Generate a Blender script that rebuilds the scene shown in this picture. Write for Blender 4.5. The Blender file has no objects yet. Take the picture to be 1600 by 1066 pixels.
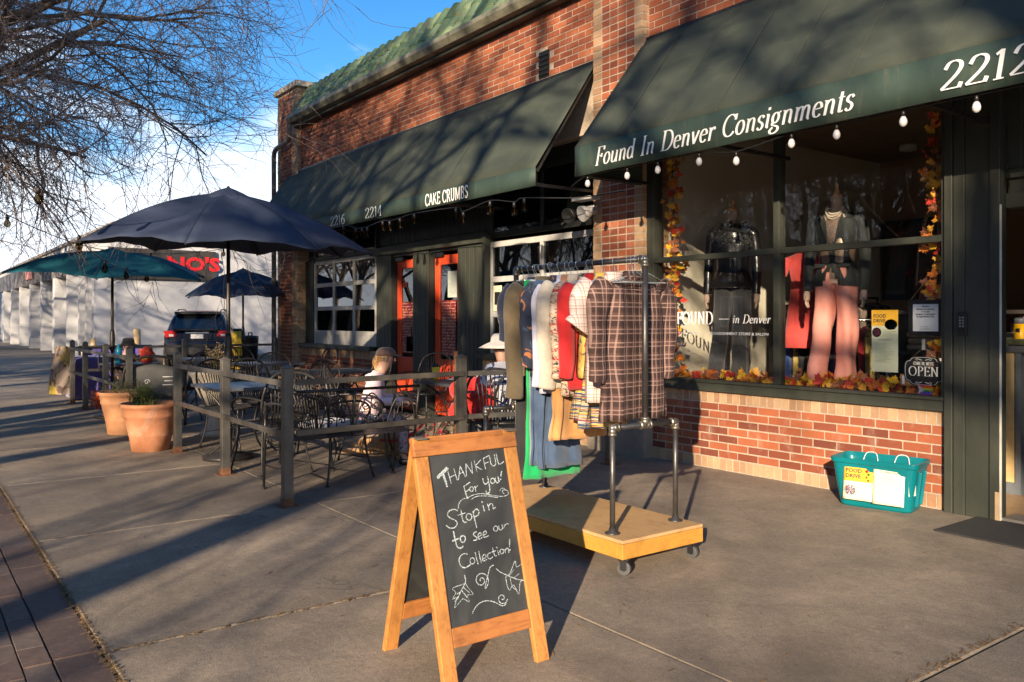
import bpy, bmesh, math, random
from mathutils import Vector, Matrix, noise
S = bpy.context.scene
C = S.collection
PI = math.pi
R = math.radians
rnd = random.Random(7)

# ------------------------------------------------------------------ camera
CAM_H, CAM_D, FPX = 1.35, 5.98, 1303.0        # eye height, distance to the facade, focal length in photo pixels
YAW = math.atan2(965, 1303)
DX, DY, RX, RY = -math.cos(YAW), math.sin(YAW), math.sin(YAW), math.cos(YAW)
cam = bpy.data.cameras.new('camera'); camo = bpy.data.objects.new('camera', cam); C.objects.link(camo)
cam.sensor_width = 36; cam.lens = 36*FPX/1600; cam.shift_y = -33/1600
cam.clip_start = .05; cam.clip_end = 3000
camo.location = (0, -CAM_D, CAM_H)
camo.rotation_euler = (PI/2, 0, math.atan2(DY, DX)-PI/2)
S.camera = camo

# ------------------------------------------------------------------ light
SUN_EL = R(15.5)
SUN = Vector((.615*math.cos(SUN_EL), -.788*math.cos(SUN_EL), math.sin(SUN_EL))).normalized()   # towards the sun
sl = bpy.data.lights.new('sun', 'SUN'); sl.energy = 5.0; sl.angle = R(.5); sl.color = (1, .80, .58)
so = bpy.data.objects.new('sun', sl); C.objects.link(so)
so.rotation_euler = SUN.to_track_quat('Z', 'Y').to_euler()
w = bpy.data.worlds.new('World'); S.world = w; w.use_nodes = True
nt = w.node_tree; N = nt.nodes; L = nt.links
bg = N['Background']; bg.inputs[1].default_value = .088
sky = N.new('ShaderNodeTexSky'); sky.sky_type = 'NISHITA'; sky.sun_disc = False
sky.sun_elevation = SUN_EL; sky.sun_rotation = math.atan2(SUN.x, SUN.y)
sky.altitude = 1600; sky.air_density = 1.0; sky.dust_density = .4; sky.ozone_density = 2.5
tc = N.new('ShaderNodeTexCoord')
sep = N.new('ShaderNodeSeparateXYZ'); L.new(tc.outputs['Generated'], sep.inputs[0])
mp = N.new('ShaderNodeMapping'); mp.inputs['Scale'].default_value = (1, 1, 2.6); mp.inputs['Location'].default_value = (.35, 1.2, 0)
L.new(tc.outputs['Generated'], mp.inputs[0])
nz = N.new('ShaderNodeTexNoise'); nz.inputs['Scale'].default_value = 3.2; nz.inputs['Detail'].default_value = 9; nz.inputs['Roughness'].default_value = .52
L.new(mp.outputs[0], nz.inputs['Vector'])
hz = N.new('ShaderNodeMapRange'); hz.inputs[1].default_value = .10; hz.inputs[2].default_value = .34; hz.inputs[3].default_value = .40; hz.inputs[4].default_value = -.16
L.new(sep.outputs[2], hz.inputs[0])
ad = N.new('ShaderNodeMath'); ad.operation = 'ADD'; L.new(nz.outputs['Fac'], ad.inputs[0]); L.new(hz.outputs[0], ad.inputs[1])
cl = N.new('ShaderNodeMapRange'); cl.interpolation_type = 'SMOOTHSTEP'; cl.inputs[1].default_value = .55; cl.inputs[2].default_value = .72
L.new(ad.outputs[0], cl.inputs[0])
mx = N.new('ShaderNodeMix'); mx.data_type = 'RGBA'
hs = N.new('ShaderNodeHueSaturation'); hs.inputs['Saturation'].default_value = 1.28; hs.inputs['Value'].default_value = 1.05
L.new(sky.outputs[0], hs.inputs['Color'])
L.new(cl.outputs[0], mx.inputs[0]); L.new(hs.outputs[0], mx.inputs[6]); mx.inputs[7].default_value = (5.9, 6.4, 7.1, 1)
L.new(mx.outputs[2], bg.inputs[0])
S.view_settings.view_transform = 'Standard'; S.view_settings.look = 'None'
S.view_settings.exposure = 1.32; S.view_settings.gamma = 1; S.view_settings.use_curve_mapping = False
S.render.engine = 'CYCLES'
S.cycles.max_bounces = 7; S.cycles.transparent_max_bounces = 16

# ------------------------------------------------------------------ survey: where a pixel of the photo meets a plane of the place
def ray(px, py):
    l = (px-800)/FPX
    return Vector((DX+RX*l, DY+RY*l, (500-py)/FPX))
def on_ground(px, py, z=0):
    r = ray(px, py); t = (z-CAM_H)/r.z; return Vector((r.x*t, r.y*t-CAM_D, z))
def on_front(px, py, y=0):
    r = ray(px, py); t = (y+CAM_D)/r.y; return Vector((r.x*t, y, CAM_H+r.z*t))

# ------------------------------------------------------------------ mesh helpers
class MB:
    def __init__(s): s.v = []; s.f = []; s.m = []; s.sm = []; s.mi = 0; s.smooth = False
    def face(s, idx): s.f.append(idx); s.m.append(s.mi); s.sm.append(s.smooth)
    def box(s, c, d, rot=None, taper=None):
        n = len(s.v); c = Vector(c)
        for k in range(8):
            p = Vector(((k & 1)-.5, ((k >> 1) & 1)-.5, ((k >> 2) & 1)-.5))
            q = Vector((p.x*d[0], p.y*d[1], p.z*d[2]))
            if taper and p.z > 0: q.x *= taper[0]; q.y *= taper[1]
            if rot: q = rot @ q
            s.v.append(c+q)
        for q in ((0, 2, 3, 1), (4, 5, 7, 6), (0, 1, 5, 4), (2, 6, 7, 3), (0, 4, 6, 2), (1, 3, 7, 5)): s.face([n+i for i in q])
        return s
    def b2(s, a, b):
        return s.box([(a[i]+b[i])/2 for i in range(3)], [abs(b[i]-a[i]) for i in range(3)])
    def bar(s, a, b, w, h=None, up=(0, 0, 1)):      # rectangular bar a->b, w across, h along up
        a = Vector(a); b = Vector(b); h = h or w; d = b-a
        z = d.normalized(); u = Vector(up)
        if abs(z.dot(u)) > .98: u = Vector((0, 1, 0)) if abs(z.y) < .9 else Vector((1, 0, 0))
        x = u.cross(z).normalized(); y = z.cross(x)
        return s.box((a+b)/2, (w, h, d.length), Matrix((x, y, z)).transposed())
    def tube(s, pts, r, n=8, cap=True, closed=False):
        pts = [Vector(p) for p in pts]; m = len(pts); rr = r if isinstance(r, (list, tuple)) else [r]*m
        base = len(s.v); prev = None; sm = s.smooth
        for i, p in enumerate(pts):
            if closed: t = (pts[(i+1) % m]-pts[i-1]).normalized()
            else: t = (pts[min(i+1, m-1)]-pts[max(i-1, 0)]).normalized()
            if prev is None:
                u = Vector((0, 0, 1)) if abs(t.z) < .9 else Vector((1, 0, 0)); x = t.cross(u).normalized()
            else: x = (prev-t*prev.dot(t)); x = x.normalized() if x.length > 1e-6 else t.orthogonal().normalized()
            prev = x; y = t.cross(x)
            for k in range(n):
                a = 2*PI*k/n; s.v.append(p+(x*math.cos(a)+y*math.sin(a))*rr[i])
        s.smooth = True
        for i in range(m if closed else m-1):
            j = (i+1) % m
            for k in range(n):
                k2 = (k+1) % n; s.face([base+i*n+k, base+i*n+k2, base+j*n+k2, base+j*n+k])
        s.smooth = sm
        if cap and not closed:
            s.face([base+k for k in range(n)][::-1]); s.face([base+(m-1)*n+k for k in range(n)])
        return s
    def lathe(s, prof, c=(0, 0, 0), n=24, sx=1, sy=1):
        base = len(s.v); sm = s.smooth; s.smooth = True
        for r, z in prof:
            for k in range(n):
                a = 2*PI*k/n; s.v.append(Vector((c[0]+r*sx*math.cos(a), c[1]+r*sy*math.sin(a), c[2]+z)))
        for i in range(len(prof)-1):
            for k in range(n):
                k2 = (k+1) % n; s.face([base+i*n+k, base+i*n+k2, base+(i+1)*n+k2, base+(i+1)*n+k])
        if prof[0][0] > 1e-4: s.face([base+k for k in range(n)][::-1])
        if prof[-1][0] > 1e-4: s.face([base+(len(prof)-1)*n+k for k in range(n)])
        s.smooth = sm; return s
    def poly(s, pts):
        n = len(s.v); s.v += [Vector(p) for p in pts]; s.face(list(range(n, n+len(pts)))); return s
    def prism(s, pts, off):                          # polygon extruded by off
        n = len(s.v); m = len(pts); off = Vector(off)
        s.v += [Vector(p) for p in pts]+[Vector(p)+off for p in pts]
        s.face(list(range(n, n+m))[::-1]); s.face(list(range(n+m, n+2*m)))
        for k in range(m): s.face([n+k, n+(k+1) % m, n+m+(k+1) % m, n+m+k])
        return s
    def grid(s, fn, nu, nv, closed_u=False):
        base = len(s.v); sm = s.smooth; s.smooth = True
        for j in range(nv+1):
            for i in range(nu if closed_u else nu+1): s.v.append(Vector(fn(i/nu, j/nv)))
        w_ = nu if closed_u else nu+1
        for j in range(nv):
            for i in range(nu):
                i2 = (i+1) % w_; s.face([base+j*w_+i, base+j*w_+i2, base+(j+1)*w_+i2, base+(j+1)*w_+i])
        s.smooth = sm; return s
    def mesh(s, name, mats):
        me = bpy.data.meshes.new(name); me.from_pydata([tuple(v) for v in s.v], [], s.f)
        for m in (mats if isinstance(mats, (list, tuple)) else [mats]): me.materials.append(m)
        me.polygons.foreach_set('material_index', s.m); me.polygons.foreach_set('use_smooth', s.sm)
        me.update(); return me
    def build(s, name, mats, parent=None, bevel=0, solid=0, subsurf=0):
        o = bpy.data.objects.new(name, s.mesh(name, mats)); C.objects.link(o)
        if parent: o.parent = parent
        if solid: m = o.modifiers.new('t', 'SOLIDIFY'); m.thickness = solid; m.offset = 0
        if bevel: m = o.modifiers.new('b', 'BEVEL'); m.width = bevel; m.segments = 2; m.limit_method = 'ANGLE'
        if subsurf: m = o.modifiers.new('s', 'SUBSURF'); m.levels = m.render_levels = subsurf
        return o
def tag(o, label=None, cat=None, group=None, kind=None):
    if label: o['label'] = label
    if cat: o['category'] = cat
    if group: o['group'] = group
    if kind: o['kind'] = kind
    return o
def thing(name, label=None, cat=None, loc=(0, 0, 0), rz=0, group=None, kind=None, parent=None):
    o = bpy.data.objects.new(name, None); C.objects.link(o); o.location = loc; o.rotation_euler.z = rz
    o.empty_display_size = .1
    if parent: o.parent = parent
    return tag(o, label, cat, group, kind)
def inst(name, me, parent=None, loc=(0, 0, 0), rot=(0, 0, 0), scale=(1, 1, 1)):
    o = bpy.data.objects.new(name, me); C.objects.link(o); o.location = loc; o.rotation_euler = rot; o.scale = scale
    if parent: o.parent = parent
    return o
def kids(o): return [c for c in bpy.data.objects if c.parent == o]
def dup(o, loc=None, rz=None, label=None, parent=None):
    c = o.copy(); C.objects.link(c)
    if parent: c.parent = parent
    if loc is not None: c.location = loc
    if rz is not None: c.rotation_euler.z = rz
    if label: c['label'] = label
    for ch in kids(o): dup(ch, parent=c)
    return c
def smooth_pts(p, k=5):
    p = [Vector(q) for q in p]; out = []
    for i in range(len(p)-1):
        a = p[max(i-1, 0)]; b = p[i]; c = p[i+1]; d = p[min(i+2, len(p)-1)]
        for j in range(k):
            t = j/k; out.append(.5*((2*b)+(c-a)*t+(2*a-5*b+4*c-d)*t*t+(3*b-a-3*c+d)*t**3))
    return out+[p[-1]]

# ------------------------------------------------------------------ materials
class NT:
    def __init__(s, name):
        s.m = bpy.data.materials.new(name); s.m.use_nodes = True; s.t = s.m.node_tree
        s.b = s.t.nodes['Principled BSDF']; s.out = s.t.nodes['Material Output']
    def n(s, typ, **k):
        x = s.t.nodes.new('ShaderNode'+typ)
        for a, v in k.items():
            if a.startswith('i_'): x.inputs[a[2:].replace('_', ' ')].default_value = v
            else: setattr(x, a, v)
        return x
    def l(s, a, b): s.t.links.new(a, b)
    def ramp(s, fac, stops):
        r = s.n('ValToRGB'); s.l(fac, r.inputs[0]); e = r.color_ramp.elements
        while len(e) < len(stops): e.new(.5)
        for i, (p, c) in enumerate(stops): e[i].position = p; e[i].color = (*c, 1) if len(c) == 3 else c
        return r.outputs[0]
    def mix(s, f, a, b, blend='MIX'):
        x = s.n('Mix', data_type='RGBA', blend_type=blend)
        for i, v in ((0, f), (6, a), (7, b)):
            if hasattr(v, 'is_linked'): s.l(v, x.inputs[i])
            else: x.inputs[i].default_value = v if i == 0 else ((*v, 1) if len(v) == 3 else v)
        return x.outputs[2]
    def math(s, op, a, b=0, c=0):
        x = s.n('Math', operation=op)
        for i, v in enumerate((a, b, c)):
            if hasattr(v, 'is_linked'): s.l(v, x.inputs[i])
            else: x.inputs[i].default_value = v
        return x.outputs[0]
    def noise(s, scale, detail=4, rough=.55, vec=None, dist=0):
        x = s.n('TexNoise'); x.inputs['Scale'].default_value = scale; x.inputs['Detail'].default_value = detail
        x.inputs['Roughness'].default_value = rough; x.inputs['Distortion'].default_value = dist
        if vec is None: vec = s.obj()
        s.l(vec, x.inputs['Vector']); return x.outputs['Fac']
    def obj(s, scale=None):
        if not hasattr(s, '_c'): s._c = s.n('TexCoord')
        if scale is None: return s._c.outputs['Object']
        m = s.n('Mapping'); m.inputs['Scale'].default_value = scale; s.l(s._c.outputs['Object'], m.inputs[0]); return m.outputs[0]
    def world(s, scale=(1, 1, 1)):
        g = s.n('NewGeometry'); m = s.n('Mapping'); m.inputs['Scale'].default_value = scale; s.l(g.outputs['Position'], m.inputs[0]); return m.outputs[0]
    def xyz(s, vec=None):
        x = s.n('SeparateXYZ'); s.l(vec or s.obj(), x.inputs[0]); return x.outputs
    def bump(s, h, strength=.3, dist=.01):
        x = s.n('Bump'); x.inputs['Strength'].default_value = strength; x.inputs['Distance'].default_value = dist
        s.l(h, x.inputs['Height']); s.l(x.outputs[0], s.b.inputs['Normal'])
    def col(s, c):
        if hasattr(c, 'is_linked'): s.l(c, s.b.inputs['Base Color'])
        else: s.b.inputs['Base Color'].default_value = (*c, 1)
    def p(s, **k):
        for a, v in k.items():
            i = s.b.inputs[a.replace('_', ' ')]
            if hasattr(v, 'is_linked'): s.l(v, i)
            else: i.default_value = v
MATS = {}
def simple(name, c, rough=.6, metal=0, var=.18, scale=6, bump=0, bscale=60, spec=.5, c2=None):
    if name in MATS: return MATS[name]
    t = NT(name); f = t.noise(scale, 5, .6, t.world())
    d = tuple(x*(1-var) for x in c); u = c2 or tuple(min(1, x*(1+var)) for x in c)
    t.col(t.ramp(f, [(.3, d), (.7, u)])); t.p(Roughness=rough, Metallic=metal); t.b.inputs['Specular IOR Level'].default_value = spec
    if bump: t.bump(t.noise(bscale, 3, .6, t.world()), bump, .004)
    MATS[name] = t.m; return t.m
def glass(name, tint=(.93, .95, .95), boost=1.0, rough=0.0):
    t = NT(name); tr = t.n('BsdfTransparent'); tr.inputs[0].default_value = (*tint, 1)
    g = t.n('BsdfGlossy'); g.inputs['Roughness'].default_value = rough
    f = t.n('Fresnel'); f.inputs['IOR'].default_value = 1.6
    m = t.n('MixShader'); gm = t.n('NewGeometry'); t.l(t.math('MULTIPLY', t.math('MULTIPLY', f.outputs[0], boost), t.math('SUBTRACT', 1, gm.outputs['Backfacing'])), m.inputs[0]); t.l(tr.outputs[0], m.inputs[1]); t.l(g.outputs[0], m.inputs[2])
    t.l(m.outputs[0], t.out.inputs['Surface']); return t.m
M_glass = glass('window_glass', (.95, .96, .96), 1.0)
M_gdark = glass('tinted_glass', (.50, .53, .55), 1.7)

def brick_mat(name, stops):
    t = NT(name); oi = t.n('ObjectInfo'); g = t.n('NewGeometry')
    r = t.math('FRACT', t.math('ADD', oi.outputs['Random'], g.outputs['Random Per Island']))
    c = t.ramp(r, stops); f = t.noise(40, 5, .7, t.world())
    c = t.mix(t.math('MULTIPLY', f, .45), c, (.10, .035, .02)); d = t.noise(7, 5, .65, t.world((1, 1, .6)))
    c = t.mix(t.ramp(d, [(.55, (0, 0, 0)), (.8, (.45, .45, .45))]), c, (.42, .33, .27))
    t.col(c); t.p(Roughness=.88); t.bump(t.noise(160, 4, .7, t.world()), .6, .004); return t.m
M_brick = brick_mat('red_brick', [(0, (.16, .040, .021)), (.25, (.27, .068, .029)), (.5, (.35, .095, .039)), (.8, (.43, .128, .050)), (1, (.22, .055, .030))])
M_buff = brick_mat('buff_brick', [(0, (.34, .20, .11)), (.4, (.46, .30, .17)), (.7, (.54, .37, .21)), (1, (.40, .22, .12))])
t = NT('mortar'); f = t.noise(25, 6, .7, t.world()); t.col(t.ramp(f, [(.3, (.32, .25, .185)), (.7, (.50, .41, .31))])); t.p(Roughness=.95); t.bump(t.noise(120, 4, .7, t.world()), .7, .004); M_mortar = t.m

def concrete(name, a, b, stain):
    t = NT(name); wv = t.world(); oi = t.n('ObjectInfo')
    f = t.noise(1.1, 8, .6, wv, .6); c = t.ramp(f, [(.3, a), (.7, b)])
    g = t.noise(28, 8, .8, wv); c = t.mix(.75, c, t.ramp(g, [(.3, (.42, .42, .42)), (.7, (.78, .77, .75))]), 'OVERLAY')
    v = t.n('TexVoronoi'); v.inputs['Scale'].default_value = 34; t.l(wv, v.inputs['Vector'])
    dots = t.math('LESS_THAN', v.outputs['Distance'], .13); c = t.mix(t.math('MULTIPLY', dots, .5), c, stain)
    v2 = t.n('TexVoronoi'); v2.inputs['Scale'].default_value = 130; t.l(wv, v2.inputs['Vector'])
    ag = t.ramp(v2.outputs['Distance'], [(.1, (1, 1, 1)), (.5, (0, 0, 0))]); c = t.mix(.26, c, ag, 'SOFT_LIGHT')
    sp = t.noise(210, 3, .7, wv); c = t.mix(1, c, t.ramp(sp, [(.36, (.55,)*3), (.5, (1, 1, 1)), (.64, (1.0,)*3)]), 'MULTIPLY'); sp2 = t.noise(340, 2, .7, wv); c = t.mix(t.ramp(sp2, [(.60, (0, 0, 0)), (.68, (.5,)*3)]), c, (.42, .36, .28)); m5 = t.noise(5.5, 6, .7, wv, .8); c = t.mix(.5, c, t.ramp(m5, [(.35, (.36,)*3), (.65, (.64, .63, .61))]), 'OVERLAY')
    v6 = t.n('TexVoronoi'); v6.inputs['Scale'].default_value = 2.6; t.l(wv, v6.inputs['Vector']); c = t.mix(t.ramp(v6.outputs['Distance'], [(.035, (.42,)*3), (.06, (0, 0, 0))]), c, (.05, .045, .04))
    s = t.noise(.5, 5, .5, t.world((1, 1.6, 1)), 1.2); c = t.mix(t.ramp(s, [(.5, (0, 0, 0)), (.72, (.6, .6, .6))]), c, stain)
    v3 = t.n('TexVoronoi', feature='DISTANCE_TO_EDGE'); v3.inputs['Scale'].default_value = .42
    wob = t.n('VectorMath', operation='ADD'); nn = t.n('TexNoise'); nn.inputs['Scale'].default_value = 3; t.l(wv, nn.inputs['Vector'])
    sc = t.n('VectorMath', operation='SCALE'); sc.inputs['Scale'].default_value = .35; t.l(nn.outputs['Color'], sc.inputs[0]); t.l(wv, wob.inputs[0]); t.l(sc.outputs[0], wob.inputs[1]); t.l(wob.outputs[0], v3.inputs['Vector'])
    c = t.mix(t.math('MULTIPLY', t.math('LESS_THAN', v3.outputs['Distance'], .0016), t.math('MULTIPLY', t.math('GREATER_THAN', s, .56), .4)), c, (.07, .05, .035))
    c = t.mix(t.math('MULTIPLY', oi.outputs['Random'], .32), c, stain)
    t.col(c); t.p(Roughness=.86)
    t.bump(t.math('ADD', t.noise(150, 6, .8, wv), t.math('MULTIPLY', g, 1.2)), .8, .006); return t.m
M_conc = concrete('concrete', (.215, .180, .138), (.360, .300, .230), (.105, .085, .066))
M_asph = concrete('asphalt', (.045, .045, .047), (.065, .064, .064), (.03, .03, .03))
t = NT('paver_brick'); oi = t.n('ObjectInfo'); c = t.ramp(oi.outputs['Random'], [(0, (.080, .055, .048)), (.5, (.115, .080, .068)), (1, (.125, .100, .085))])
g = t.noise(30, 6, .7, t.world()); c = t.mix(.6, c, t.ramp(g, [(.3, (.3, .3, .3)), (.75, (.85, .8, .75))]), 'OVERLAY'); t.col(c); t.p(Roughness=.9); t.bump(t.noise(140, 5, .75, t.world()), .7, .004); M_paver = t.m
M_joint = simple('joint_dirt', (.11, .078, .045), .95, var=.5, scale=20, bump=.6)
M_soil = simple('soil', (.06, .04, .025), .95, var=.4, scale=20, bump=.8)

def wood(name, a, b, scale=(18, 18, 1.6), rough=.5, knots=True):
    t = NT(name); v = t.obj(scale); f = t.noise(3, 6, .6, v, 1.5); c = t.ramp(f, [(.25, a), (.5, b), (.75, tuple(x*.85 for x in b))])
    if knots:
        k = t.n('TexVoronoi'); k.inputs['Scale'].default_value = 5; t.l(t.obj((1, 1.3, 1)), k.inputs['Vector'])
        c = t.mix(t.ramp(k.outputs['Distance'], [(.03, (.8, .8, .8)), (.09, (0, 0, 0))]), c, (.10, .035, .012))
    d = t.noise(9, 5, .7, t.obj()); c = t.mix(t.ramp(d, [(.5, (0, 0, 0)), (.75, (.5, .5, .5))]), c, tuple(x*.5 for x in a))
    t.col(c); t.p(Roughness=rough); t.bump(f, .25, .003); return t.m
M_sign = wood('varnished_pine', (.24, .085, .022), (.44, .195, .048))
M_signx = wood('varnished_pine_rail', (.21, .07, .02), (.36, .14, .038), (18, 1.6, 18))
M_deck = wood('plywood_deck', (.42, .24, .10), (.56, .35, .16), (1.4, 16, 16), .6, False)
M_deckside = wood('yellow_pine_board', (.40, .18, .03), (.54, .27, .045), (2, 2, 22), .5)
t = NT('chalkboard'); f = t.noise(4, 6, .6, t.obj((1, 1, .6)), 1.5); t.col(t.ramp(f, [(.35, (.022, .023, .023)), (.62, (.045, .047, .045)), (.8, (.085, .088, .082))])); t.p(Roughness=t.ramp(f, [(.3, (.38,)*3), (.7, (.5,)*3)])); M_board = t.m
t = NT('chalk'); f = t.noise(260, 2, .7, t.obj()); al = t.ramp(f, [(.38, (.12,)*3), (.60, (1, 1, 1))]); t.col((.46, .54, .56)); t.p(Roughness=1, Alpha=al); M_chalk = t.m

t = NT('awning_canvas'); wv = t.world(); f = t.noise(2.2, 6, .6, wv, .8); c = t.ramp(f, [(.3, (.030, .040, .030)), (.7, (.050, .062, .045))])
g = t.noise(9, 5, .65, t.world((.6, 1, 2))); c = t.mix(t.ramp(g, [(.6, (0, 0, 0)), (.82, (.35,)*3)]), c, (.12, .13, .09)); t.col(c); t.p(Roughness=.8)
t.bump(t.math('ADD', t.noise(2.5, 3, .5, t.world((1, 1, .3))), t.math('MULTIPLY', t.noise(300, 2, .5, wv), .1)), .5, .02); M_awn = t.m
t = NT('valance_canvas'); wv = t.world(); f = t.noise(3, 6, .6, wv, .8); c = t.ramp(f, [(.3, (.022, .042, .033)), (.7, (.035, .062, .048))])
g = t.noise(14, 6, .7, t.world((1, 1, .15))); c = t.mix(t.ramp(g, [(.55, (0, 0, 0)), (.8, (.5,)*3)]), c, (.16, .14, .09)); t.col(c); t.p(Roughness=.7); M_val = t.m
def paintwork(name, a, b, chips=True):
    t = NT(name); wv = t.world((1, 1, .35)); f = t.noise(6, 6, .6, wv, .5); c = t.ramp(f, [(.3, a), (.7, b)])
    if chips:
        g = t.noise(22, 8, .75, t.world((1, 1, .6))); c = t.mix(t.ramp(g, [(.70, (0, 0, 0)), (.76, (.8,)*3)]), c, (.30, .25, .17))
    t.col(c); t.p(Roughness=.55); t.bump(t.noise(40, 5, .6, t.world((1, 1, .1))), .15, .003); return t.m
M_green = paintwork('dark_green_paint', (.027, .031, .024), (.046, .050, .037))
M_greend = paintwork('charcoal_green_paint', (.020, .024, .021), (.036, .040, .033))
M_alu = paintwork('weathered_aluminium', (.33, .33, .32), (.48, .47, .44))
M_red = paintwork('red_door_paint', (.62, .06, .018), (.78, .09, .025), False)
M_iron = simple('black_iron', (.035, .033, .032), .42, .4, .4, 30, .3)
M_rail = simple('weathered_steel', (.115, .112, .10), .42, .55, .3, 5, .12, c2=(.19, .175, .15))
M_rust = simple('rusty_steel', (.17, .075, .035), .8, .1, .5, 25, .4)
M_pipe = simple('galvanised_pipe', (.115, .11, .105), .42, .75, .3, 20)
M_fit = simple('pipe_fitting', (.30, .27, .22), .4, .8, .3, 20)
M_rubber = simple('black_rubber', (.02, .02, .02), .7)
M_wheel = simple('grey_wheel', (.07, .07, .07), .5)
M_black = simple('black_plastic', (.015, .015, .016), .4)
M_wood_dark = simple('bark', (.115, .085, .062), .9, var=.4, scale=8, bump=.9, bscale=30, c2=(.23, .18, .135))
M_terra = simple('terracotta', (.50, .19, .085), .8, var=.16, scale=5, bump=.3, c2=(.62, .28, .14))
t = NT('terracotta_stained'); f = t.noise(5, 5, .6, t.world()); c = t.ramp(f, [(.3, (.46, .17, .075)), (.7, (.62, .28, .14))]); q_ = t.noise(2.2, 7, .7, t.world((1, 1, 1.8)), 1.0); c = t.mix(t.ramp(q_, [(.5, (0, 0, 0)), (.7, (.55,)*3)]), c, (.62, .47, .36)); q_ = t.noise(9, 6, .75, t.world((1, 1, .5))); c = t.mix(t.ramp(q_, [(.58, (0, 0, 0)), (.72, (.5,)*3)]), c, (.22, .10, .06)); t.col(c); t.p(Roughness=.85); t.bump(t.noise(50, 5, .7, t.world()), .35, .004); M_terra = t.m
M_white = simple('white_paint', (.78, .77, .74), .7, var=.05, scale=1)
M_cream = simple('cream_wall', (.72, .66, .52), .8, var=.05, scale=3)
M_letter = simple('white_lettering', (.80, .80, .77), .6, var=.04)
M_skin = simple('skin', (.48, .27, .19), .5, var=.06)
M_rope = simple('twine', (.42, .30, .16), .9)

def cloth(name, a, b=None, rough=.9, scale=14, bs=.35, sheen=.3):
    if name in MATS: return MATS[name]
    t = NT(name); b = b or tuple(min(1, x*1.2) for x in a); f = t.noise(scale, 5, .6, t.obj()); t.col(t.ramp(f, [(.3, a), (.7, b)])); t.p(Roughness=rough)
    t.b.inputs['Sheen Weight'].default_value = sheen
    t.bump(t.math('ADD', t.noise(400, 2, .5, t.obj()), t.math('MULTIPLY', t.noise(12, 4, .5, t.obj((1, 1, .3))), .8)), bs, .006); MATS[name] = t.m; return t.m
def plaid(name, base, dark, light, size=.075):
    t = NT(name); x = t.xyz(); c = base
    def band(sock, off, lo): return t.math('LESS_THAN', t.math('FRACT', t.math('ADD', t.math('MULTIPLY', sock, 1/size), off)), lo)
    hb = band(x[2], 0, .42); vb = band(x[1], .2, .42)
    c = t.mix(t.math('MULTIPLY', hb, .6), base, dark); c = t.mix(t.math('MULTIPLY', vb, .6), c, dark)
    for sck, off in ((x[2], .6), (x[1], .8), (x[2], .28), (x[1], .48)):
        c = t.mix(t.math('MULTIPLY', band(sck, off, .085), .58), c, light)
    t.col(c); t.p(Roughness=.9); t.bump(t.noise(300, 2, .5, t.obj()), .2, .004); return t.m
def pattern(name, base, spots, scale=16, sx=(1, 1, 1), th=.56):
    t = NT(name); c = base
    for i, s_ in enumerate(spots):
        v = t.n('Mapping'); v.inputs['Scale'].default_value = sx; v.inputs['Location'].default_value = (i*3.3, i*7.1, i*2.7); t.l(t.obj(), v.inputs[0])
        f = t.noise(scale*(1+.25*i), 3, .6, v.outputs[0], 1.2); c = t.mix(t.ramp(f, [(th, (0, 0, 0)), (th+.025, (1, 1, 1))]), c, s_)
    t.col(c); t.p(Roughness=.85); t.bump(t.noise(300, 2, .5, t.obj()), .2, .004); return t.m

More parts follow.
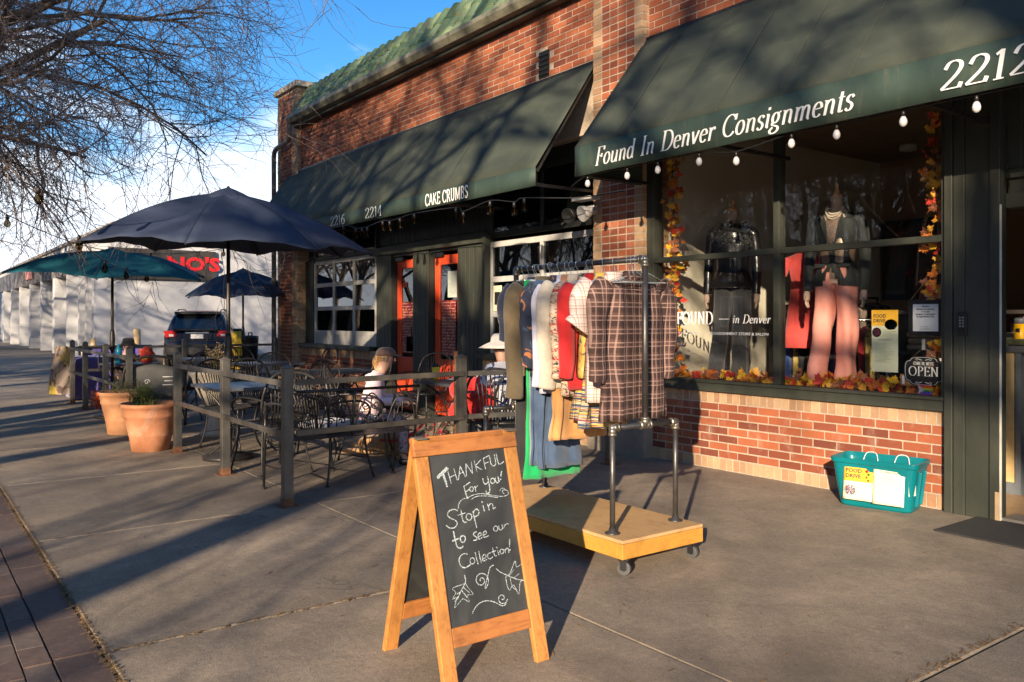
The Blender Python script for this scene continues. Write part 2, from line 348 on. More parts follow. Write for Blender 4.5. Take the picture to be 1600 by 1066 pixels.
# ------------------------------------------------------------------ a broad nib alphabet for the painted lettering
def E_(cx, cy, rx, ry, a0=0, a1=360, n=20):
    return [(cx+rx*math.cos(R(a0+(a1-a0)*i/n)), cy+ry*math.sin(R(a0+(a1-a0)*i/n))) for i in range(n+1)]
def sf(x, y, w_=.1): return [(x-w_, y), (x+w_, y)]
G = {
 'F': (.70, [[(.2, 0), (.2, 1)], [(.08, .985), (.66, .985)], [(.2, .52), (.5, .52)], [(.66, 1), (.66, .8)], [(.5, .42), (.5, .62)], sf(.2, .015, .13)]),
 'I': (.44, [[(.22, 0), (.22, 1)], sf(.22, .015, .14), sf(.22, .985, .14)]),
 'D': (.92, [[(.2, 0), (.2, 1)], sf(.12, .015, .08), sf(.12, .985, .08), [(.2, .985), (.42, .985)]+E_(.42, .5, .40, .485, 85, -85)+[(.42, .015), (.2, .015)]]),
 'C': (.84, [E_(.47, .5, .38, .49, 38, 322, 26), [(.78, .98), (.77, .72)]]),
 'O': (.96, [E_(.48, .5, .39, .49, 0, 360, 30)]),
 'U': (.90, [[(.2, 1), (.2, .35)]+E_(.45, .32, .25, .31, 180, 360, 14)+[(.70, 1)], sf(.2, .985, .13), sf(.7, .985, .12)]),
 'N': (.95, [[(.2, 0), (.2, .98)], [(.2, 1), (.75, .02)], [(.2, 1), (.75, .02)], [(.75, 0), (.75, 1)], sf(.2, .015, .12), sf(.75, .985, .12), sf(.14, .985, .09)]),
 'P': (.72, [[(.2, 0), (.2, 1)], [(.1, .985), (.38, .985)]+E_(.38, .75, .25, .235, 85, -85)+[(.2, .515)], sf(.2, .015, .13)]),
 'E': (.74, [[(.2, 0), (.2, 1)], [(.08, .985), (.64, .985)], [(.2, .52), (.52, .52)], [(.08, .015), (.66, .015)], [(.64, 1), (.64, .82)], [(.66, 0), (.68, .2)], [(.52, .43), (.52, .61)]]),
 'M': (1.1, [[(.18, 0), (.2, 1)], [(.2, 1), (.55, .05)], [(.55, .05), (.9, 1)], [(.9, 1), (.92, 0)], sf(.18, .015), sf(.92, .015, .12)]),
 'W': (1.2, [[(.1, 1), (.38, 0)], [(.38, 0), (.62, .95)], [(.62, 1), (.88, 0)], [(.88, 0), (1.12, 1)], sf(.12, .985), sf(1.1, .985)]),
 'R': (.84, [[(.2, 0), (.2, 1)], [(.1, .985), (.38, .985)]+E_(.38, .75, .24, .235, 85, -85)+[(.2, .515)], [(.4, .52), (.74, 0)], sf(.2, .015, .12), sf(.74, .015, .07)]),
 'A': (.86, [[(.1, 0), (.44, 1)], [(.44, 1), (.78, 0)], [(.22, .34), (.68, .34)]]),
 'K': (.84, [[(.2, 0), (.2, 1)], [(.72, 1), (.22, .42)], [(.36, .58), (.78, 0)]]),
 'B': (.78, [[(.2, 0), (.2, 1)], [(.2, .985), (.38, .985)]+E_(.38, .76, .22, .225, 85, -85)+[(.2, .535)], [(.38, .535)]+E_(.38, .275, .27, .26, 85, -85)+[(.2, .015)]]),
 'S': (.66, [[(.58, .82), (.46, .97), (.28, .97), (.15, .82), (.2, .64), (.4, .52), (.56, .38), (.58, .18), (.42, .02), (.24, .03), (.11, .2)]]),
 'L': (.68, [[(.2, 0), (.2, 1)], [(.1, .015), (.6, .015)]]), 'T': (.74, [[(.37, 0), (.37, 1)], [(.05, .985), (.69, .985)]]), 'G': (.9, [E_(.47, .5, .38, .49, 40, 350, 26), [(.84, .45), (.55, .45)]]),
 'o': (.62, [E_(.31, .31, .22, .305, 0, 360, 24)]),
 'u': (.68, [[(.15, .6), (.15, .18), (.2, .05), (.3, .01), (.42, .06), (.5, .2)], [(.52, .6), (.52, .06), (.6, .01)], sf(.1, .6, .05), sf(.47, .6, .05)]),
 'n': (.68, [[(.17, 0), (.17, .6)], [(.17, .42), (.27, .56), (.4, .6), (.5, .5), (.51, .3), (.51, .05)], [(.51, .06), (.59, .01)], sf(.1, .6, .06)]),
 'd': (.66, [E_(.3, .31, .2, .3, 0, 360, 22), [(.5, 1), (.5, .06), (.58, .01)], sf(.45, .985, .06)]),
 'e': (.56, [[(.1, .34), (.46, .36)]+E_(.29, .34, .2, .27, 10, 180, 14)+E_(.3, .3, .21, .29, 185, 320, 12)]),
 'v': (.60, [[(.1, .6), (.28, .02)], [(.28, .02), (.5, .6)], sf(.1, .6, .07), sf(.5, .6, .05)]),
 'r': (.48, [[(.17, 0), (.17, .6)], [(.17, .4), (.27, .56), (.38, .6), (.44, .54)], sf(.1, .6, .06), [(.41, .58), (.43, .48)]]),
 's': (.48, [[(.4, .5), (.32, .6), (.2, .6), (.11, .5), (.15, .38), (.3, .29), (.39, .17), (.33, .03), (.2, .0), (.08, .1)]]),
 'i': (.34, [[(.17, .6), (.17, .06), (.25, .01)], sf(.11, .6, .06), [(.17, .78), (.17, .9)]]),
 'g': (.62, [E_(.28, .38, .17, .22, 0, 360, 20), [(.4, .55), (.55, .62)], [(.18, .2), (.14, .1), (.3, .04), (.48, -.04), (.5, -.18), (.34, -.28), (.14, -.27), (.06, -.15), (.2, -.02)]]),
 'm': (.98, [[(.17, 0), (.17, .6)], [(.17, .42), (.26, .56), (.37, .6), (.46, .5), (.47, .3), (.47, 0)], [(.47, .42), (.57, .56), (.68, .6), (.78, .5), (.79, .3), (.79, .05)], [(.79, .06), (.88, .01)], sf(.1, .6, .06)]),
 't': (.42, [[(.2, .82), (.2, .12), (.26, .02), (.38, .05)], [(.06, .6), (.38, .6)]]),
 '2': (.66, [[(.12, .74), (.2, .94), (.35, 1), (.5, .92), (.54, .74), (.44, .5), (.25, .25), (.08, .05)], [(.08, .04), (.56, .04)], [(.08, .04), (.56, .04)], [(.56, .02), (.6, .2)]]),
 '1': (.44, [[(.24, 0), (.24, 1)], [(.24, .98), (.1, .86)], sf(.24, .015, .13)]),
 '4': (.68, [[(.45, 0), (.45, 1)], [(.45, 1), (.06, .3)], [(.06, .3), (.62, .3)], sf(.45, .015, .12)]),
 '6': (.66, [E_(.33, .3, .23, .29, 0, 360, 22), [(.55, .97), (.3, .85), (.14, .6), (.1, .32)]]),
 ' ': (.46, []), "'": (.24, [[(.12, 1), (.1, .8)]]), '-': (.9, [[(.05, .35), (.85, .35)]]), ',': (.26, [[(.12, .06), (.08, -.12)]]), '&': (.8, [E_(.35, .75, .16, .22), E_(.33, .27, .24, .27), [(.3, .6), (.75, 0)]]),
}
def nib(text, h, parent=None, shear=0, sx=1, thick=.13, thin=.035, mat=None, name='lettering', fit=None, track=0):
    """text in the local xz plane, baseline z=0, facing -y"""
    W = sum(G[c][0] for c in text)*sx*h+track*h*len(text)
    if fit: sx *= fit/W
    mb = MB(); x0 = 0; lay = 0
    for ch in text:
        adv, strokes = G[ch]
        for st in strokes:
            pts = [Vector((p[0]*sx, p[1], 0)) for p in st]
            if len(pts) > 3 and len(pts) < 12: pts = smooth_pts(pts, 4)
            lay += 1; yo = -.0001*(lay % 9); n0 = len(mb.v)
            for i, p in enumerate(pts):
                d = (pts[min(i+1, len(pts)-1)]-pts[max(i-1, 0)]); d = d.normalized() if d.length else Vector((1, 0, 0))
                wd = thin+(thick-thin)*abs(d.y)**1.3
                nn_ = Vector((-d.y, d.x, 0))*wd/2
                for q in (p+nn_, p-nn_):
                    mb.v.append(Vector(((x0+(q.x+shear*q.y))*h, yo, q.y*h)))
            for i in range(len(pts)-1): mb.face([n0+2*i, n0+2*i+1, n0+2*i+3, n0+2*i+2])
        x0 += adv*sx+track
    return mb.build(name, mat or M_letter, parent)
def text_mesh(text, size, mat, parent=None, name='print', width=None, align='LEFT', bold=0):
    cu = bpy.data.curves.new(name, 'FONT'); cu.body = text; cu.size = size; cu.align_x = align; cu.resolution_u = 2; cu.offset = bold
    o = bpy.data.objects.new(name, cu); C.objects.link(o)
    dg = bpy.context.evaluated_depsgraph_get(); me = bpy.data.meshes.new_from_object(o.evaluated_get(dg))
    bpy.data.objects.remove(o); bpy.data.curves.remove(cu)
    me.transform(Matrix.Rotation(PI/2, 4, 'X'))
    if width:
        xs = [v.co.x for v in me.vertices]; k = width/(max(xs)-min(xs)); me.transform(Matrix.Diagonal((k, 1, 1, 1)))
    me.materials.clear(); me.materials.append(mat)
    o = bpy.data.objects.new(name, me); C.objects.link(o)
    if parent: o.parent = parent
    return o

# ================================================================== THE GROUND
g = MB(); g.b2((-400, -400, -.30), (400, 400, -.20)); tag(g.build('ground', simple('dry_ground', (.10, .085, .055), .95, var=.3, scale=.3)), kind='structure')
g = MB(); g.b2((-90, -17.5, -.19), (60, -8.1, -.13)); tag(g.build('road', M_asph), kind='structure')
g = MB(); g.b2((-32, .01, -.19), (-15.65, 40, -.005)); g.b2((-15.65, 14, -.19), (14, 40, -.005)); tag(g.build('parking_lot', M_asph), kind='structure')
sw = thing('sidewalk', kind='structure')
g = MB(); g.b2((-90, -5.30, -.2), (8, 0.02, -.014)); g.build('joint_bed', M_joint, sw)
def slab_mesh(lx, ly):
    b = MB(); e = .006; z0 = -.012; z1 = 0
    vs = [(-lx/2, -ly/2, z0), (lx/2, -ly/2, z0), (lx/2, ly/2, z0), (-lx/2, ly/2, z0), (-lx/2+e, -ly/2+e, z1), (lx/2-e, -ly/2+e, z1), (lx/2-e, ly/2-e, z1), (-lx/2+e, ly/2-e, z1)]
    b.v = [Vector(v) for v in vs]
    for f in ((4, 5, 6, 7), (0, 1, 5, 4), (1, 2, 6, 5), (2, 3, 7, 6), (3, 0, 4, 7)): b.face(f)
    return b.mesh('concrete_slab', M_conc)
jw = .012
m1 = slab_mesh(2.1-jw, 1.82-jw); m2 = slab_mesh(4.2-jw, 3.49-jw); m0 = slab_mesh(2.1-jw, 1.82-jw)
for k in range(-20, 5):
    inst('concrete_slab', m1, sw, (-3.7+2.1*k+1.05, -4.385, 0), (0, 0, 0))
for k in range(-9, 3):
    inst('concrete_slab', m2, sw, (-1.6+4.2*k-2.1, -1.735, rnd.uniform(-.001, .001)))
g = MB(); g.b2((-90, -5.29, -.19), (-46, .0, -.002)); tag(g.build('far_paving', M_conc, sw), kind='stuff')
ps = thing('paver_strip', kind='structure')
g = MB(); g.b2((-90, -6.62, -.2), (8, -5.30, -.016)); g.build('joint_bed', M_joint, ps)
def block(lx, ly, h, mat, name): 
    b = MB(); b.box((0, 0, -h/2), (lx, ly, h)); return b.mesh(name, mat)
pa = block(.49, .165, .03, M_paver, 'paver'); pb = block(.197, .097, .03, M_paver, 'paver')
for k in range(34):
    inst('paver', pa, ps, (-1.0-.5*k, -5.39, rnd.uniform(-.006, -.001)), (rnd.uniform(-.01, .01), rnd.uniform(-.008, .008), rnd.uniform(-.008, .008)))
for row in range(5):
    for k in range(44):
        inst('paver', pb, ps, (-2.0-.204*k-(row % 2)*.1, -5.53-.104*row, rnd.uniform(-.007, -.001)), (rnd.uniform(-.015, .015), rnd.uniform(-.01, .01), rnd.uniform(-.012, .012)))
g = MB()
for row in range(11):
    for k in range(300):
        x = 7-.204*k-(row % 2)*.1; y = -5.53-.104*row
        if row < 5 and -11 < x < -1.9: continue
        g.box((x, y, -.018), (.197, .097, .03))
tag(g.build('paver_field', M_paver, ps), kind='stuff')
g = MB(); g.b2((-90, -7.9, -.2), (8, -6.62, -.02)); tag(g.build('planting_strip', M_soil), kind='structure')
g = MB(); g.b2((-90, -8.08, -.2), (60, -7.9, .0)); g.b2((-90, -17.7, -.2), (60, -17.5, 0)); tag(g.build('kerb', M_conc), kind='structure')
g = MB(); g.b2((-90, -20, -.2), (60, -17.7, -.01)); tag(g.build('far_pavement', M_conc), kind='structure')
# pine needles, grit and crumbs of leaf along the joints
g = MB(); r2 = random.Random(3)
def litter(x, y, n, sx, sy, hot=1):
    for _ in range(n):
        a = r2.uniform(0, PI); px = x+r2.gauss(0, sx); py = y+r2.gauss(0, sy); l = r2.uniform(.006, .022); q = r2.uniform(.001, .004)
        c, s_ = math.cos(a), math.sin(a); z = .002+r2.random()*.002
        g.poly([(px-c*l-s_*q, py-s_*l+c*q, z), (px-c*l+s_*q, py-s_*l-c*q, z), (px+c*l+s_*q, py+s_*l-c*q, z+.003), (px+c*l-s_*q, py+s_*l+c*q, z+.003)])
for k in range(60): litter(-3-.12*k, -5.30, 22, .07, .012)
for k in range(12): litter(-3.7, -5.2+.14*k, 12, .008, .06)
litter(-7.6, -3.4, 160, .22, .16); litter(-7.0, -2.7, 90, .2, .2); litter(-9.3, -5.32, 260, .2, .06); litter(-2.0, -3.3, 30, .5, .3); litter(-4, -2.0, 150, 2, 1.4); litter(-7, -4.3, 160, 2, .5); litter(-1.62, -2.4, 120, .012, .5)
tag(g.build('leaf_litter', simple('straw_litter', (.20, .12, .05), .9, var=.5, scale=30)), kind='stuff')

# ================================================================== THE BRICK BUILDING
bl = thing('brick_building', 'red brick shop building with green tiled roof edge and dark green shopfronts', 'building', (-6, 0, 0))
bl.location = (0, 0, 0)
CO = .0705; BL = .2; JT = .0125
def brick_me(lx, lz, mat, dep=.05):
    b = MB(); b.box((0, 0, 0), (lx, dep, lz)); return b.mesh('brick', mat)
BM = {}
def put_brick(parent, x0, x1, z0, z1, y, mat, bulk=None):
    """a brick whose face stands ~5 mm proud of the mortar at y"""
    lx, lz = round(x1-x0, 3), round(z1-z0, 3); jy = rnd.uniform(-.0025, .0025)
    if bulk is not None: bulk.box(((x0+x1)/2, y+.0325+jy, (z0+z1)/2), (lx, .05, lz)); return
    k = (lx, lz, mat.name)
    if k not in BM: BM[k] = brick_me(lx, lz, mat)
    inst('brick', BM[k], parent, ((x0+x1)/2, y+.0325+jy, (z0+z1)/2), (0, rnd.uniform(-.004, .004), 0))
def running(parent, x0, x1, z0, rows, y, mat, single=lambda x, z: True, start=0, keep=None):
    bulk = MB(); n = 0
    for r_ in range(rows):
        z = z0+r_*CO; x = x1-(0 if (r_+start) % 2 == 0 else .107)
        cuts = [x1] if (r_+start) % 2 == 0 else [x1, x1-.107]
        while cuts[-1] > x0+.02: cuts.append(max(x0, cuts[-1]-.2145))
        for a, b in zip(cuts[1:], cuts[:-1]):
            if b-a < .03: continue
            if keep and not keep((a+b)/2, z): continue
            if single((a+b)/2, z): put_brick(parent, a+JT/2, b-JT/2, z+JT/2, z+CO-JT/2, y, mat); n += 1
            else: put_brick(parent, a+JT/2, b-JT/2, z+JT/2, z+CO-JT/2, y, mat, bulk)
    if bulk.f: tag(bulk.build('brick_field', mat, parent), kind='stuff')
    return n
def rowlock(parent, x0, x1, z0, z1, y, mat, single=True):
    bulk = None if single else MB(); n = max(1, round((x1-x0)/.0715)); s_ = (x1-x0)/n
    for k in range(n): put_brick(parent, x0+k*s_+JT/2, x0+(k+1)*s_-JT/2, z0+JT/2, z1-JT/2, y, mat, bulk)
    if bulk: tag(bulk.build('brick_field', mat, parent), kind='stuff')

# below the display window
g = MB(); g.b2((-5.80, .012, -.1), (-2.91, .30, .705)); ww = g.build('window_wall', M_mortar, bl)
rowlock(ww, -5.80, -2.912, .0, .105, .0, M_buff); running(ww, -5.80, -2.912, .105, 7, .0, M_brick, start=1); rowlock(ww, -5.80, -2.912, .598, .704, .0, M_buff)
# the pier between the two shops: stacked headers framed by buff ends
g = MB(); g.b2((-6.54, -.068, -.1), (-5.82, .3, 6.2)); pr = g.build('pier', M_mortar, bl)
b = MB(); z = .50; n = 0
while z < 4.95:
    for c_ in range(4): put_brick(pr, -6.41+.12*c_+.007, -6.41+.12*c_+.113, z+.0075, z+.067, -.08, M_brick)
    put_brick(pr, -6.54, -6.417, z+.0075, z+.067, -.08, M_buff, b); put_brick(pr, -5.925, -5.815, z+.0075, z+.067, -.08, M_buff, b)
    z += .0745
for k in range(66): b.box((-5.842, .12, .5+k*.0745+.037), (.05, .33, .060))
tag(b.build('buff_quoin', M_buff, pr), kind='stuff')
g = MB(); g.b2((-6.58, -.12, -.02), (-5.76, -.06, .47)); g.b2((-5.79, -.06, -.02), (-5.76, .05, .47)); g.build('pier_base', simple('cement_render', (.26, .22, .17), .9, bump=.4), pr)
# upper wall
g = MB(); g.b2((-14.60, .012, 3.35), (-6.54, .3, 5.2)); g.b2((-5.82, .012, 3.35), (2.5, .3, 6.2)); uw = g.build('upper_wall', M_mortar, bl)
running(uw, -14.60, -6.545, 3.98, 14, 0, M_brick, single=lambda x, z: x > -10.6 and z > 4.0, keep=lambda x, z: not (-7.56 < x < -7.36 and 4.12 < z < 4.42))
running(uw, -5.815, -2.2, 4.0, 16, 0, M_brick, single=lambda x, z: x < -4.2 and z < 4.8)
g = MB(); g.b2((-7.55, -.004, 4.13), (-7.37, .03, 4.43)); v = g.build('wall_vent', M_black, bl)
for k in range(5): MBs = MB(); MBs.box((-7.46, -.006, 4.165+k*.055), (.17, .03, .012), Matrix.Rotation(.6, 3, 'X')); MBs.build('vent_slat', M_greend, v)
# corner pier, return wall and the wall under the left window
g = MB(); g.b2((-15.55, -.058, -.2), (-14.60, 14, 5.62)); cp = g.build('corner_pier', M_mortar, bl)
running(cp, -15.40, -14.85, .0, 79, -.07, M_brick, single=lambda x, z: z < 1.6 or 3.0 < z < 5.2)
b = MB()
for k in range(78):
    b.box((-15.475, -.040, .036+k*.0715), (.14, .05, .057)); b.box((-14.725, -.040, .036+k*.0715), (.23, .05, .057)); b.box((-14.60, .10, .036+k*.0715), (.03, .30, .057))
tag(b.build('buff_quoin', M_buff, cp), kind='stuff')
g = MB(); g.b2((-15.62, -.12, 5.62), (-14.5, .3, 5.72)); g.build('pier_cap', simple('stone_cap', (.42, .36, .28), .9), cp)
g = MB(); g.b2((-14.60, .012, -.1), (-11.74, .28, .90)); lw = g.build('left_window_wall', M_mortar, bl)
rowlock(lw, -14.58, -11.76, 0, .1, 0, M_buff); running(lw, -14.58, -11.76, .1, 9, 0, M_brick, start=1); rowlock(lw, -14.58, -11.76, .735, .86, 0, M_buff)
g = MB(); g.b2((-8.72, .012, -.1), (-6.60, .28, .90)); gwl = g.build('right_window_wall', M_mortar, bl)
rowlock(gwl, -8.70, -6.60, 0, .1, 0, M_buff); running(gwl, -8.70, -6.60, .1, 6, 0, M_brick, start=1); rowlock(gwl, -8.70, -6.60, .525, .86, 0, M_buff)
# body of the building: roof deck, floor, party wall, back wall
g = MB(); g.b2((-15.5, .3, 5.0), (2.5, 14, 5.15)); g.build('roof', simple('roof_felt', (.06, .06, .06)), bl)
g = MB(); g.b2((-15.5, 13.8, -.2), (2.5, 14, 5)); g.b2((2.3, -.05, -.2), (2.5, 14, 6)); g.build('back_wall', M_cream, bl)
# gutter, fascia and mansard tiles
g = MB(); g.smooth = False
prof = [(-.10, 4.90), (-.22, 4.92), (-.27, 4.99), (-.265, 5.05), (-.245, 5.05), (-.245, 5.0), (-.2, 4.945), (-.08, 4.93)]
def extrude_x(mb, prof, x0, x1): mb.prism([(x0, y, z) for y, z in prof], (x1-x0, 0, 0))
extrude_x(g, prof, -14.62, -5.82+3); g.build('gutter', simple('gutter_paint', (.10, .105, .075), .5, var=.4, scale=5, c2=(.26, .25, .18)), bl)
g = MB(); g.b2((-14.62, -.13, 4.86), (-2.8, .02, 5.02)); g.build('fascia', M_greend, bl)
rf = MB(); extrude_x(rf, [(-.15, 5.0), (.20, 5.60), (.42, 5.60), (.42, 5.0)], -14.62, -2.8); mroof = rf.build('mansard', M_greend, bl)
t = NT('glazed_green_tile'); oi = t.n('ObjectInfo'); c = t.ramp(oi.outputs['Random'], [(0, (.045, .085, .042)), (.35, (.09, .15, .075)), (.7, (.18, .24, .13)), (1, (.07, .12, .06))])
f = t.noise(7, 6, .7, t.world()); c = t.mix(t.ramp(f, [(.55, (0, 0, 0)), (.72, (.8,)*3)]), c, (.20, .085, .04)); t.col(c); t.p(Roughness=.5); t.bump(t.noise(60, 4, .6, t.world()), .4, .004); M_tile = t.m
b = MB(); b.smooth = True
prof = [(-.10, 0), (-.088, .034), (-.05, .058), (0, .066), (.05, .058), (.088, .034), (.10, 0), (.115, -.004)]
L_ = .30
b.grid(lambda u, v_: (prof[min(7, int(u*7+.001))][0], -.5*L_+v_*L_, prof[min(7, int(u*7+.001))][1]*(1.0-.12*v_)+.012*(1-v_)), 7, 1)
b.prism([(p[0], -.5*L_, p[1]+.012) for p in prof[:7]], (0, .02, 0))
tm = b.mesh('roof_tile', M_tile)
sl_ = math.atan2(.60, .35); rowp = .225; nrow = 3
for k in range(48):
    for r_ in range(nrow):
        s_ = .10+rowp*r_; y = -.15+.35*s_/.695; z = 5.00+.60*s_/.695
        inst('roof_tile', tm, mroof, (-14.50+k*.235, y-.02+rnd.uniform(-.004, .004), z+.02), (sl_+rnd.uniform(-.03, .03), rnd.uniform(-.03, .03), rnd.uniform(-.03, .03)))
b = MB(); b.smooth = True
for k in range(40): 
    x = -14.5+k*.3; b.tube([(x, .23, 5.60), (x+.30, .23, 5.61)], [.05, .045], 10)
b.build('ridge_tiles', simple('rusty_ridge_tile', (.16, .075, .045), .8, var=.5, scale=6, c2=(.17, .19, .11)), mroof)
# downpipe at the far corner
g = MB(); g.smooth = True
g.tube(smooth_pts([(-14.62, -.2, 4.92), (-14.62, -.2, 4.72), (-14.8, -.19, 4.62), (-15.35, -.17, 4.58), (-15.52, -.15, 4.45), (-15.52, -.15, 4.0), (-15.52, -.15, .1)], 4), .045, 10)
g.build('downpipe', simple('downpipe_paint', (.11, .10, .08), .5), bl)

# ---------------------------------------------------- dark green shopfront of the cafe: boards one by one
shopf = MB(); shopf.b2((-14.6, .16, 2.42), (-6.54, .30, 3.35)); shopf.b2((-11.74, .10, -.1), (-11.26, .30, 2.42)); shopf.b2((-10.60, .10, -.1), (-10.16, .3, 2.42)); shopf.b2((-9.40, .10, -.1), (-8.72, .3, 2.42)); shopf.b2((-14.6, .12, .86), (-14.22, .30, 2.42))
shopf.b2((-11.26, .10, 2.30), (-9.40, .3, 2.42)); sf_ = shopf.build('cafe_front', M_greend, bl)
def boards(parent, x0, x1, z0, z1, y, wd=.092, mat=M_green):
    n = max(1, round((x1-x0)/wd)); s_ = (x1-x0)/n
    for k in range(n):
        b = MB(); b.box((x0+(k+.5)*s_, y+rnd.uniform(-.001, .001), (z0+z1)/2), (s_-.008, .022, z1-z0)); b.build('board', mat, parent, bevel=.003)
for x0, x1, z0, z1, y in ((-11.74, -11.26, 0, 2.42, .085), (-10.60, -10.16, 0, 2.42, .085), (-9.40, -8.72, 0, 2.42, .085), (-14.58, -14.22, .86, 2.42, .105)): boards(sf_, x0, x1, z0, z1, y)
boards(sf_, -11.74, -8.72, 2.50, 3.2, .145, .12, M_greend)
g = MB(); g.b2((-11.76, .02, 2.34), (-8.70, .10, 2.46)); g.build('door_head', M_green, sf_)

def glazed(parent_name, label, x0, x1, z0, z1, y, cols, zs, wid=.045, bottom=0, mat=M_alu, top=None):
    """sectional glazed garage door: rails, stiles and panes"""
    o = bl
    root = thing(parent_name, parent=bl)
    g = MB()
    for z in zs: g.b2((x0, y-.02, z-.035), (x1, y+.03, z+.035))
    for k in range(cols+1):
        x = x0+(x1-x0)*k/cols; g.b2((x-wid/2, y-.028, z0), (x+wid/2, y+.032, z1))
    if bottom: g.b2((x0, y-.012, z0-.0), (x1, y+.028, z0+bottom))
    g.build('frame', mat, root, bevel=.004)
    lv = [z for z in zs]
    for a, b_ in zip(lv[:-1], lv[1:]):
        for k in range(cols):
            xa = x0+(x1-x0)*k/cols+wid/2; xb = x0+(x1-x0)*(k+1)/cols-wid/2
            p = MB(); p.b2((xa, y, a+.03), (xb, y+.008, b_-.03)); p.build('pane', M_gdark, root)
    return root
glazed('garage_window', '', -14.16, -11.81, .90, 2.36, .12, 3, [1.13, 1.55, 1.96, 2.36], bottom=.24)
glazed('garage_window', '', -8.66, -6.60, .90, 2.30, .12, 2, [1.02, 1.42, 1.86, 2.30], bottom=.14)
glazed('transom_window', '', -8.66, -6.60, 2.42, 3.2, .12, 2, [2.42, 3.15], mat=M_greend)
glazed('transom_window', '', -14.16, -11.81, 2.44, 3.2, .12, 3, [2.44, 3.15], mat=M_greend)
g = MB(); g.b2((-14.6, -.05, .86), (-11.74, .14, .93)); g.b2((-8.72, -.07, .86), (-6.58, .14, .93)); g.b2((-8.72, .0, .93), (-8.66, .14, 2.42)); g.build('window_sill', M_green, bl, bevel=.004)
# red doors
def red_door(x0, x1, seed):
    d = thing('red_door', parent=bl)
    g = MB(); y = .16; z1 = 2.25
    g.b2((x0, y, .02), (x0+.115, y+.045, z1)); g.b2((x1-.115, y, .02), (x1, y+.045, z1)); g.b2((x0+.115, y, z1-.13), (x1-.115, y+.045, z1)); g.b2((x0+.115, y, .02), (x1-.115, y+.045, .80))
    g.build('door_frame', M_red, d, bevel=.005)
    p = MB(); p.b2((x0+.115, y+.02, .80), (x1-.115, y+.028, z1-.13)); p.build('pane', M_gdark, d)
    h = MB(); h.smooth = True; h.tube([(x1-.06, y-.01, 1.0), (x1-.06, y-.06, 1.0), (x1-.06, y-.06, 1.25), (x1-.06, y-.01, 1.25)], .011, 8); h.build('door_handle', M_iron, d)
    c = MB(); c.b2((x0+.03, y-.05, z1-.02), (x0+.26, y-.002, z1+.035)); c.build('door_closer', M_black, d)
    return d
d1 = red_door(-11.22, -10.62, 1); d2 = red_door(-10.12, -9.42, 2)
g = MB(); g.b2((-11.26, .30, -.05), (-9.4, .36, .03)); g.build('threshold', M_conc, bl)
t = NT('red_poster'); x = t.xyz(); f = t.noise(9, 3, .6, t.obj((1, 1, 2.5)), 1); c = t.ramp(f, [(.52, (.22, .012, .02)), (.56, (.55, .25, .05)), (.6, (.30, .02, .03))])
lines = t.math('LESS_THAN', t.math('FRACT', t.math('MULTIPLY', x[2], 24)), .35); n_ = t.math('GREATER_THAN', t.noise(60, 2, .6, t.obj((1, 1, .4))), .5); c = t.mix(t.math('MULTIPLY', t.math('MULTIPLY', lines, n_), .6), c, (.75, .55, .5)); t.col(c); M_poster = t.m
for d, x0, x1 in ((d1, -11.08, -10.76), (d2, -9.96, -9.60)):
    g = MB(); g.b2((x0, .172, .86), (x1, .176, 1.62)); g.build('poster', M_poster, d)
g = MB(); g.b2((-9.80, .172, 1.66), (-9.57, .176, 2.02)); g.build('paper_notice', simple('pale_paper', (.5, .55, .48), .9), d2)
g = MB(); g.b2((-11.06, .172, 1.84), (-10.93, .176, 1.91)); g.build('sticker', M_red, d1)
g = MB(); g.b2((-10.96, .172, .88), (-10.70, .176, 1.10)); g.build('notice', simple('lilac_paper', (.35, .33, .5), .9), d1)
def facade_item(name, label, cat, g, mat, **k): return tag(g.build(name, mat, **k), label, cat)
g = MB(); g.b2((-8.60, .095, 1.46), (-8.42, .099, 1.78)); nt_ = g.build('window_notice', simple('yellowed_paper', (.60, .58, .40), .9), bl)
g = MB(); g.b2((-8.57, .093, 1.54), (-8.45, .0945, 1.70)); g.build('notice_print', M_black, nt_)

# rooms behind the cafe glass
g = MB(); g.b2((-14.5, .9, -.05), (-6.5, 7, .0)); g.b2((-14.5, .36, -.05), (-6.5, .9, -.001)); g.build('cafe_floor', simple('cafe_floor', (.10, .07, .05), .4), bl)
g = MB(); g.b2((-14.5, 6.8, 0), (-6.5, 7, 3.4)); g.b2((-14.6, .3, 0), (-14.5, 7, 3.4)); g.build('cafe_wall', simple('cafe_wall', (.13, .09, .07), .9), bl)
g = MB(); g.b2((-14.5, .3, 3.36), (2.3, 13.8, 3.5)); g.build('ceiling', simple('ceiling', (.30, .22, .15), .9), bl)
for i, x in enumerate((-13.4, -12.3, -8.1, -7.2)):
    t_ = thing('cafe_table', 'dark pedestal table inside the cafe %s' % ('behind the far left glazed window' if i == 0 else 'near the right end of the far window' if i == 1 else 'behind the near window beside the doors' if i == 2 else 'behind the near window beside the brick pier'), 'table', (x, 1.5, 0), group='tables inside the cafe')
    b = MB(); b.lathe([(.0, .70), (.34, .70), (.34, .73), (0, .73)], n=20); b.build('table_top', simple('dark_wood', (.12, .06, .03), .4), t_)
    b = MB(); b.lathe([(.22, 0), (.2, .02), (.03, .05), (.03, .70)], n=14); b.build('table_base', M_iron, t_)

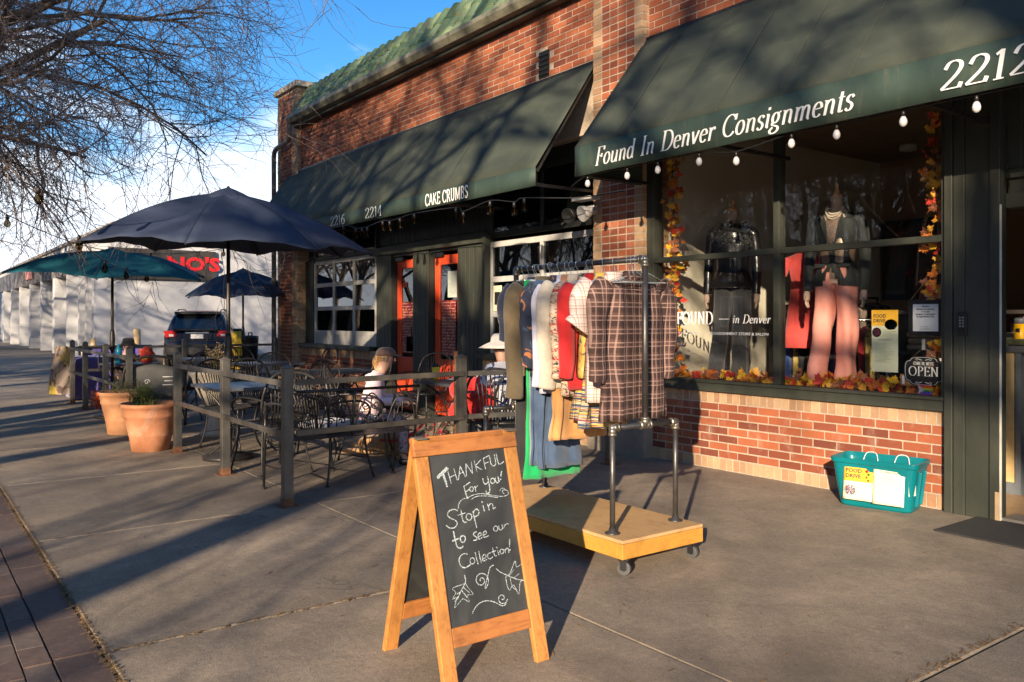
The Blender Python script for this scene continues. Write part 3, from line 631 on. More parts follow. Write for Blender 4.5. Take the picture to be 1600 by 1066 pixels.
# ---------------------------------------------------- clothes shop front
M_roomw = simple('shop_wall', (.34, .21, .12), .9, var=.1, scale=1)
g = MB(); g.b2((-5.82, .86, -.05), (2.3, 7, .012)); g.b2((-2.95, .03, -.06), (2.3, .86, .012)); g.build('shop_floor', wood('shop_floor_boards', (.28, .17, .08), (.42, .27, .14), (2, 16, 16), .35, False), bl)
g = MB(); g.b2((-5.82, 4.2, 0), (2.3, 4.4, 3.4)); g.build('shop_back_wall', M_roomw, bl)
g = MB(); g.b2((-6.0, .3, 0), (-5.80, 4.3, 3.4)); g.build('shop_side_wall', M_cream, bl)
g = MB(); g.b2((-5.80, .04, 0), (-2.95, .86, .70)); g.build('display_platform', simple('display_platform', (.30, .21, .13), .7), bl)
dw = thing('display_window', parent=bl)
g = MB()
g.b2((-5.82, -.03, .70), (-2.91, .10, .80)); g.b2((-5.82, -.05, .78), (-2.91, .10, .805))     # sill
g.b2((-5.82, -.02, .805), (-5.72, .10, 3.3)); g.b2((-2.94, -.02, .805), (-2.91, .10, 3.3)); g.b2((-4.345, -.02, .805), (-4.285, .07, 3.3)); g.b2((-5.72, -.015, 1.905), (-4.345, .06, 1.955)); g.b2((-4.285, -.015, 1.905), (-2.94, .06, 1.955))
g.build('frame', M_green, dw, bevel=.004)
g = MB(); g.b2((-5.82, -.02, 3.18), (-2.58, .10, 3.32)); g.b2((-5.82, -.0, 3.3), (2.3, .3, 3.5)); g.build('head', M_greend, dw)
for xa, xb in ((-5.72, -4.345), (-4.285, -2.94)):
    for za, zb in ((.805, 1.905), (1.955, 3.18)):
        p = MB(); p.b2((xa, .022, za), (xb, .030, zb)); p.build('pane', M_glass, dw)
# pillar of dark green boards between window and door
g = MB(); g.b2((-2.90, -.025, -.05), (-2.70, .26, 3.5)); g.b2((-2.70, -.025, -.05), (-2.53, .03, 3.5)); pl = g.build('door_pillar', M_greend, bl)
for x0, x1, y in ((-2.905, -2.845, -.055), (-2.845, -2.765, -.045), (-2.765, -2.60, -.045), (-2.60, -2.53, -.062)):
    b = MB(); b.b2((x0+.002, y, 0), (x1-.002, -.02, 3.4)); b.build('board', M_green, pl, bevel=.004)
b = MB(); b.b2((-2.56, -.066, -.0), (-2.533, -.0625, .20)); b.build('bare_wood_chip', simple('chipped_wood', (.40, .28, .16), .9), pl)
b = MB(); b.b2((-2.535, -.060, 0), (-2.526, -.042, 2.12)); b.build('jamb_edge', simple('worn_white_edge', (.55, .52, .45), .8), pl)
kb = MB(); kb.b2((-2.81, -.062, 1.24), (-2.745, -.045, 1.40)); ky = kb.build('key_box', M_black, bl, bevel=.006)
for r_ in range(4): 
    for c_ in range(2): q = MB(); q.b2((-2.795+c_*.02, -.065, 1.30+r_*.02), (-2.782+c_*.02, -.0615, 1.312+r_*.02)); q.build('key', simple('grey_key', (.2, .2, .2)), ky)
# door opening with transom light
g = MB(); g.b2((-2.53, .02, 2.10), (-1.3, .14, 2.20)); g.b2((-2.53, .02, 2.30), (-1.3, .12, 2.36)); g.b2((-2.53, .06, 2.20), (-1.3, .14, 2.30)); g.b2((-2.53, .02, 3.1), (-1.3, .14, 3.3)); g.b2((-2.53, .04, 2.36), (-2.44, .12, 3.1)); g.b2((-1.36, .0, 0), (-1.25, .14, 3.3)); g.build('door_frame', M_green, bl, bevel=.004)
g = MB(); g.b2((-2.44, .07, 2.36), (-1.36, .078, 3.1)); g.build('transom_pane', M_glass, bl)
g = MB(); g.b2((-2.53, -.04, -.03), (-1.3, .16, .03)); g.build('threshold', simple('threshold_metal', (.30, .28, .25), .45, .6), bl)
g = MB(); g.b2((-1.25, -.02, -.05), (2.4, .25, 3.5)); g.build('front_boards', M_green, bl)

# ---------------------------------------------------- awnings
def awning(label, x0, x1, zt, zf, zb, p, seams, right_open):
    a = thing('awning', label, 'awning', (x0, 0, 0)); 
    def loc(g): 
        for v in g.v: v.x -= x0
        return g
    g = MB()
    def slope(u, v_):
        x = x0+(x1-x0)*u; sag = math.sin(PI*v_)*.022*(.6+.4*math.sin(x*4.2))
        wr = .010*noise.noise(Vector((x*1.1, v_*2.2, zt)))+.006*noise.noise(Vector((x*3.5+v_*3, v_*5, zt))); wr *= math.sin(PI*min(1, v_*1.0)); return (x, -.02-(p-.02)*v_+wr*.8, zt+(zf-zt)*v_-sag+wr)
    g.grid(slope, 70, 8); loc(g).build('canopy', M_awn, a, solid=.004)
    g = MB(); g.grid(lambda u, v_: (x0+(x1-x0)*u, -p-.004*math.sin((x0+(x1-x0)*u)*9)*v_, zf-.001+(zb-zf)*v_+.004*v_*noise.noise(Vector(((x0+(x1-x0)*u)*2.2, 0, 0)))), 60, 2); va = loc(g).build('valance', M_val, a, solid=.004)
    for xs in seams:
        g = MB(); g.bar((xs, -.025, zt-.0), (xs, -p-.001, zf+.006), .006, .005); loc(g).build('seam', simple('seam_thread', (.055, .065, .05), .8), a)
    g = MB(); g.b2((x0, -.03, zt-.02), (x1, .02, zt+.02)); g.bar((x0, -p+.03, zf-.03), (x1, -p+.03, zf-.03), .03); g.bar((x0, -p+.03, zb+.02), (x1, -p+.03, zb+.02), .025)
    n = max(2, int((x1-x0)/1.6))
    for k in range(n+1):
        x = x0+.04+(x1-x0-.08)*k/n; g.bar((x, .0, zb+.02), (x, -p+.03, zb+.02), .028); g.bar((x, -.01, zt-.05), (x, -p+.04, zf-.04), .028); g.bar((x, -p+.03, zf-.03), (x, -p+.03, zb+.02), .025)
    loc(g).build('frame', M_iron, a)
    for xe, do in ((x0, True), (x1, right_open is False)):
        if do:
            e = .002 if xe == x0 else -.002
            g = MB(); g.prism([(xe, -.02, zt), (xe, -p, zf), (xe, -p, zb), (xe, -.02, zb)], (.004 if xe == x0 else -.004, 0, 0)); loc(g).build('end_panel', M_awn, a)
    return a, va
aw1, va1 = awning('long dark green awning over the cafe doors and glazed windows', -15.1, -6.545, 4.08, 2.88, 2.69, .84, (-13.4, -11.7, -10.0, -8.3), True)
aw2, va2 = awning('large dark green awning over the clothes shop window and door', -5.83, .6, 4.11, 2.94, 2.67, .94, (-5.3, -4.75, -4.2, -3.65, -3.1, -2.5, -1.9, -1.3), None)
o = nib('Found In Denver Consignments', .160, va2, shear=.24, thick=.135, thin=.04, fit=2.50); o.location = (-5.55+5.83, -.94-.012, 2.725)
o = nib('2212', .165, va2, shear=.16, thick=.16, thin=.045, fit=.53); o.location = (-2.50+5.83, -.94-.012, 2.715)
o = nib('CAKE CRUMBS', .138, va1, thick=.13, thin=.10, fit=.93); o.location = (-8.68+15.1, -.84-.012, 2.715)
o = nib('2214', .138, va1, thick=.14, thin=.04, fit=.50); o.location = (-10.28+15.1, -.84-.012, 2.72)
o = nib('2216', .138, va1, thick=.14, thin=.04, fit=.50); o.location = (-11.40+15.1, -.84-.012, 2.715)
g = MB(); g.prism([(-14.0, -.02, 3.35), (-14.0, .01, 3.35), (-14.0, .01, 3.4), (-14.0, -.02, 3.4)], (.1, 0, 0))

# ---------------------------------------------------- string lights
M_bulbw = simple('frosted_bulb', (.62, .60, .60), .25, var=.03); M_bulbc = glass('clear_bulb_glass', (.40, .35, .28), 3.0, .10)
def bulb(parent, p, mat, s=1, tilt=0):
    b = MB(); b.lathe([(.004, -.045), (.016, -.05), (.024, -.065), (.029, -.085), (.026, -.105), (.014, -.12), (0, -.124)], n=14); o = b.build('bulb', mat, parent); o.location = p; o.scale = (s, s, s)
    c = MB(); c.lathe([(.006, 0), (.013, -.006), (.015, -.045), (.0, -.048)], n=10); q = c.build('socket', M_black, o)
    if mat is M_bulbc: f = MB(); f.tube([(0, 0, -.045), (.004, 0, -.08), (-.004, 0, -.10)], .0018, 4); f.build('filament', simple('filament', (.6, .35, .1), .4, .6), o)
def string_lights(label, path, bulbs, mat, s=1):
    t_ = thing('string_lights', label, 'string lights', path[0], group='string lights hung along the shopfronts'); o0 = Vector(path[0])
    g = MB(); g.tube([p-o0 for p in smooth_pts(path, 6)], .0055, 6); g.build('cord', M_black, t_)
    for p in bulbs: bulb(t_, Vector(p)-o0, mat, s)
bx = [-5.70, -5.19, -4.83, -4.39, -4.03, -3.55, -3.20, -2.74, -2.30, -1.8]
string_lights('row of frosted white bulbs under the edge of the clothes shop awning', [(-5.95, -.88, 2.60)]+[(x, -.90, 2.665-.05*(i == 4)) for i, x in enumerate(bx)]+[(-1.2, -.9, 2.665)], [(x, -.90, 2.665-.05*(i == 4)) for i, x in enumerate(bx)], M_bulbw, .85)
bx = [(-10.88, 2.68), (-10.49, 2.61), (-10.30, 2.60), (-10.15, 2.60), (-9.71, 2.64), (-9.52, 2.62), (-9.25, 2.63), (-8.89, 2.65), (-7.95, 2.62), (-7.80, 2.56), (-7.28, 2.62), (-6.85, 2.56), (-6.68, 2.58)]
pth = [(-12.2, -.8, 2.70)]
for i, (x, z) in enumerate(bx): pth.append((x, -.88, z)); 
string_lights('long cord of clear bulbs sagging along the front of the cafe awning', pth+[(-6.2, -.6, 2.55), (-5.95, -.2, 2.62)], [(x, -.88, z) for x, z in bx], M_bulbc, 1.25)
tp = [(-5.3, -6.6, 3.5), (-6.5, -5.6, 2.75), (-7.75, -4.9, 2.30), (-9.5, -4.3, 2.02), (-12, -3.3, 2.0), (-15, -2, 2.35)]
string_lights('cord of clear bulbs swagged across the street side in front of the teal umbrella', tp, [tuple(Vector(tp[i]).lerp(Vector(tp[i+1]), f_)-Vector((0, 0, .02))) for i, f_ in ((1, .15), (1, .75), (2, .5), (3, .15), (3, .6), (4, .1), (4, .5))], M_bulbc, 1.15)
tp = [(-9.2, -6.6, 3.3), (-9.9, -5.7, 2.85), (-10.9, -4.8, 2.45), (-12.5, -3.6, 2.3), (-14.5, -1.8, 2.5), (-15.3, -.3, 2.9)]
string_lights('cord of clear bulbs swagged above the far umbrellas', tp, [tuple(Vector(tp[i]).lerp(Vector(tp[i+1]), f_)-Vector((0, 0, .02))) for i, f_ in ((1, .1), (1, .8), (2, .6), (3, .4), (4, .3))], M_bulbc, 1.15)

# flood light and speaker under the end of the cafe awning
fl = thing('flood_light', 'grey double flood light fixed between the awning end and the brick pier', 'light', (-6.52, -.12, 2.5))
g = MB(); g.b2((-.06, -.02, -.05), (.06, .04, .05)); g.build('mount', M_alu, fl, bevel=.006)
for s_ in (-1, 1):
    g = MB(); g.lathe([(.0, .11), (.03, .10), (.045, .03), (.075, -.03), (.085, -.08), (.075, -.08), (0, -.05)], n=20); o = g.build('lamp_head', M_black if s_ < 0 else M_alu, fl); o.location = (-.04+s_*.12, -.12, -.04); o.rotation_euler = (R(-70), R(20*s_), 0)
g = MB(); g.b2((-.13, -.16, .09), (.16, -.02, .12)); g.build('bracket', M_alu, fl)

def lump(name, label, cat, loc, s_, mat, seed=1, amp=.18, rz=0):
    g = MB()
    def fn(u, v_):
        a = 2*PI*u; b = PI*(v_-.5); p = Vector((math.cos(a)*math.cos(b), math.sin(a)*math.cos(b), math.sin(b))); k_ = 1+amp*noise.noise(p*1.8+Vector((seed, 0, 0)))+amp*.5*noise.noise(p*5+Vector((0, seed, 0))); return (p.x*s_[0]*k_, p.y*s_[1]*k_, max(-s_[2]*.75, p.z*s_[2]*k_)+s_[2]*.75)
    g.grid(fn, 28, 16, True); o = g.build(name, mat); o.location = loc; o.rotation_euler.z = rz; return tag(o, label, cat)
# ================================================================== CHALKBOARD SIGN
FX, AX, AZ = -2.575, -2.815, .895      # foot of the front face, ridge
SY0, SY1 = -4.375, -3.885
sg = thing('chalkboard_sign', 'pine framed A-frame chalkboard reading Thankful for you stop in to see our collection', 'sign', (-2.815, -4.13, 0))
off = Vector((-2.815, -4.13, 0))
def rel(g, o_=off):
    for v in g.v: v -= o_
    return g
def face(x, z, d=0):  # point on the front face plane at height z, pushed outward d
    k = (AX-FX)/AZ; n = Vector((1, 0, -k)).normalized(); return Vector((FX+k*z, 0, z))+n*d
k = (AX-FX)/AZ; ang = math.atan(k)
lw_ = .062; th = .026
def fbar(y0, y1, z0, z1, d=0, tk=th):
    g = MB(); a = face(0, z0); b = face(0, z1); nrm = Vector((1, 0, -k)).normalized()
    g.prism([Vector((a.x, y0, a.z)), Vector((a.x, y1, a.z)), Vector((b.x, y1, b.z)), Vector((b.x, y0, b.z))], -nrm*tk)
    for v in g.v: v += nrm*d
    return rel(g)
ca = lambda g, nm, m: g.build(nm, m, sg, bevel=.004)
ca(fbar(SY0, SY0+lw_, 0, AZ-.075), 'leg', M_sign); ca(fbar(SY1-lw_, SY1, 0, AZ-.075), 'leg', M_sign)
ca(fbar(SY0-.002, SY1+.002, AZ-.074, AZ, .002, th+.002), 'top_rail', M_signx); ca(fbar(SY0+lw_+.0005, SY1-lw_-.0005, .13, .20, -.002), 'bottom_rail', M_signx)
fbar(SY0+lw_-.01, SY1-lw_+.01, .19, AZ-.07, -.009, .006).build('chalkboard', M_board, sg)
g = MB(); g.b2((-.012, SY0+4.13+.02, AZ-.028), (.012, SY1+4.13-.02, AZ-.012)); 
def bbar(y0, y1, z0, z1, tk=th):
    g = MB(); BXf = -3.065; k2 = (AX-.012-BXf)/AZ; nrm = Vector((-1, 0, k2)).normalized()
    g.prism([Vector((BXf+k2*z0, y0, z0)), Vector((BXf+k2*z0, y1, z0)), Vector((BXf+k2*z1, y1, z1)), Vector((BXf+k2*z1, y0, z1))], -nrm*tk); return rel(g)
ca(bbar(SY0, SY0+lw_, 0, AZ-.002), 'leg', M_sign); ca(bbar(SY1-lw_, SY1, 0, AZ-.002), 'leg', M_sign); ca(bbar(SY0+lw_, SY1-lw_, AZ-.08, AZ-.004), 'top_rail', M_signx); ca(bbar(SY0+lw_, SY1-lw_, .13, .20), 'bottom_rail', M_signx)
g = MB(); BXf = -3.065; k2 = (AX-.012-BXf)/AZ; g.prism([(BXf+k2*z+.014, y, z) for z, y in ((.19, SY0+lw_-.01), (.19, SY1-lw_+.01), (AZ-.07, SY1-lw_+.01), (AZ-.07, SY0+lw_-.01))], (-.006, 0, 0)); rel(g).build('chalkboard', M_board, sg)
g = MB(); g.box((AX, SY0+.03, AZ-.004), (.05, .05, .006)); g.box((AX, SY1-.03, AZ-.004), (.05, .05, .006)); rel(g).build('hinge', M_fit, sg)
# chalk writing, traced stroke by stroke on the board
def cc(cx, cy, r, ry=None): ry = ry or r; return [(cx+r*math.cos(2*PI*i/14-1.2), cy+ry*math.sin(2*PI*i/14-1.2)) for i in range(15)]
W_ = [
 ([(208, 268), (250, 228)], 2.6), ([(228, 245), (238, 275), (247, 303)], 2.4), ([(208, 262), (246, 226)], 1.6),
 ([(250, 243), (262, 289)], 1), ([(272, 230), (286, 277)], 1), ([(256, 266), (280, 254)], 1), ([(290, 276), (297, 222)], 1), ([(297, 222), (318, 264)], 1), ([(293, 252), (311, 244)], 1),
 ([(322, 262), (319, 212)], 1), ([(319, 212), (346, 250)], 1), ([(346, 250), (341, 205)], 1), ([(352, 200), (363, 243)], 1), ([(378, 196), (356, 222)], 1), ([(357, 221), (383, 236)], 1),
 ([(387, 190), (397, 234)], 1), ([(385, 193), (410, 180)], 1), ([(391, 212), (408, 205)], 1), ([(412, 182), (417, 210), (427, 221), (436, 212), (431, 176)], 1), ([(438, 172), (448, 213), (468, 203)], 1),
 ([(312, 302), (318, 325), (327, 350)], 1), ([(310, 302), (336, 284)], 1), ([(319, 322), (333, 312)], 1), (cc(342, 311, 7, 9), 1), ([(354, 300), (359, 321)], 1), ([(356, 307), (366, 297)], 1),
 ([(386, 268), (389, 285), (397, 292), (408, 282)], 1.2), ([(404, 262), (412, 300), (412, 322), (404, 328), (397, 318)], 1.2), (cc(424, 279, 8, 10), 1.1), ([(434, 266), (437, 282), (443, 287), (448, 280), (445, 262)], 1.1), ([(446, 270), (451, 284)], 1.1), ([(459, 240), (456, 262)], 1.3), (cc(455, 273, 1.5), 1),
 ([(290, 388), (292, 370), (305, 352), (330, 345)], .7), ([(325, 346), (350, 334), (385, 329), (425, 336), (462, 340), (484, 332), (482, 318), (468, 314), (462, 322), (470, 330)], .8), ([(340, 352), (362, 340), (400, 338), (445, 345)], .7), ([(452, 318), (460, 308), (472, 310)], .6),
 ([(288, 396), (272, 390), (254, 398), (248, 412), (258, 424), (276, 432), (286, 444), (278, 460), (258, 464), (242, 452)], 1.1), ([(300, 392), (306, 425), (312, 440), (322, 440)], 1.1), ([(288, 414), (318, 404)], 1), (cc(332, 420, 11, 13), 1.1), ([(346, 396), (354, 430), (362, 463)], 1.1), ([(348, 404), (358, 390), (370, 396), (368, 412), (352, 421)], 1.1),
 ([(386, 374), (392, 398)], 1.1), (cc(383, 362, 1.5), 1), ([(404, 368), (411, 394)], 1.1), ([(407, 380), (416, 368), (424, 372), (427, 388), (436, 382)], 1.1),
 ([(271, 476), (278, 510), (286, 536), (298, 542), (310, 534)], 1.5), ([(266, 514), (294, 504)], 1.4), (cc(308, 506, 10, 13), 1.4), ([(362, 478), (352, 482), (350, 491), (361, 499), (362, 509), (348, 512)], 1.1), ([(368, 498), (380, 490), (376, 482), (367, 490), (371, 506), (384, 500)], 1.1), ([(388, 492), (400, 484), (396, 475), (387, 484), (391, 500), (410, 492)], 1.1),
 (cc(436, 466, 8, 10), 1), ([(447, 454), (450, 468), (457, 471), (463, 463), (460, 450)], 1), ([(461, 456), (466, 466)], 1), ([(468, 450), (472, 464)], 1), ([(470, 455), (478, 447), (487, 448)], 1),
 ([(326, 566), (310, 564), (297, 576), (293, 594), (302, 614), (318, 618), (338, 606)], 1.1), (cc(345, 592, 9, 12), 1), ([(356, 558), (362, 585), (368, 605)], 1), ([(370, 553), (375, 580), (381, 599)], 1), ([(386, 584), (399, 577), (393, 566), (384, 577), (388, 592), (402, 586)], 1), ([(418, 560), (407, 564), (405, 578), (414, 584), (425, 576)], 1), ([(424, 540), (432, 570), (440, 572)], 1), ([(420, 558), (436, 552)], 1), ([(443, 550), (449, 569)], 1), (cc(440, 540, 1.2), 1), (cc(460, 555, 7, 9), 1), ([(470, 545), (475, 563)], 1), ([(472, 552), (480, 542), (485, 546), (488, 560)], 1), ([(490, 506), (491, 538)], 1.3), (cc(492, 549, 1.5), 1),
 ([(380+(3+i*1.55)*math.cos(i*.62+2.5), 668+(3+i*1.75)*math.sin(i*.62+2.5)) for i in range(19)]+[(408, 640), (414, 618), (428, 608)], .9),
 ([(462+(2+i*1.35)*math.cos(-i*.62+2.5), 738+(2+i*1.6)*math.sin(-i*.62+2.5)) for i in range(15)][::-1]+[], .9), ([(478, 756), (464, 768), (430, 752), (398, 748), (372, 758), (354, 778), (345, 798)], .9),
 ([(438, 622), (455, 636), (490, 652), (520, 664), (552, 668)], .9), ([(475, 655), (492, 640), (512, 592), (518, 616), (545, 600), (543, 636), (557, 662), (532, 674), (527, 722), (506, 686), (490, 706), (480, 684), (475, 655)], .7), ([(492, 655), (500, 690), (515, 705)], .6), ([(505, 660), (530, 640)], .6), ([(490, 650), (508, 625)], .5),
 ([(313, 645), (318, 675), (300, 710), (285, 745)], .9), ([(318, 680), (300, 686), (267, 700), (280, 716), (266, 742), (284, 736), (275, 775), (296, 752), (310, 740), (333, 753), (326, 726), (348, 722), (331, 700), (318, 680)], .6), ([(302, 706), (325, 735)], .8), ([(298, 714), (284, 722)], .8), ([(308, 694), (334, 716)], .6), ([(290, 730), (276, 752)], .6),
]
g = MB(); kk = (AX-FX)/AZ; nrm = Vector((1, 0, -kk)).normalized(); lay = 0
for pts, wd in W_:
    P3 = []
    for a, b in pts:
        r_ = ray(600+a/2.502, 640+b/2.502); o0 = Vector((0, -CAM_D, CAM_H)); p0 = face(0, .5, -.0085)
        tt = (p0-o0).dot(nrm)/r_.dot(nrm); P3.append(o0+r_*tt)
    if len(P3) > 2: P3 = smooth_pts(P3, 4)
    lay += 1; n0 = len(g.v)
    for i, p in enumerate(P3):
        d = (P3[min(i+1, len(P3)-1)]-P3[max(i-1, 0)]).normalized(); s_ = nrm.cross(d).normalized()*.0019*wd*(.8+.4*rnd.random())
        g.v += [p+s_+nrm*(.0006+.00006*(lay % 12)), p-s_+nrm*(.0006+.00006*(lay % 12))]
    for i in range(len(P3)-1): g.face([n0+2*i, n0+2*i+1, n0+2*i+3, n0+2*i+2])
rel(g).build('chalk_writing', M_chalk, sg)

# ================================================================== GARMENT RACK
rk = thing('garment_rack', 'rolling clothes rack of grey pipe on a low yellow pine platform', 'clothes rack', (-3.86, -2.6, 0))
ro = Vector((-3.86, -2.6, 0))
def rr_(g): return rel(g, ro)
DX0, DX1, DY0, DY1, DZ0, DZ1 = -4.62, -3.15, -2.93, -2.30, .095, .195
g = MB(); g.b2((DX0+.002, DY0+.002, DZ1-.018), (DX1-.002, DY1-.002, DZ1)); rr_(g).build('deck_top', M_deck, rk, bevel=.003)
for a, b in (((DX1-.04, DY0, DZ0), (DX1, DY1, DZ1-.019)), ((DX0, DY0, DZ0), (DX0+.04, DY1, DZ1-.019)), ((DX0+.04, DY0, DZ0), (DX1-.04, DY0+.04, DZ1-.019)), ((DX0+.04, DY1-.04, DZ0), (DX1-.04, DY1, DZ1-.019))):
    g = MB(); g.b2(a, b); rr_(g).build('deck_side', M_deckside, rk, bevel=.004)
def flange(x, y):
    g = MB(); g.lathe([(.042, DZ1), (.042, DZ1+.006), (.022, DZ1+.01), (.019, DZ1+.03), (0, DZ1+.03)], (x, y, 0), 16); rr_(g).build('flange', M_pipe, rk)
    for k_ in range(4):
        a = PI/4+k_*PI/2; q = MB(); q.lathe([(.005, 0), (.004, .004), (0, .004)], (x+.032*math.cos(a), y+.032*math.sin(a), DZ1+.006), 6)
pr_ = .0155
def pipe(p0, p1, nm='pipe', r_=pr_): g = MB(); g.smooth = True; g.tube([p0, p1], r_, 12); rr_(g).build(nm, M_pipe, rk)
def fit(p, *dirs):
    g = MB(); g.smooth = True
    for d in dirs:
        d = Vector(d); g.tube([Vector(p), Vector(p)+d*.036], .0215, 12); g.tube([Vector(p)+d*.028, Vector(p)+d*.042], .0245, 12)
    g.lathe([(0, -.022), (.015, -.016), (.0215, 0), (.015, .016), (0, .022)], p, 12); rr_(g).build('fitting', M_fit, rk)
for xe in (-3.30, -4.50):
    for y in (-2.86, -2.365): flange(xe, y); pipe((xe, y, DZ1), (xe, y, .765)); 
    fit((xe, -2.86, .765), (0, 0, -1), (0, 1, 0)); fit((xe, -2.365, .765), (0, 0, -1), (0, -1, 0))
    pipe((xe, -2.86, .765), (xe, -2.365, .765)); fit((xe, -2.612, .765), (0, 1, 0), (0, -1, 0), (0, 0, 1))
    pipe((xe, -2.612, .765), (xe, -2.612, 1.69), 'upright', .0175); 
    fit((xe, -2.612, 1.69), (0, 0, -1), (-1 if xe > -4 else 1, 0, 0))
pipe((-3.30, -2.612, 1.69), (-4.50, -2.612, 1.69), 'hanging_rail', .0155)
def caster(x, y, rz):
    c = thing('caster', parent=rk, loc=(x-ro.x, y-ro.y, 0), rz=rz)
    g = MB(); g.box((0, 0, .088), (.06, .05, .008)); g.lathe([(.014, .07), (.014, .085)], n=10); g.box((0, -.02, .055), (.035, .004, .05)); g.box((0, .02, .055), (.035, .004, .05)); g.box((0, 0, .078), (.045, .042, .006)); g.build('bracket', M_black, c)
    g = MB(); g.smooth = True; n_ = 20
    for rr, w1, nm, mt in ((.037, .013, 'wheel', M_wheel), (.014, .016, 'hub', M_black)):
        g = MB(); g.smooth = False; pts = [(rr*math.cos(2*PI*i/n_), -w1, rr*math.sin(2*PI*i/n_)+.037) for i in range(n_)]; g.prism(pts, (0, 2*w1, 0)); g.build(nm, mt, c, bevel=.003)
for i, (x, y) in enumerate(((DX1-.04, DY0+.05), (DX1-.04, DY1-.05), (DX0+.05, DY0+.05), (DX0+.05, DY1-.05))): caster(x, y, (.5, .2, .9, -.4)[i])

# ---- garments: local x = along the rail, y = across, z down from the hook
M_han = simple('clear_plastic_hanger', (.45, .50, .52), .2, .3); M_hanw = simple('wooden_hanger', (.55, .30, .12), .5)
def ring_body(mb, levels, seed, folds=5, amp=.014, n=44, yoff=0):
    r3 = random.Random(seed); ph = [r3.uniform(0, 6.28) for _ in range(6)]
    def fn(u, v_):
        t_ = v_*(len(levels)-1); i = min(int(t_), len(levels)-2); f = t_-i; f2 = f*f*(3-2*f)
        a, b = levels[i], levels[i+1]; z = a[0]+(b[0]-a[0])*f; hw = a[1]+(b[1]-a[1])*f2; hd = a[2]+(b[2]-a[2])*f2
        an = 2*PI*u; cx = math.copysign(abs(math.cos(an))**.75, math.cos(an)); sy = math.sin(an)
        am = amp*min(1, v_*2.2); 
        fx = am*(math.sin(an*folds+ph[0]+v_*.9)+.6*math.sin(an*(folds*2+1)+ph[1]-v_*1.1)+.35*math.sin(v_*9+ph[2]+an*2))
        return (hd*sy+fx*(.9 if abs(cx) < .95 else .3), hw*cx+yoff+.006*math.sin(v_*7+ph[3]), z)
    mb.grid(fn, n, (len(levels)-1)*7, True)
def crumple(g, seed, a=.011):
    for v in g.v:
        q = Vector((v.x*5+seed*3.1, v.y*9, v.z*3.6)); n1 = noise.noise(q)+.5*noise.noise(q*2.3); v.x += a*n1*1.5; v.y += a*.8*noise.noise(q+Vector((9, 4, 2)))
        v.z += .010*noise.noise(Vector((v.y*14+seed, 0, 3)))
def garment(name, label, cat, x, mat, kind='top', length=.7, w=.23, sleeve=.55, seed=0, lower=None, drop=.13, rz=0, han=None, slv_w=.065, dy=0, collar=True, depth=.035, z_up=0):
    o = thing(name, label, cat, (-3.44+(x+3.44)*.80, -2.612+dy, 1.69), rz, 'clothes on the rolling rack')
    if x < -3.5: w *= .93
    g = MB(); g.smooth = True
    g.tube(smooth_pts([(0, .012, -.004), (0, .016, .012), (0, .0, .022), (0, -.016, .012), (0, -.014, -.012), (0, 0, -.035), (0, 0, -.085)], 4), .0022, 6)
    if kind == 'top': g.tube([(0, -w*.86, -drop-.02), (0, -.05, -.092), (0, .05, -.092), (0, w*.86, -drop-.02)], .006, 6); g.tube([(0, -w*.86, -drop-.02), (0, w*.86, -drop-.02)], .004, 6)
    else: g.tube([(0, -w, -.095), (0, w, -.095)], .006, 6)
    g.build('hanger', han or M_han, o)
    zt = -.095
    if kind == 'top':
        lv = [(zt+.006, .055, .028), (zt-.018, .085, .03), (-drop-.005, w*.78, depth), (-drop-.05, w*.98, depth*1.1), (-drop-.2, w*.93, depth*1.2), (-drop-length*.6, w*.93, depth*1.3), (-drop-length, w*.98, depth*1.35)]
        g = MB(); ring_body(g, lv, seed, 6, .019); crumple(g, seed); g.build('body', mat, o, solid=.003)
        if collar:
            g = MB(); g.grid(lambda u, v_: (.034*math.sin(2*PI*u)*(1+.35*v_), .062*math.cos(2*PI*u)*(1+.25*v_), zt+.028-.05*v_*v_+.012*math.sin(PI*v_)), 24, 4, True); g.build('collar', mat, o, solid=.003)
        for s_ in (-1, 1):
            pts = [(0, s_*w*.80, -drop-.035), (.0, s_*(w*1.0), -drop-.09), (.006*seed % .02, s_*(w*1.08), -drop-.2), (.012, s_*(w*1.10), -drop-sleeve*.55), (.006, s_*(w*1.07), -drop-sleeve*.85), (0, s_*(w*1.10), -drop-sleeve)]
            rs = [slv_w*1.15, slv_w*1.15, slv_w, slv_w*.9, slv_w*.8, slv_w*.75]
            if sleeve < .3: pts = pts[:3]+[(0, s_*w*1.2, -drop-sleeve)]; rs = [slv_w*1.15, slv_w*1.15, slv_w*1.1, slv_w*1.2]
            P_ = smooth_pts(pts, 4); RR = [(rs[min(len(rs)-1, i//4)]*(1-(i % 4)/4)+rs[min(len(rs)-1, i//4+1)]*(i % 4)/4)*(1+.035*math.sin(i*1.1+seed)) for i in range(len(P_))]
            g = MB(); base_ = len(g.v)
            g.tube(P_, RR, 14, cap=False)
            for i, v in enumerate(g.v): v.x *= .62
            crumple(g, seed+s_, .009)
            g.build('sleeve', mat, o, solid=.003)
    if kind == 'trousers':
        lv = [(-.092, w, .012), (-.11, w, .022), (-.25, w*1.0, .035), (-.5, w*.95, .035), (-length*.8, w*.98, .04), (-length, w*1.05, .045)]
        g = MB(); ring_body(g, lv, seed, 5, .014); crumple(g, seed); g.build('trouser_leg', mat, o, solid=.003)
    if lower:
        m2_, z0, z1, w2 = lower
        g = MB(); ring_body(g, [(z0, w2*.9, .02), (z0-.05, w2*.95, .03), ((z0+z1)/2, w2, .035), (z1, w2*1.1, .045)], seed+5, 7, .018); crumple(g, seed+2); g.build('skirt', m2_, o, solid=.003)
    return o
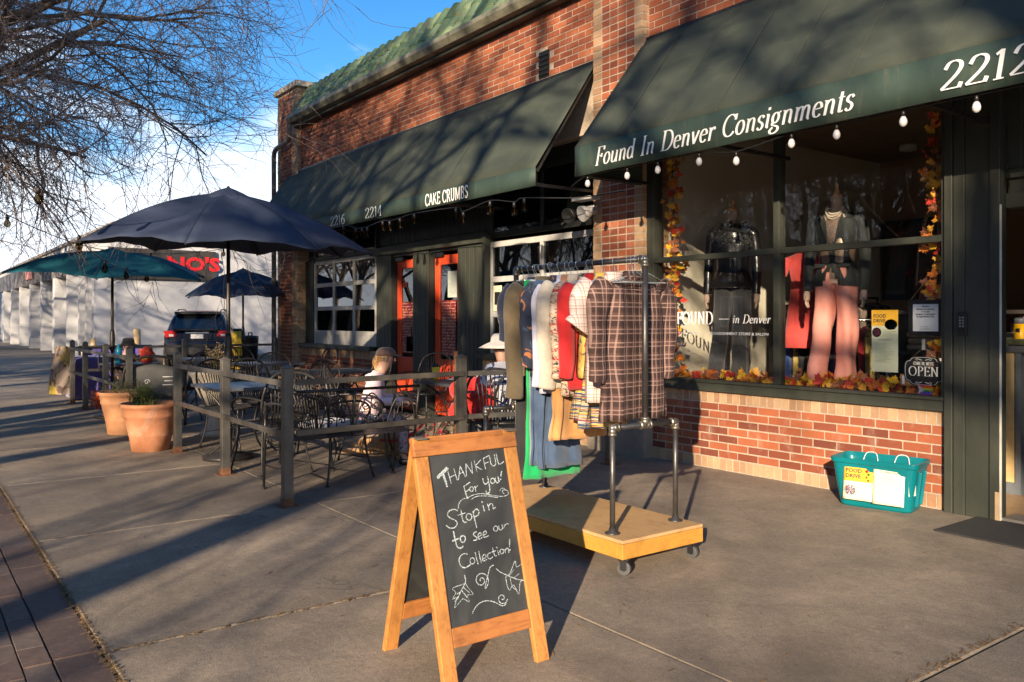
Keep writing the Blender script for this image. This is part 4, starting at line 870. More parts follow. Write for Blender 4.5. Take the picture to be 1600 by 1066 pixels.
M_plaid = plaid('brown_plaid', (.100, .053, .043), (.028, .015, .014), (.40, .26, .215))
M_check = plaid('pale_windowpane_check', (.66, .56, .50), (.62, .50, .46), (.25, .08, .07), .05)
M_yel = pattern('yellow_floral_print', (.62, .42, .10), [(.45, .05, .04), (.05, .12, .10), (.65, .55, .35)], 15, th=.60)
M_redk = cloth('red_knit', (.45, .012, .015)); M_aztec = pattern('red_and_cream_patterned_knit', (.58, .42, .26), [(.42, .02, .02), (.03, .06, .06), (.6, .5, .4)], 17, (1, 1, 2.6), .54)
M_creamk = cloth('cream_chunky_knit', (.66, .56, .42), (.75, .67, .54), scale=40, bs=.9); M_lav = cloth('pale_lavender_cotton', (.50, .50, .60))
M_navyf = pattern('navy_floral_print', (.022, .030, .055), [(.42, .15, .05), (.05, .08, .12)], 11, (1, 1, .8), .57); M_denim = cloth('blue_denim', (.035, .065, .125), (.055, .095, .17)); M_navy = cloth('navy_cotton', (.018, .025, .05))
M_emer = cloth('emerald_green_cloth', (.0, .27, .075)); M_olive = cloth('olive_canvas', (.115, .085, .045), (.15, .112, .062)); M_blackc = cloth('black_cloth', (.012, .012, .013)); M_tan = cloth('tan_corduroy', (.42, .21, .07)); M_rust_c = cloth('rust_print', (.40, .18, .10)); M_strp = pattern('striped_hem_print', (.5, .45, .38), [(.45, .04, .03), (.55, .4, .05), (.03, .05, .10)], 9, (.3, .3, 9), .5)
garment('plaid_shirt', 'brown and pink plaid long-sleeved shirt nearest on the clothes rack', 'shirt', -3.44, M_plaid, length=.78, w=.27, sleeve=.56, seed=1, drop=.125, depth=.045, slv_w=.07, rz=.04, dy=.045)
garment('checked_shirt', 'cream shirt with thin red window check hanging behind the brown plaid shirt', 'shirt', -3.57, M_check, length=.68, w=.245, sleeve=.26, seed=2, slv_w=.085)
garment('yellow_blouse', 'yellow flower print blouse with striped hem beside the checked shirt', 'blouse', -3.68, M_yel, length=.55, w=.20, sleeve=.22, seed=3, slv_w=.05, lower=(M_strp, -.60, -.97, .17))
garment('red_cardigan', 'plain bright red long cardigan on a wooden hanger', 'cardigan', -3.79, M_redk, length=.62, w=.22, sleeve=.55, seed=4, han=M_hanw, lower=(M_strp, -.68, -.93, .15))
garment('patterned_cardigan', 'red and cream patterned knit cardigan beside the plain red one', 'cardigan', -3.86, M_aztec, length=.66, w=.225, sleeve=.56, seed=5)
garment('cream_sweater', 'cream chunky knit sweater above a tan corduroy skirt', 'sweater', -3.98, M_creamk, length=.62, w=.235, sleeve=.62, seed=6, depth=.06, slv_w=.08, lower=(M_tan, -.70, -1.06, .21))
garment('rust_blouse', 'rust print blouse squeezed between the cream sweater and the pale lavender shirt', 'blouse', -4.06, M_rust_c, length=.5, w=.22, sleeve=.45, seed=7, slv_w=.045)
garment('lavender_shirt', 'pale lavender cotton shirt left of the cream sweater', 'shirt', -4.11, M_lav, length=.66, w=.22, sleeve=.62, seed=8, slv_w=.055)
garment('floral_blouse', 'navy blouse with orange flowers above blue jeans', 'blouse', -4.20, M_navyf, length=.56, w=.235, sleeve=.50, seed=9, slv_w=.075, lower=(M_denim, -.62, -1.26, .165), depth=.05)
garment('green_trousers', 'emerald green trousers reaching almost to the rack platform', 'trousers', -4.29, M_emer, 'trousers', 1.33, .235, seed=11)
garment('denim_trousers', 'blue denim trousers with a frayed hem beside the green trousers', 'trousers', -4.24, M_denim, 'trousers', 1.24, .17, seed=10, dy=-.05)
garment('olive_jacket', 'olive canvas jacket with buttoned cuffs near the far end of the rack', 'jacket', -4.38, M_olive, length=.56, w=.245, sleeve=.70, seed=12, depth=.05, slv_w=.078)
garment('black_trousers', 'long black trousers behind the olive jacket', 'trousers', -4.44, M_blackc, 'trousers', 1.30, .21, seed=13, dy=.0)
garment('navy_top', 'dark navy top last at the far end of the rack', 'top', -4.49, M_navy, length=.42, w=.24, sleeve=.35, seed=14)
rh = random.Random(5)
for i in range(10):
    x = -3.30-.033*i if i < 5 else -3.9-.06*i+.02
    x = min(-3.29, max(-4.47, x)); o = thing('empty_hanger', 'clear plastic hanger hooked empty %s' % ('between the plaid shirt and the rack corner' if i < 5 else 'among the tightly packed clothes of the rack'), 'hanger', (x, -2.612, 1.69), rh.uniform(-.15, .15), 'empty hangers on the rolling rack')
    g = MB(); g.smooth = True; g.tube(smooth_pts([(0, .012, -.004), (0, .016, .012), (0, .0, .022), (0, -.016, .012), (0, -.014, -.012), (0, 0, -.035), (0, 0, -.07)], 3), .002, 5); g.tube([(0, 0, -.07), (0, -.18, -.13), (0, .18, -.13), (0, 0, -.07)], .003, 5); q = g.build('hook_and_bar', M_han, o)

# ================================================================== TEAL TUB WITH FLYERS
tb = thing('storage_tub', 'teal plastic storage tub with two food drive flyers taped to its front', 'tub', (-3.265, -.25, 0), R(12)); tb.scale = (1.1, 1.1, 1.06)
M_teal = simple('teal_plastic', (.0, .14, .165), .33, var=.08, scale=4)
def rrect(hx, hy, r_, n=5):
    out = []
    for cx, cy, a in ((hx-r_, hy-r_, 0), (-hx+r_, hy-r_, 90), (-hx+r_, -hy+r_, 180), (hx-r_, -hy+r_, 270)):
        for i in range(n+1): q = R(a+90*i/n); out.append((cx+r_*math.cos(q), cy+r_*math.sin(q)))
    return out
def loft(mb, rings):
    b0 = len(mb.v); n = len(rings[0]); mb.smooth = False
    for rg in rings: mb.v += [Vector(p) for p in rg]
    for j in range(len(rings)-1):
        for i in range(n): i2 = (i+1) % n; mb.face([b0+j*n+i, b0+j*n+i2, b0+(j+1)*n+i2, b0+(j+1)*n+i])
    return b0
g = MB(); HT = .335
lv = [(.215, .105, 0), (.225, .115, .012), (.243, .135, .14), (.262, .152, .29), (.272, .160, .295), (.276, .164, .325), (.266, .156, .328), (.255, .146, .30), (.235, .128, .14), (.21, .105, .02)]
rings = [[(x, y, z*HT/.328) for x, y in rrect(hx, hy, .045)] for hx, hy, z in lv]; b0 = loft(g, rings); n = len(rings[0])
g.face([b0+i for i in range(n)][::-1]); g.face([b0+9*n+i for i in range(n)]); g.build('tub', M_teal, tb, bevel=.002)
for s_ in (-1, 1):
    g = MB(); g.smooth = True; g.tube(smooth_pts([(s_*.10-.05, .12, .27), (s_*.10-.03, .145, .335), (s_*.10+.03, .145, .335), (s_*.10+.05, .12, .27)], 5), .004, 6); g.build('rope_loop', simple('pale_cord', (.45, .6, .6)), tb)
# ribs on the ends
for s_ in (-1, 1):
    for y in (-.05, .05): g = MB(); g.bar((s_*.236, y, .04), (s_*.264, y, .27), .02, .012); g.build('rib', M_teal, tb, bevel=.004)
def flyer_mat(name, base, top):
    t = NT(name); x = t.xyz(); f = t.noise(5, 3, .6, t.obj()); c = t.mix(t.math('GREATER_THAN', t.math('ADD', x[2], t.math('MULTIPLY', f, .02)), top), base, (.85, .45, .03)); t.col(c); t.p(Roughness=.8); return t.m
M_fly = flyer_mat('flyer_paper_yellow_top', (.66, .70, .48), .02); M_paper = simple('pale_green_paper', (.66, .68, .48), .85, var=.04); M_ink = simple('ink', (.05, .05, .045), .9); M_inkg = simple('grey_green_ink', (.26, .29, .17), .9); M_inkr = simple('red_ink', (.6, .05, .03), .9); M_inkb = simple('blue_ink', (.05, .09, .3), .9)
def print_lines(parent, x0, x1, z0, z1, n, y, seed, mat=None):
    r_ = random.Random(seed); g = MB()
    for i in range(n):
        z = z1-(z1-z0)*i/(n-1); x = x0; end = x1-r_.random()*(x1-x0)*.45
        while x < end: w1 = r_.uniform(.006, .018)*(x1-x0)/.12; g.poly([(x, y, z), (min(x+w1, end), y, z), (min(x+w1, end), y, z+.0022), (x, y, z+.0022)]); x += w1+.003
    g.build('print', mat or M_inkg, parent)
def burst(parent, x, z, r_, y):
    g = MB(); g.lathe([(r_, 0), (0, 0)], n=20)
    for v in g.v: v.x, v.y, v.z = v.x+x, y, v.y+z
    g.build('white_disc', M_white, parent)
    for i in range(8):
        a = i*PI/4+.3; g = MB(); p = Vector((math.cos(a), 0, math.sin(a))); q = Vector((-p.z, 0, p.x))*r_*.07; o_ = Vector((x, y-.0008, z)); g.poly([o_+p*r_*.25-q, o_+p*r_*.85-q, o_+p*r_*.85+q, o_+p*r_*.25+q]); g.build('ray_mark', M_inkr if i % 2 else M_inkb, parent)
def flyer(x, z, w_, h_, kind, parent, y, tilt, rz=0):
    g = MB(); g.grid(lambda u, v_: ((u-.5)*w_, -.006*math.sin(PI*u)*math.sin(PI*v_*.9)+(.006 if (u > .85 and v_ < .15) else 0), (.5-v_)*h_), 8, 8)
    o = g.build('flyer', M_fly if kind == 'food' else M_paper, parent, solid=.0006); o.location = (x, y, z); o.rotation_euler = (tilt, 0, rz); return o
tl = math.atan2(.034, .28)
f1 = flyer(-.085, .172, .185, .225, 'food', tb, -.163, -tl-.02)
o = text_mesh('FOOD\nDRIVE', .036, M_ink, f1, 'print', bold=.0012); o.location = (-.078, -.0085, .070)
burst(f1, -.045, -.048, .036, -.0085); print_lines(f1, -.0, .08, -.09, -.02, 7, -.0085, 1)
for i in range(4): g = MB(); g.lathe([(.010-.001*i, 0), (0, 0)], n=8); [setattr(v, 'co', 0) if False else None for v in g.v]; [exec('v.x,v.y,v.z=v.x+.055+.012*(i%2),-.0085-.0003*i,v.y+.085-.02*i') for v in g.v]; g.build('fruit_mark', (M_inkr, M_emer, M_tan, M_inkr)[i], f1)
f2 = flyer(.105, .168, .19, .23, 'list', tb, -.164, -tl-.02, .015)
print_lines(f2, -.07, .075, -.05, .075, 13, -.0085, 2); o = text_mesh('LIST OF NEEDED ITEMS', .013, M_ink, f2, 'print', width=.12); o.location = (-.06, -.0085, .093)
g = MB(); g.box((0, 0, 0), (.002, .05, .10)); q = g.build('hang_tag', simple('product_tag', (.6, .55, .4), .7), tb); q.location = (.232, -.115, .17); q.rotation_euler = (R(5), R(6), R(-38))
g = MB(); g.b2((-2.56-.12, -.64, .0), (-1.55, -.03, .012)); m_ = g.build('door_mat', simple('charcoal_mat', (.022, .022, .022), .95, bump=.8, bscale=90), bevel=.004); tag(m_, 'flat charcoal rubber mat on the concrete before the shop door', 'door mat')

# ================================================================== WINDOW DISPLAY
mleaf = MB()
sh = [(0, -.9), (.08, -.35), (.45, -.55), (.42, -.3), (.95, -.15), (.75, .05), (.85, .35), (.5, .3), (.35, .45), (.3, .75), (.15, .7), (0, 1.1)]
outl = sh+[(-x, y) for x, y in sh[::-1][1:-1]]
vs = [Vector((x, y, .22*(x*x+.4*y*y)+.05*math.sin(6*x))) for x, y in outl]; mleaf.v = [Vector((0, -.05, -.02))]+vs
for i in range(len(vs)): mleaf.face([0, 1+i, 1+(i+1) % len(vs)])
LEAFM = [cloth('leaf_'+nm, c, tuple(min(1, x*1.25) for x in c), .6, 3, .1, 0) for nm, c in (('orange', (.62, .17, .02)), ('yellow', (.75, .42, .02)), ('red', (.50, .04, .02)), ('gold', (.62, .30, .03)), ('brown', (.26, .09, .04)))]
LEAFME = []
for m_ in LEAFM: me = mleaf.mesh('leaf', m_); LEAFME.append(me)
def garland(name, label, pts, n, spread, seed, size=(.035, .055)):
    r_ = random.Random(seed); c0 = Vector(pts[0]); t_ = thing(name, label, 'leaf garland', c0, group=None); P_ = smooth_pts(pts, 8)
    g = MB(); g.tube([p-c0 for p in P_], .004, 5); g.build('stem', M_rust, t_)
    for i in range(n):
        p = P_[int(i/n*len(P_))]-c0; p = p+Vector((r_.gauss(0, spread[0]), r_.gauss(0, spread[1]), r_.gauss(0, spread[2]))); s_ = r_.uniform(*size)
        wp = p+c0; p.y += max(0, .075-wp.y)
        inst('leaf', LEAFME[int(r_.random()**1.1*4.99)], t_, p, (R(r_.uniform(40, 130)), r_.uniform(-.8, .8), r_.uniform(-.9, .9)), (s_,)*3)
    return t_
garland('leaf_garland', 'upright garland of orange and yellow maple leaves along the window edge by the brick pier', [(-5.62, .13, 3.05), (-5.60, .12, 2.6), (-5.58, .12, 2.0), (-5.60, .12, 1.5), (-5.57, .12, .95)], 190, (.055, .03, .03), 1)
garland('leaf_garland', 'upright garland of red and yellow maple leaves along the window edge by the door pillar', [(-3.04, .12, 3.1), (-3.05, .12, 2.5), (-3.03, .12, 2.0), (-3.06, .12, 1.5), (-3.03, .12, 1.0)], 150, (.045, .03, .03), 2)
garland('leaf_garland', 'thick bed of fallen maple leaves along the floor of the right window half', [(-4.25, .16, .80), (-3.8, .18, .83), (-3.4, .17, .82), (-3.0, .16, .80)], 230, (.04, .07, .035), 3, (.04, .068))
garland('leaf_garland', 'thinner bed of maple leaves along the floor of the left window half', [(-5.6, .15, .80), (-5.1, .15, .82), (-4.7, .15, .81), (-4.38, .15, .79)], 170, (.04, .06, .03), 4, (.04, .062))

def body_rings(mb, rings, n=28):      # rings: (z, cx, cy, rx, ry)
    def fn(u, v_):
        t_ = v_*(len(rings)-1); i = min(int(t_), len(rings)-2); f = t_-i; f = f*f*(3-2*f); a, b = rings[i], rings[i+1]
        z, cx, cy, rx_, ry_ = [a[k_]+(b[k_]-a[k_])*f for k_ in range(5)]; an = 2*PI*u
        return (cx+rx_*math.cos(an), cy+ry_*math.sin(an), z)
    mb.grid(fn, n, (len(rings)-1)*5, True)
def folds(g, amp, fz=0, seed=0, k_=9):
    for v in g.v:
        a = math.atan2(v.y, v.x) if abs(v.x)+abs(v.y) > 1e-6 else 0
        q = amp*(math.sin(a*k_+seed+v.z*3)+.5*math.sin(a*(k_*2+1)+v.z*8+seed)+.5*math.sin(v.z*(26 if fz else 5)+a*2+seed)); v.x += q*math.cos(a)*.8; v.y += q*math.sin(a)
    return g
M_velvet = cloth('black_velvet', (.004, .007, .007), (.010, .017, .016), .38, 10, .6, .15); M_leather = simple('black_leather', (.012, .012, .012), .28, var=.4, scale=8, bump=.6, bscale=14)
M_coral = cloth('coral_satin', (.70, .245, .185), (.78, .33, .26), .5, 5, .5, .1); M_man = simple('mannequin_shell', (.50, .36, .27), .5, var=.05); M_grey = cloth('dark_grey_wool', (.035, .035, .036)); M_seq = simple('sequin_top', (.30, .21, .15), .3, .4, .5, 120)
def mannequin(label, x, y, top, trou, coral):
    m_ = thing('mannequin', label, 'mannequin', (x, y, .85))
    z0 = 0
    g = MB(); g.smooth = True; body_rings(g, [(.80, 0, 0, .15, .10), (.95, 0, 0, .12, .085), (1.15, 0, 0, .15, .10), (1.33, 0, 0, .17, .085), (1.40, 0, 0, .09, .06), (1.44, 0, 0, .05, .05), (1.53, 0, 0, .047, .047)]); 
    g.build('torso', M_man, m_)
    g = MB(); g.lathe([(.046, 1.53), (.05, 1.545), (.03, 1.56), (.018, 1.60), (.022, 1.63), (0, 1.65)], n=18); g.build('neck_cap', M_hanw, m_)
    # legs / trousers
    for s_ in (-1, 1):
        g = MB(); st = .0 if s_ < 0 else .0
        body_rings(g, [(.95, s_*.055, 0, .085, .105), (.80, s_*.080, 0, .092, .12), (.6, s_*.092, -.01, .080, .10), (.35, s_*.100-.01, -.03+.02*s_, .074, .085), (.12, s_*.102-.03, -.04+.03*s_, .076, .09), (-.10, s_*.105-.045, -.05+.03*s_, .084, .10)])
        for v in g.v:
            a = math.atan2(v.y, v.x-s_*.09); q = .009*math.sin(a*5+v.z*2.5+s_)*(1.3-v.z)+.008*math.sin(v.z*15+a*2+1.5*s_)*(1 if v.z < .5 else .35); v.x += q*math.cos(a); v.y += q*math.sin(a)
        g.build('trouser_leg', trou, m_)
        g = MB(); g.box((s_*.10-.05, -.16, -.11), (.075, .17, .05), taper=(.8, .8)); g.build('shoe', M_leather, m_, bevel=.01)
    g = MB(); hem = .78 if coral else .80
    body_rings(g, [(1.395, 0, .008, .10, .065), (1.37, 0, .006, .155, .085), (1.33, 0, 0, .185, .10), (1.2, 0, 0, .172, .115), (1.05, 0, 0, .142, .108), (.98, 0, 0, .14, .108), (.85, 0, 0, .182, .135), (hem, 0, 0, .195 if coral else .23, .148 if coral else .18)], 44)
    if coral:      # open front: V neck and curved hem
        keep = []
        for f_ in g.f:
            c_ = sum((g.v[i] for i in f_), Vector())/len(f_)
            op = c_.y < 0 and (abs(c_.x+.01) < (c_.z-1.08)*.34 if c_.z > 1.08 else abs(c_.x+.01) < (.93-c_.z)*.55)
            keep.append(not op)
        g.f = [f_ for f_, k_ in zip(g.f, keep) if k_]; g.m = [0]*len(g.f); g.sm = [True]*len(g.f)
    folds(g, .006, 1, 2.0, 6 if coral else 13); g.build('jacket', top, m_, solid=.004)
    if coral:
        g = MB(); g.smooth = True; body_rings(g, [(1.37, 0, 0, .11, .07), (1.3, 0, -.005, .165, .098), (1.1, 0, -.005, .15, .108), (.9, 0, 0, .14, .105), (.84, 0, 0, .15, .11)]); g.build('top', M_seq, m_)
        for k_, (rx_, dz) in enumerate(((.062, .055), (.072, .10), (.066, .08))):
            g = MB()
            for i in range(46):
                a = 2*PI*i/46; g.lathe([(0, -.006), (.006, 0), (0, .006)], (rx_*math.cos(a), -.045+.05*math.sin(a)-.015*k_*(math.sin(a) < 0), 1.435-dz*max(0, -math.sin(a))), 6)
            g.build('pearl_necklace', simple('pearl', (.75, .68, .55), .25), m_)
        for s_ in (-1, 1):
            g = MB(); g.prism([(s_*.02-.01, -.122, 1.09), (s_*.10, -.112, 1.30), (s_*.075, -.10, 1.385), (s_*.05-.005, -.108, 1.31)][::s_], (0, -.008, 0)); g.build('lapel', top, m_, bevel=.003)
            g = MB(); g.box((s_*.10, -.128, .95), (.09, .008, .03)); g.build('pocket_flap', top, m_)
    for s_ in (-1, 1):
        P_ = smooth_pts([(s_*.150, 0, 1.345), (s_*.195, .0, 1.30), (s_*.215, .005, 1.15), (s_*.225, -.005, 1.0), (s_*.225, -.03, .85), (s_*.225, -.05, .74)], 5); n = len(P_)
        g = MB(); g.tube(P_, [.052-.014*i/n+.002*math.sin(i*1.6) for i in range(n)], 14); folds(g, .0015, 0, 1); g.build('sleeve', top, m_)
        # hand: palm with five fingers hanging down
        g = MB(); g.smooth = True; hx, hy, hz = s_*.232, -.055, .735
        g.tube([(hx, hy, hz+.02), (hx, hy-.004, hz-.03), (hx, hy-.008, hz-.07)], [.022, .028, .026], 10)
        for q in range(4): fx = hy-.03+q*.017; g.tube([(hx, fx, hz-.06), (hx-s_*.002, fx-.002, hz-.095), (hx-s_*.012, fx-.004, hz-.125-.008*(q in (1, 2)))], [.0085, .008, .006], 6)
        g.tube([(hx, hy-.02, hz-.02), (hx-s_*.012, hy-.038, hz-.05), (hx-s_*.014, hy-.04, hz-.075)], [.009, .009, .006], 6); g.build('hand', M_man, m_)
    g = MB(); g.tube([(0, .02, -.15), (0, .02, .85)], .012, 8); g.build('stand_pole', M_pipe, m_); g = MB(); g.lathe([(.14, 0), (.14, .008), (0, .01)], (0, .02, -.15), 24); g.build('stand_base', M_pipe, m_)
    if not coral:
        g = MB(); r_ = random.Random(4)
        for i in range(1400):
            a = r_.uniform(0, 2*PI); z = r_.uniform(1.20, 1.42); rr = .10+.09*(1.42-z)/.2 if z > 1.3 else .185; p = Vector((math.cos(a)*rr, math.sin(a)*rr*.62, z)); d = Vector((math.cos(a)*.5+r_.gauss(0, .4), math.sin(a)*.5+r_.gauss(0, .4), r_.uniform(-1.2, .4))).normalized()*r_.uniform(.04, .08); q = d.cross(Vector((0, 0, 1))).normalized()*.006
            g.poly([p-q, p+q, p+d])
        g.build('fur_collar', cloth('black_fur', (.008, .008, .009)), m_)
    return m_
mn = mannequin('mannequin in black velvet blazer, pearl necklace and coral pink trousers', -3.99, .36, M_velvet, M_coral, True); mn.rotation_euler.z = .25
mn = mannequin('mannequin in black leather coat with fur collar and dark trousers', -5.12, .42, M_leather, M_grey, False); mn.rotation_euler.z = .5
# things in the shop behind the mannequins
def rack_in(label, x, y, lng, zr, cols, rz, seed):
    o = thing('clothes_rail', label, 'clothes rail', (x, y, 0), rz)
    g = MB(); g.smooth = True
    for s_ in (-1, 1): g.tube([(s_*lng/2, 0, 0), (s_*lng/2, 0, zr)], .013, 8); g.tube([(s_*lng/2, -.25, .02), (s_*lng/2, .25, .02)], .013, 8)
    g.tube([(-lng/2, 0, zr), (lng/2, 0, zr)], .013, 8); g.build('rail', simple('chrome', (.5, .5, .5), .2, .9), o)
    r_ = random.Random(seed); n = int(lng/.075)
    for i in range(n):
        m_ = cols[r_.randrange(len(cols))]; l_ = r_.uniform(.6, .95); g = MB(); ring_body(g, [(zr-.06, .05, .012), (zr-.10, .17, .022), (zr-.16, .21, .028), (zr-.4, .2, .03), (zr-.06-l_, .21, .035)], i+seed, 5, .008, 26)
        q = g.build('hanging_garment', m_, o); q.location = (-lng/2+.06+i*.075, 0, 0); q.rotation_euler.z = r_.uniform(-.15, .15)
cs = [cloth('shop_white', (.55, .52, .48)), cloth('shop_blue', (.03, .08, .30)), cloth('shop_rust', (.42, .10, .02)), M_blackc, cloth('shop_taupe', (.17, .12, .09)), cloth('shop_plum', (.10, .04, .08)), M_grey, M_yel, M_redk]
rack_in('chrome rail of mixed clothes just behind the leather coat mannequin', -4.55, 1.25, 1.1, 1.35, cs, .25, 1)
rack_in('chrome rail of clothes along the back wall of the shop', -3.4, 3.4, 2.4, 1.45, cs, .0, 2)
rack_in('chrome rail of dark coats by the cream side wall', -5.2, 2.3, 1.6, 1.6, cs[3:7], PI/2, 3)
o = thing('coral_dress', 'coral red dress hanging behind the window mullion', 'dress', (-4.62, .80, 2.02)); o.rotation_euler.z = .4; o.scale = (.72, .8, .62)
g = MB(); g.smooth = True; g.tube([(0, 0, .02), (0, 0, -.06), (-.17, 0, -.13), (.17, 0, -.13), (0, 0, -.06)], .005, 6); g.build('hanger', M_han, o)
g = MB(); body_rings(g, [(-.08, 0, 0, .07, .03), (-.13, 0, 0, .19, .045), (-.30, 0, 0, .17, .06), (-.50, 0, 0, .14, .06), (-.9, 0, 0, .17, .07), (-1.5, 0, 0, .22, .09)]); folds(g, .012, 0, 1, 7); g.build('dress_body', cloth('coral_red_cloth', (.56, .06, .05)), o)
for s_ in (-1, 1): g = MB(); g.tube(smooth_pts([(s_*.16, 0, -.16), (s_*.22, 0, -.28), (s_*.26, 0, -.42)], 4), .065, 12); g.build('sleeve', MATS['coral_red_cloth'], o)
# low shelf with folded knits, handbags
sh_ = thing('display_shelf', 'dark shelf unit with folded knitwear behind the coral trousers', 'shelf', (-3.35, 1.35, 0), .1)
g = MB(); [g.b2((-.6, -.2, z), (.6, .2, z+.03)) for z in (.25, .65, 1.05, 1.40)]; [g.b2((x, -.2, 0), (x+.03, .2, 1.43)) for x in (-.6, .57)]; g.build('carcass', simple('dark_shelf', (.035, .028, .024), .5), sh_)
M_fz = cloth('beige_fluffy_knit', (.36, .27, .17), (.5, .38, .25), scale=60, bs=1)
for i, (x, z) in enumerate(((-.35, .68), (.1, .68), (-.35, 1.08), (.05, 1.08), (.38, 1.08), (-.2, 1.43))):
    g = MB(); [g.box((0, 0, .03+.055*k_), (.30-.02*(k_ % 2), .26, .05)) for k_ in range(3)]; q = g.build('folded_knit', (M_fz, M_blackc, M_fz, cs[4], M_fz, cs[0])[i], sh_, bevel=.02); q.location = (x, 0, z)
hb = thing('handbag', 'dark red handbag standing on top of the display shelf', 'handbag', (-3.62, 1.3, 1.43)); g = MB(); g.box((0, 0, .11), (.32, .12, .22), taper=(.85, .6)); g.build('bag', cloth('oxblood_leather', (.16, .01, .015), rough=.4), hb, bevel=.02)
g = MB(); g.smooth = True; g.tube(smooth_pts([(-.09, 0, .21), (-.07, 0, .33), (.07, 0, .33), (.09, 0, .21)], 5), .008, 6); g.build('handle', M_black, hb)
def picture(label, x, z, w_, h_, c_):
    o = thing('framed_picture', label, 'picture', (x, 4.17, z), group='framed pictures on the shop back wall'); g = MB(); g.b2((-w_/2, -.02, -h_/2), (w_/2, .02, h_/2)); g.build('picture_frame', M_black, o, bevel=.006); g = MB(); g.b2((-w_/2+.06, -.026, -h_/2+.06), (w_/2-.06, -.02, h_/2-.06)); g.build('picture_sheet', c_, o)
picture('tall dark framed picture on the back wall behind the leather coat', -7.9+1.2, 2.15, .6, .9, cs[5]); picture('dark red framed picture on the back wall left of the velvet blazer', -5.35, 2.1, .8, 1.0, pattern('dark_red_print', (.05, .02, .02), [(.2, .02, .02)], 6)); picture('small dark framed picture on the back wall right of the velvet blazer', -3.5, 2.25, .45, .75, cs[6])
# signs in the window
o = thing('food_drive_poster', 'long pale green poster with yellow top headed Food Drive taped inside the glass', 'poster', (-3.40, .055, 1.19))
g = MB(); g.b2((-.105, 0, -.235), (.105, .001, .235)); p_ = g.build('sheet', M_paper, o)
g = MB(); g.b2((-.105, -.001, .115), (.105, -.0003, .235)); g.build('yellow_head', simple('yellow_print', (.85, .45, .03), .8), o)
g = MB(); g.lathe([(.05, 0), (0, 0)], n=24)
for v in g.v: v.x, v.y, v.z = v.x+.05, -.0015, v.y*.8+.125
g.build('yellow_bulge', MATS['yellow_print'], o)
q = text_mesh('FOOD\nDRIVE', .036, M_ink, o, 'print', bold=.001); q.location = (-.09, -.003, .178); burst(o, -.062, .065, .036, -.003); print_lines(o, -.01, .09, .045, .085, 4, -.003, 5); print_lines(o, -.075, .07, -.16, -.02, 15, -.003, 6); q = text_mesh('LIST OF NEEDED ITEMS', .013, M_ink, o, 'print', width=.11); q.location = (-.055, -.003, .005)
hs_ = thing('hours_board', 'square dark framed opening hours notice hanging on twine', 'sign', (-3.09, .06, 1.365)); g = MB(); g.b2((-.13, -.0, -.13), (.13, .015, .13)); g.build('dark_frame', M_black, hs_, bevel=.004); g = MB(); g.b2((-.093, -.003, -.098), (.093, 0, .10)); g.build('sheet', simple('white_paper', (.72, .74, .78), .8, var=.02), hs_)
for i, (s_, w_, z) in enumerate((('Hours', .05, .078), ('Monday thru Saturday', .13, .058), ('11a to 6pm', .06, .040), ('Accepting Consignments', .145, .022), ('By Appointment Only', .13, .004))): q = text_mesh(s_, .016, M_ink, hs_, 'print', width=w_, bold=.0006); q.location = (-w_/2, -.005, z)
print_lines(hs_, -.04, .04, -.088, -.064, 3, -.005, 9, M_ink)
g = MB(); g.smooth = True; g.tube([(-.115, .005, .13), (0.0, .0, .27), (.115, .005, .13)], .0022, 5); g.build('twine', M_rope, hs_)
os_ = thing('open_sign', 'black scalloped plaque with white lettering Come in, We\'re Open', 'sign', (-3.105, .06, .975))
def plaque(s_): 
    pts = []
    for i in range(64):
        a = 2*PI*i/64; rx_ = .148; rz_ = .108; k_ = 1+.05*abs(math.cos(2*a))-.04; x = rx_*math.copysign(abs(math.cos(a))**.62, math.cos(a)); z = rz_*math.copysign(abs(math.sin(a))**.62, math.sin(a)); d_ = math.hypot(x/rx_, z/rz_); nt2 = .10*math.exp(-((abs(math.sin(a))-.72)/.10)**2); pts.append((x*s_*(1-nt2), z*s_*(1-nt2)))
    return pts
g = MB(); g.prism([(x, 0, z) for x, z in plaque(1)][::-1], (0, .008, 0)); g.build('plaque', M_black, os_)
g = MB(); g.smooth = True; g.tube([(x, -.001, z) for x, z in plaque(.93)], .0016, 4, closed=True); g.build('border', M_letter, os_)
q = nib('OPEN', .068, os_, thick=.14, thin=.04, fit=.225); q.location = (-.112, -.003, -.035); q = nib("COME IN, WE'RE", .024, os_, thick=.12, thin=.05, fit=.15); q.location = (-.075, -.003, .044)
for s_ in (-1, 1):
    g = MB(); g.smooth = True
    for t_ in (-1, 1): g.tube(smooth_pts([(t_*.01, -.002, s_*.078), (t_*.03, -.002, s_*.088), (t_*.05, -.002, s_*.080), (t_*.06, -.002, s_*.088), (t_*.045, -.002, s_*.092), (t_*.02, -.002, s_*.080)], 3), .0013, 4)
    g.build('scroll_ornament', M_letter, os_)
g = MB(); g.smooth = True; g.tube([(-.09, .005, .095), (0.0, .0, .175), (.09, .005, .095)], .0022, 5); g.build('twine', M_rope, os_)
q = thing('suction_hook', 'small clear hook on the glass between the two hanging signs', 'hook', (-3.10, .045, 1.17)); g = MB(); g.b2((-.012, 0, -.04), (.012, .01, .04)); g.build('hook_plate', M_alu, q, bevel=.003)
o = thing('pride_flag_sticker', 'rainbow flag sticker with a chevron low in the window under the open plaque', 'sticker', (-3.09, .048, .845))
for i, c_ in enumerate(((.6, .02, .02), (.75, .22, .01), (.8, .6, .02), (.02, .3, .06), (.02, .08, .45), (.22, .03, .3))): g = MB(); g.b2((-.05, 0, .030-.0115*(i+1)), (.055, .001, .030-.0115*i)); g.build('stripe', simple('flag_%s' % ('red', 'orange', 'yellow', 'green', 'blue', 'purple')[i], c_, .5, var=.03), o)
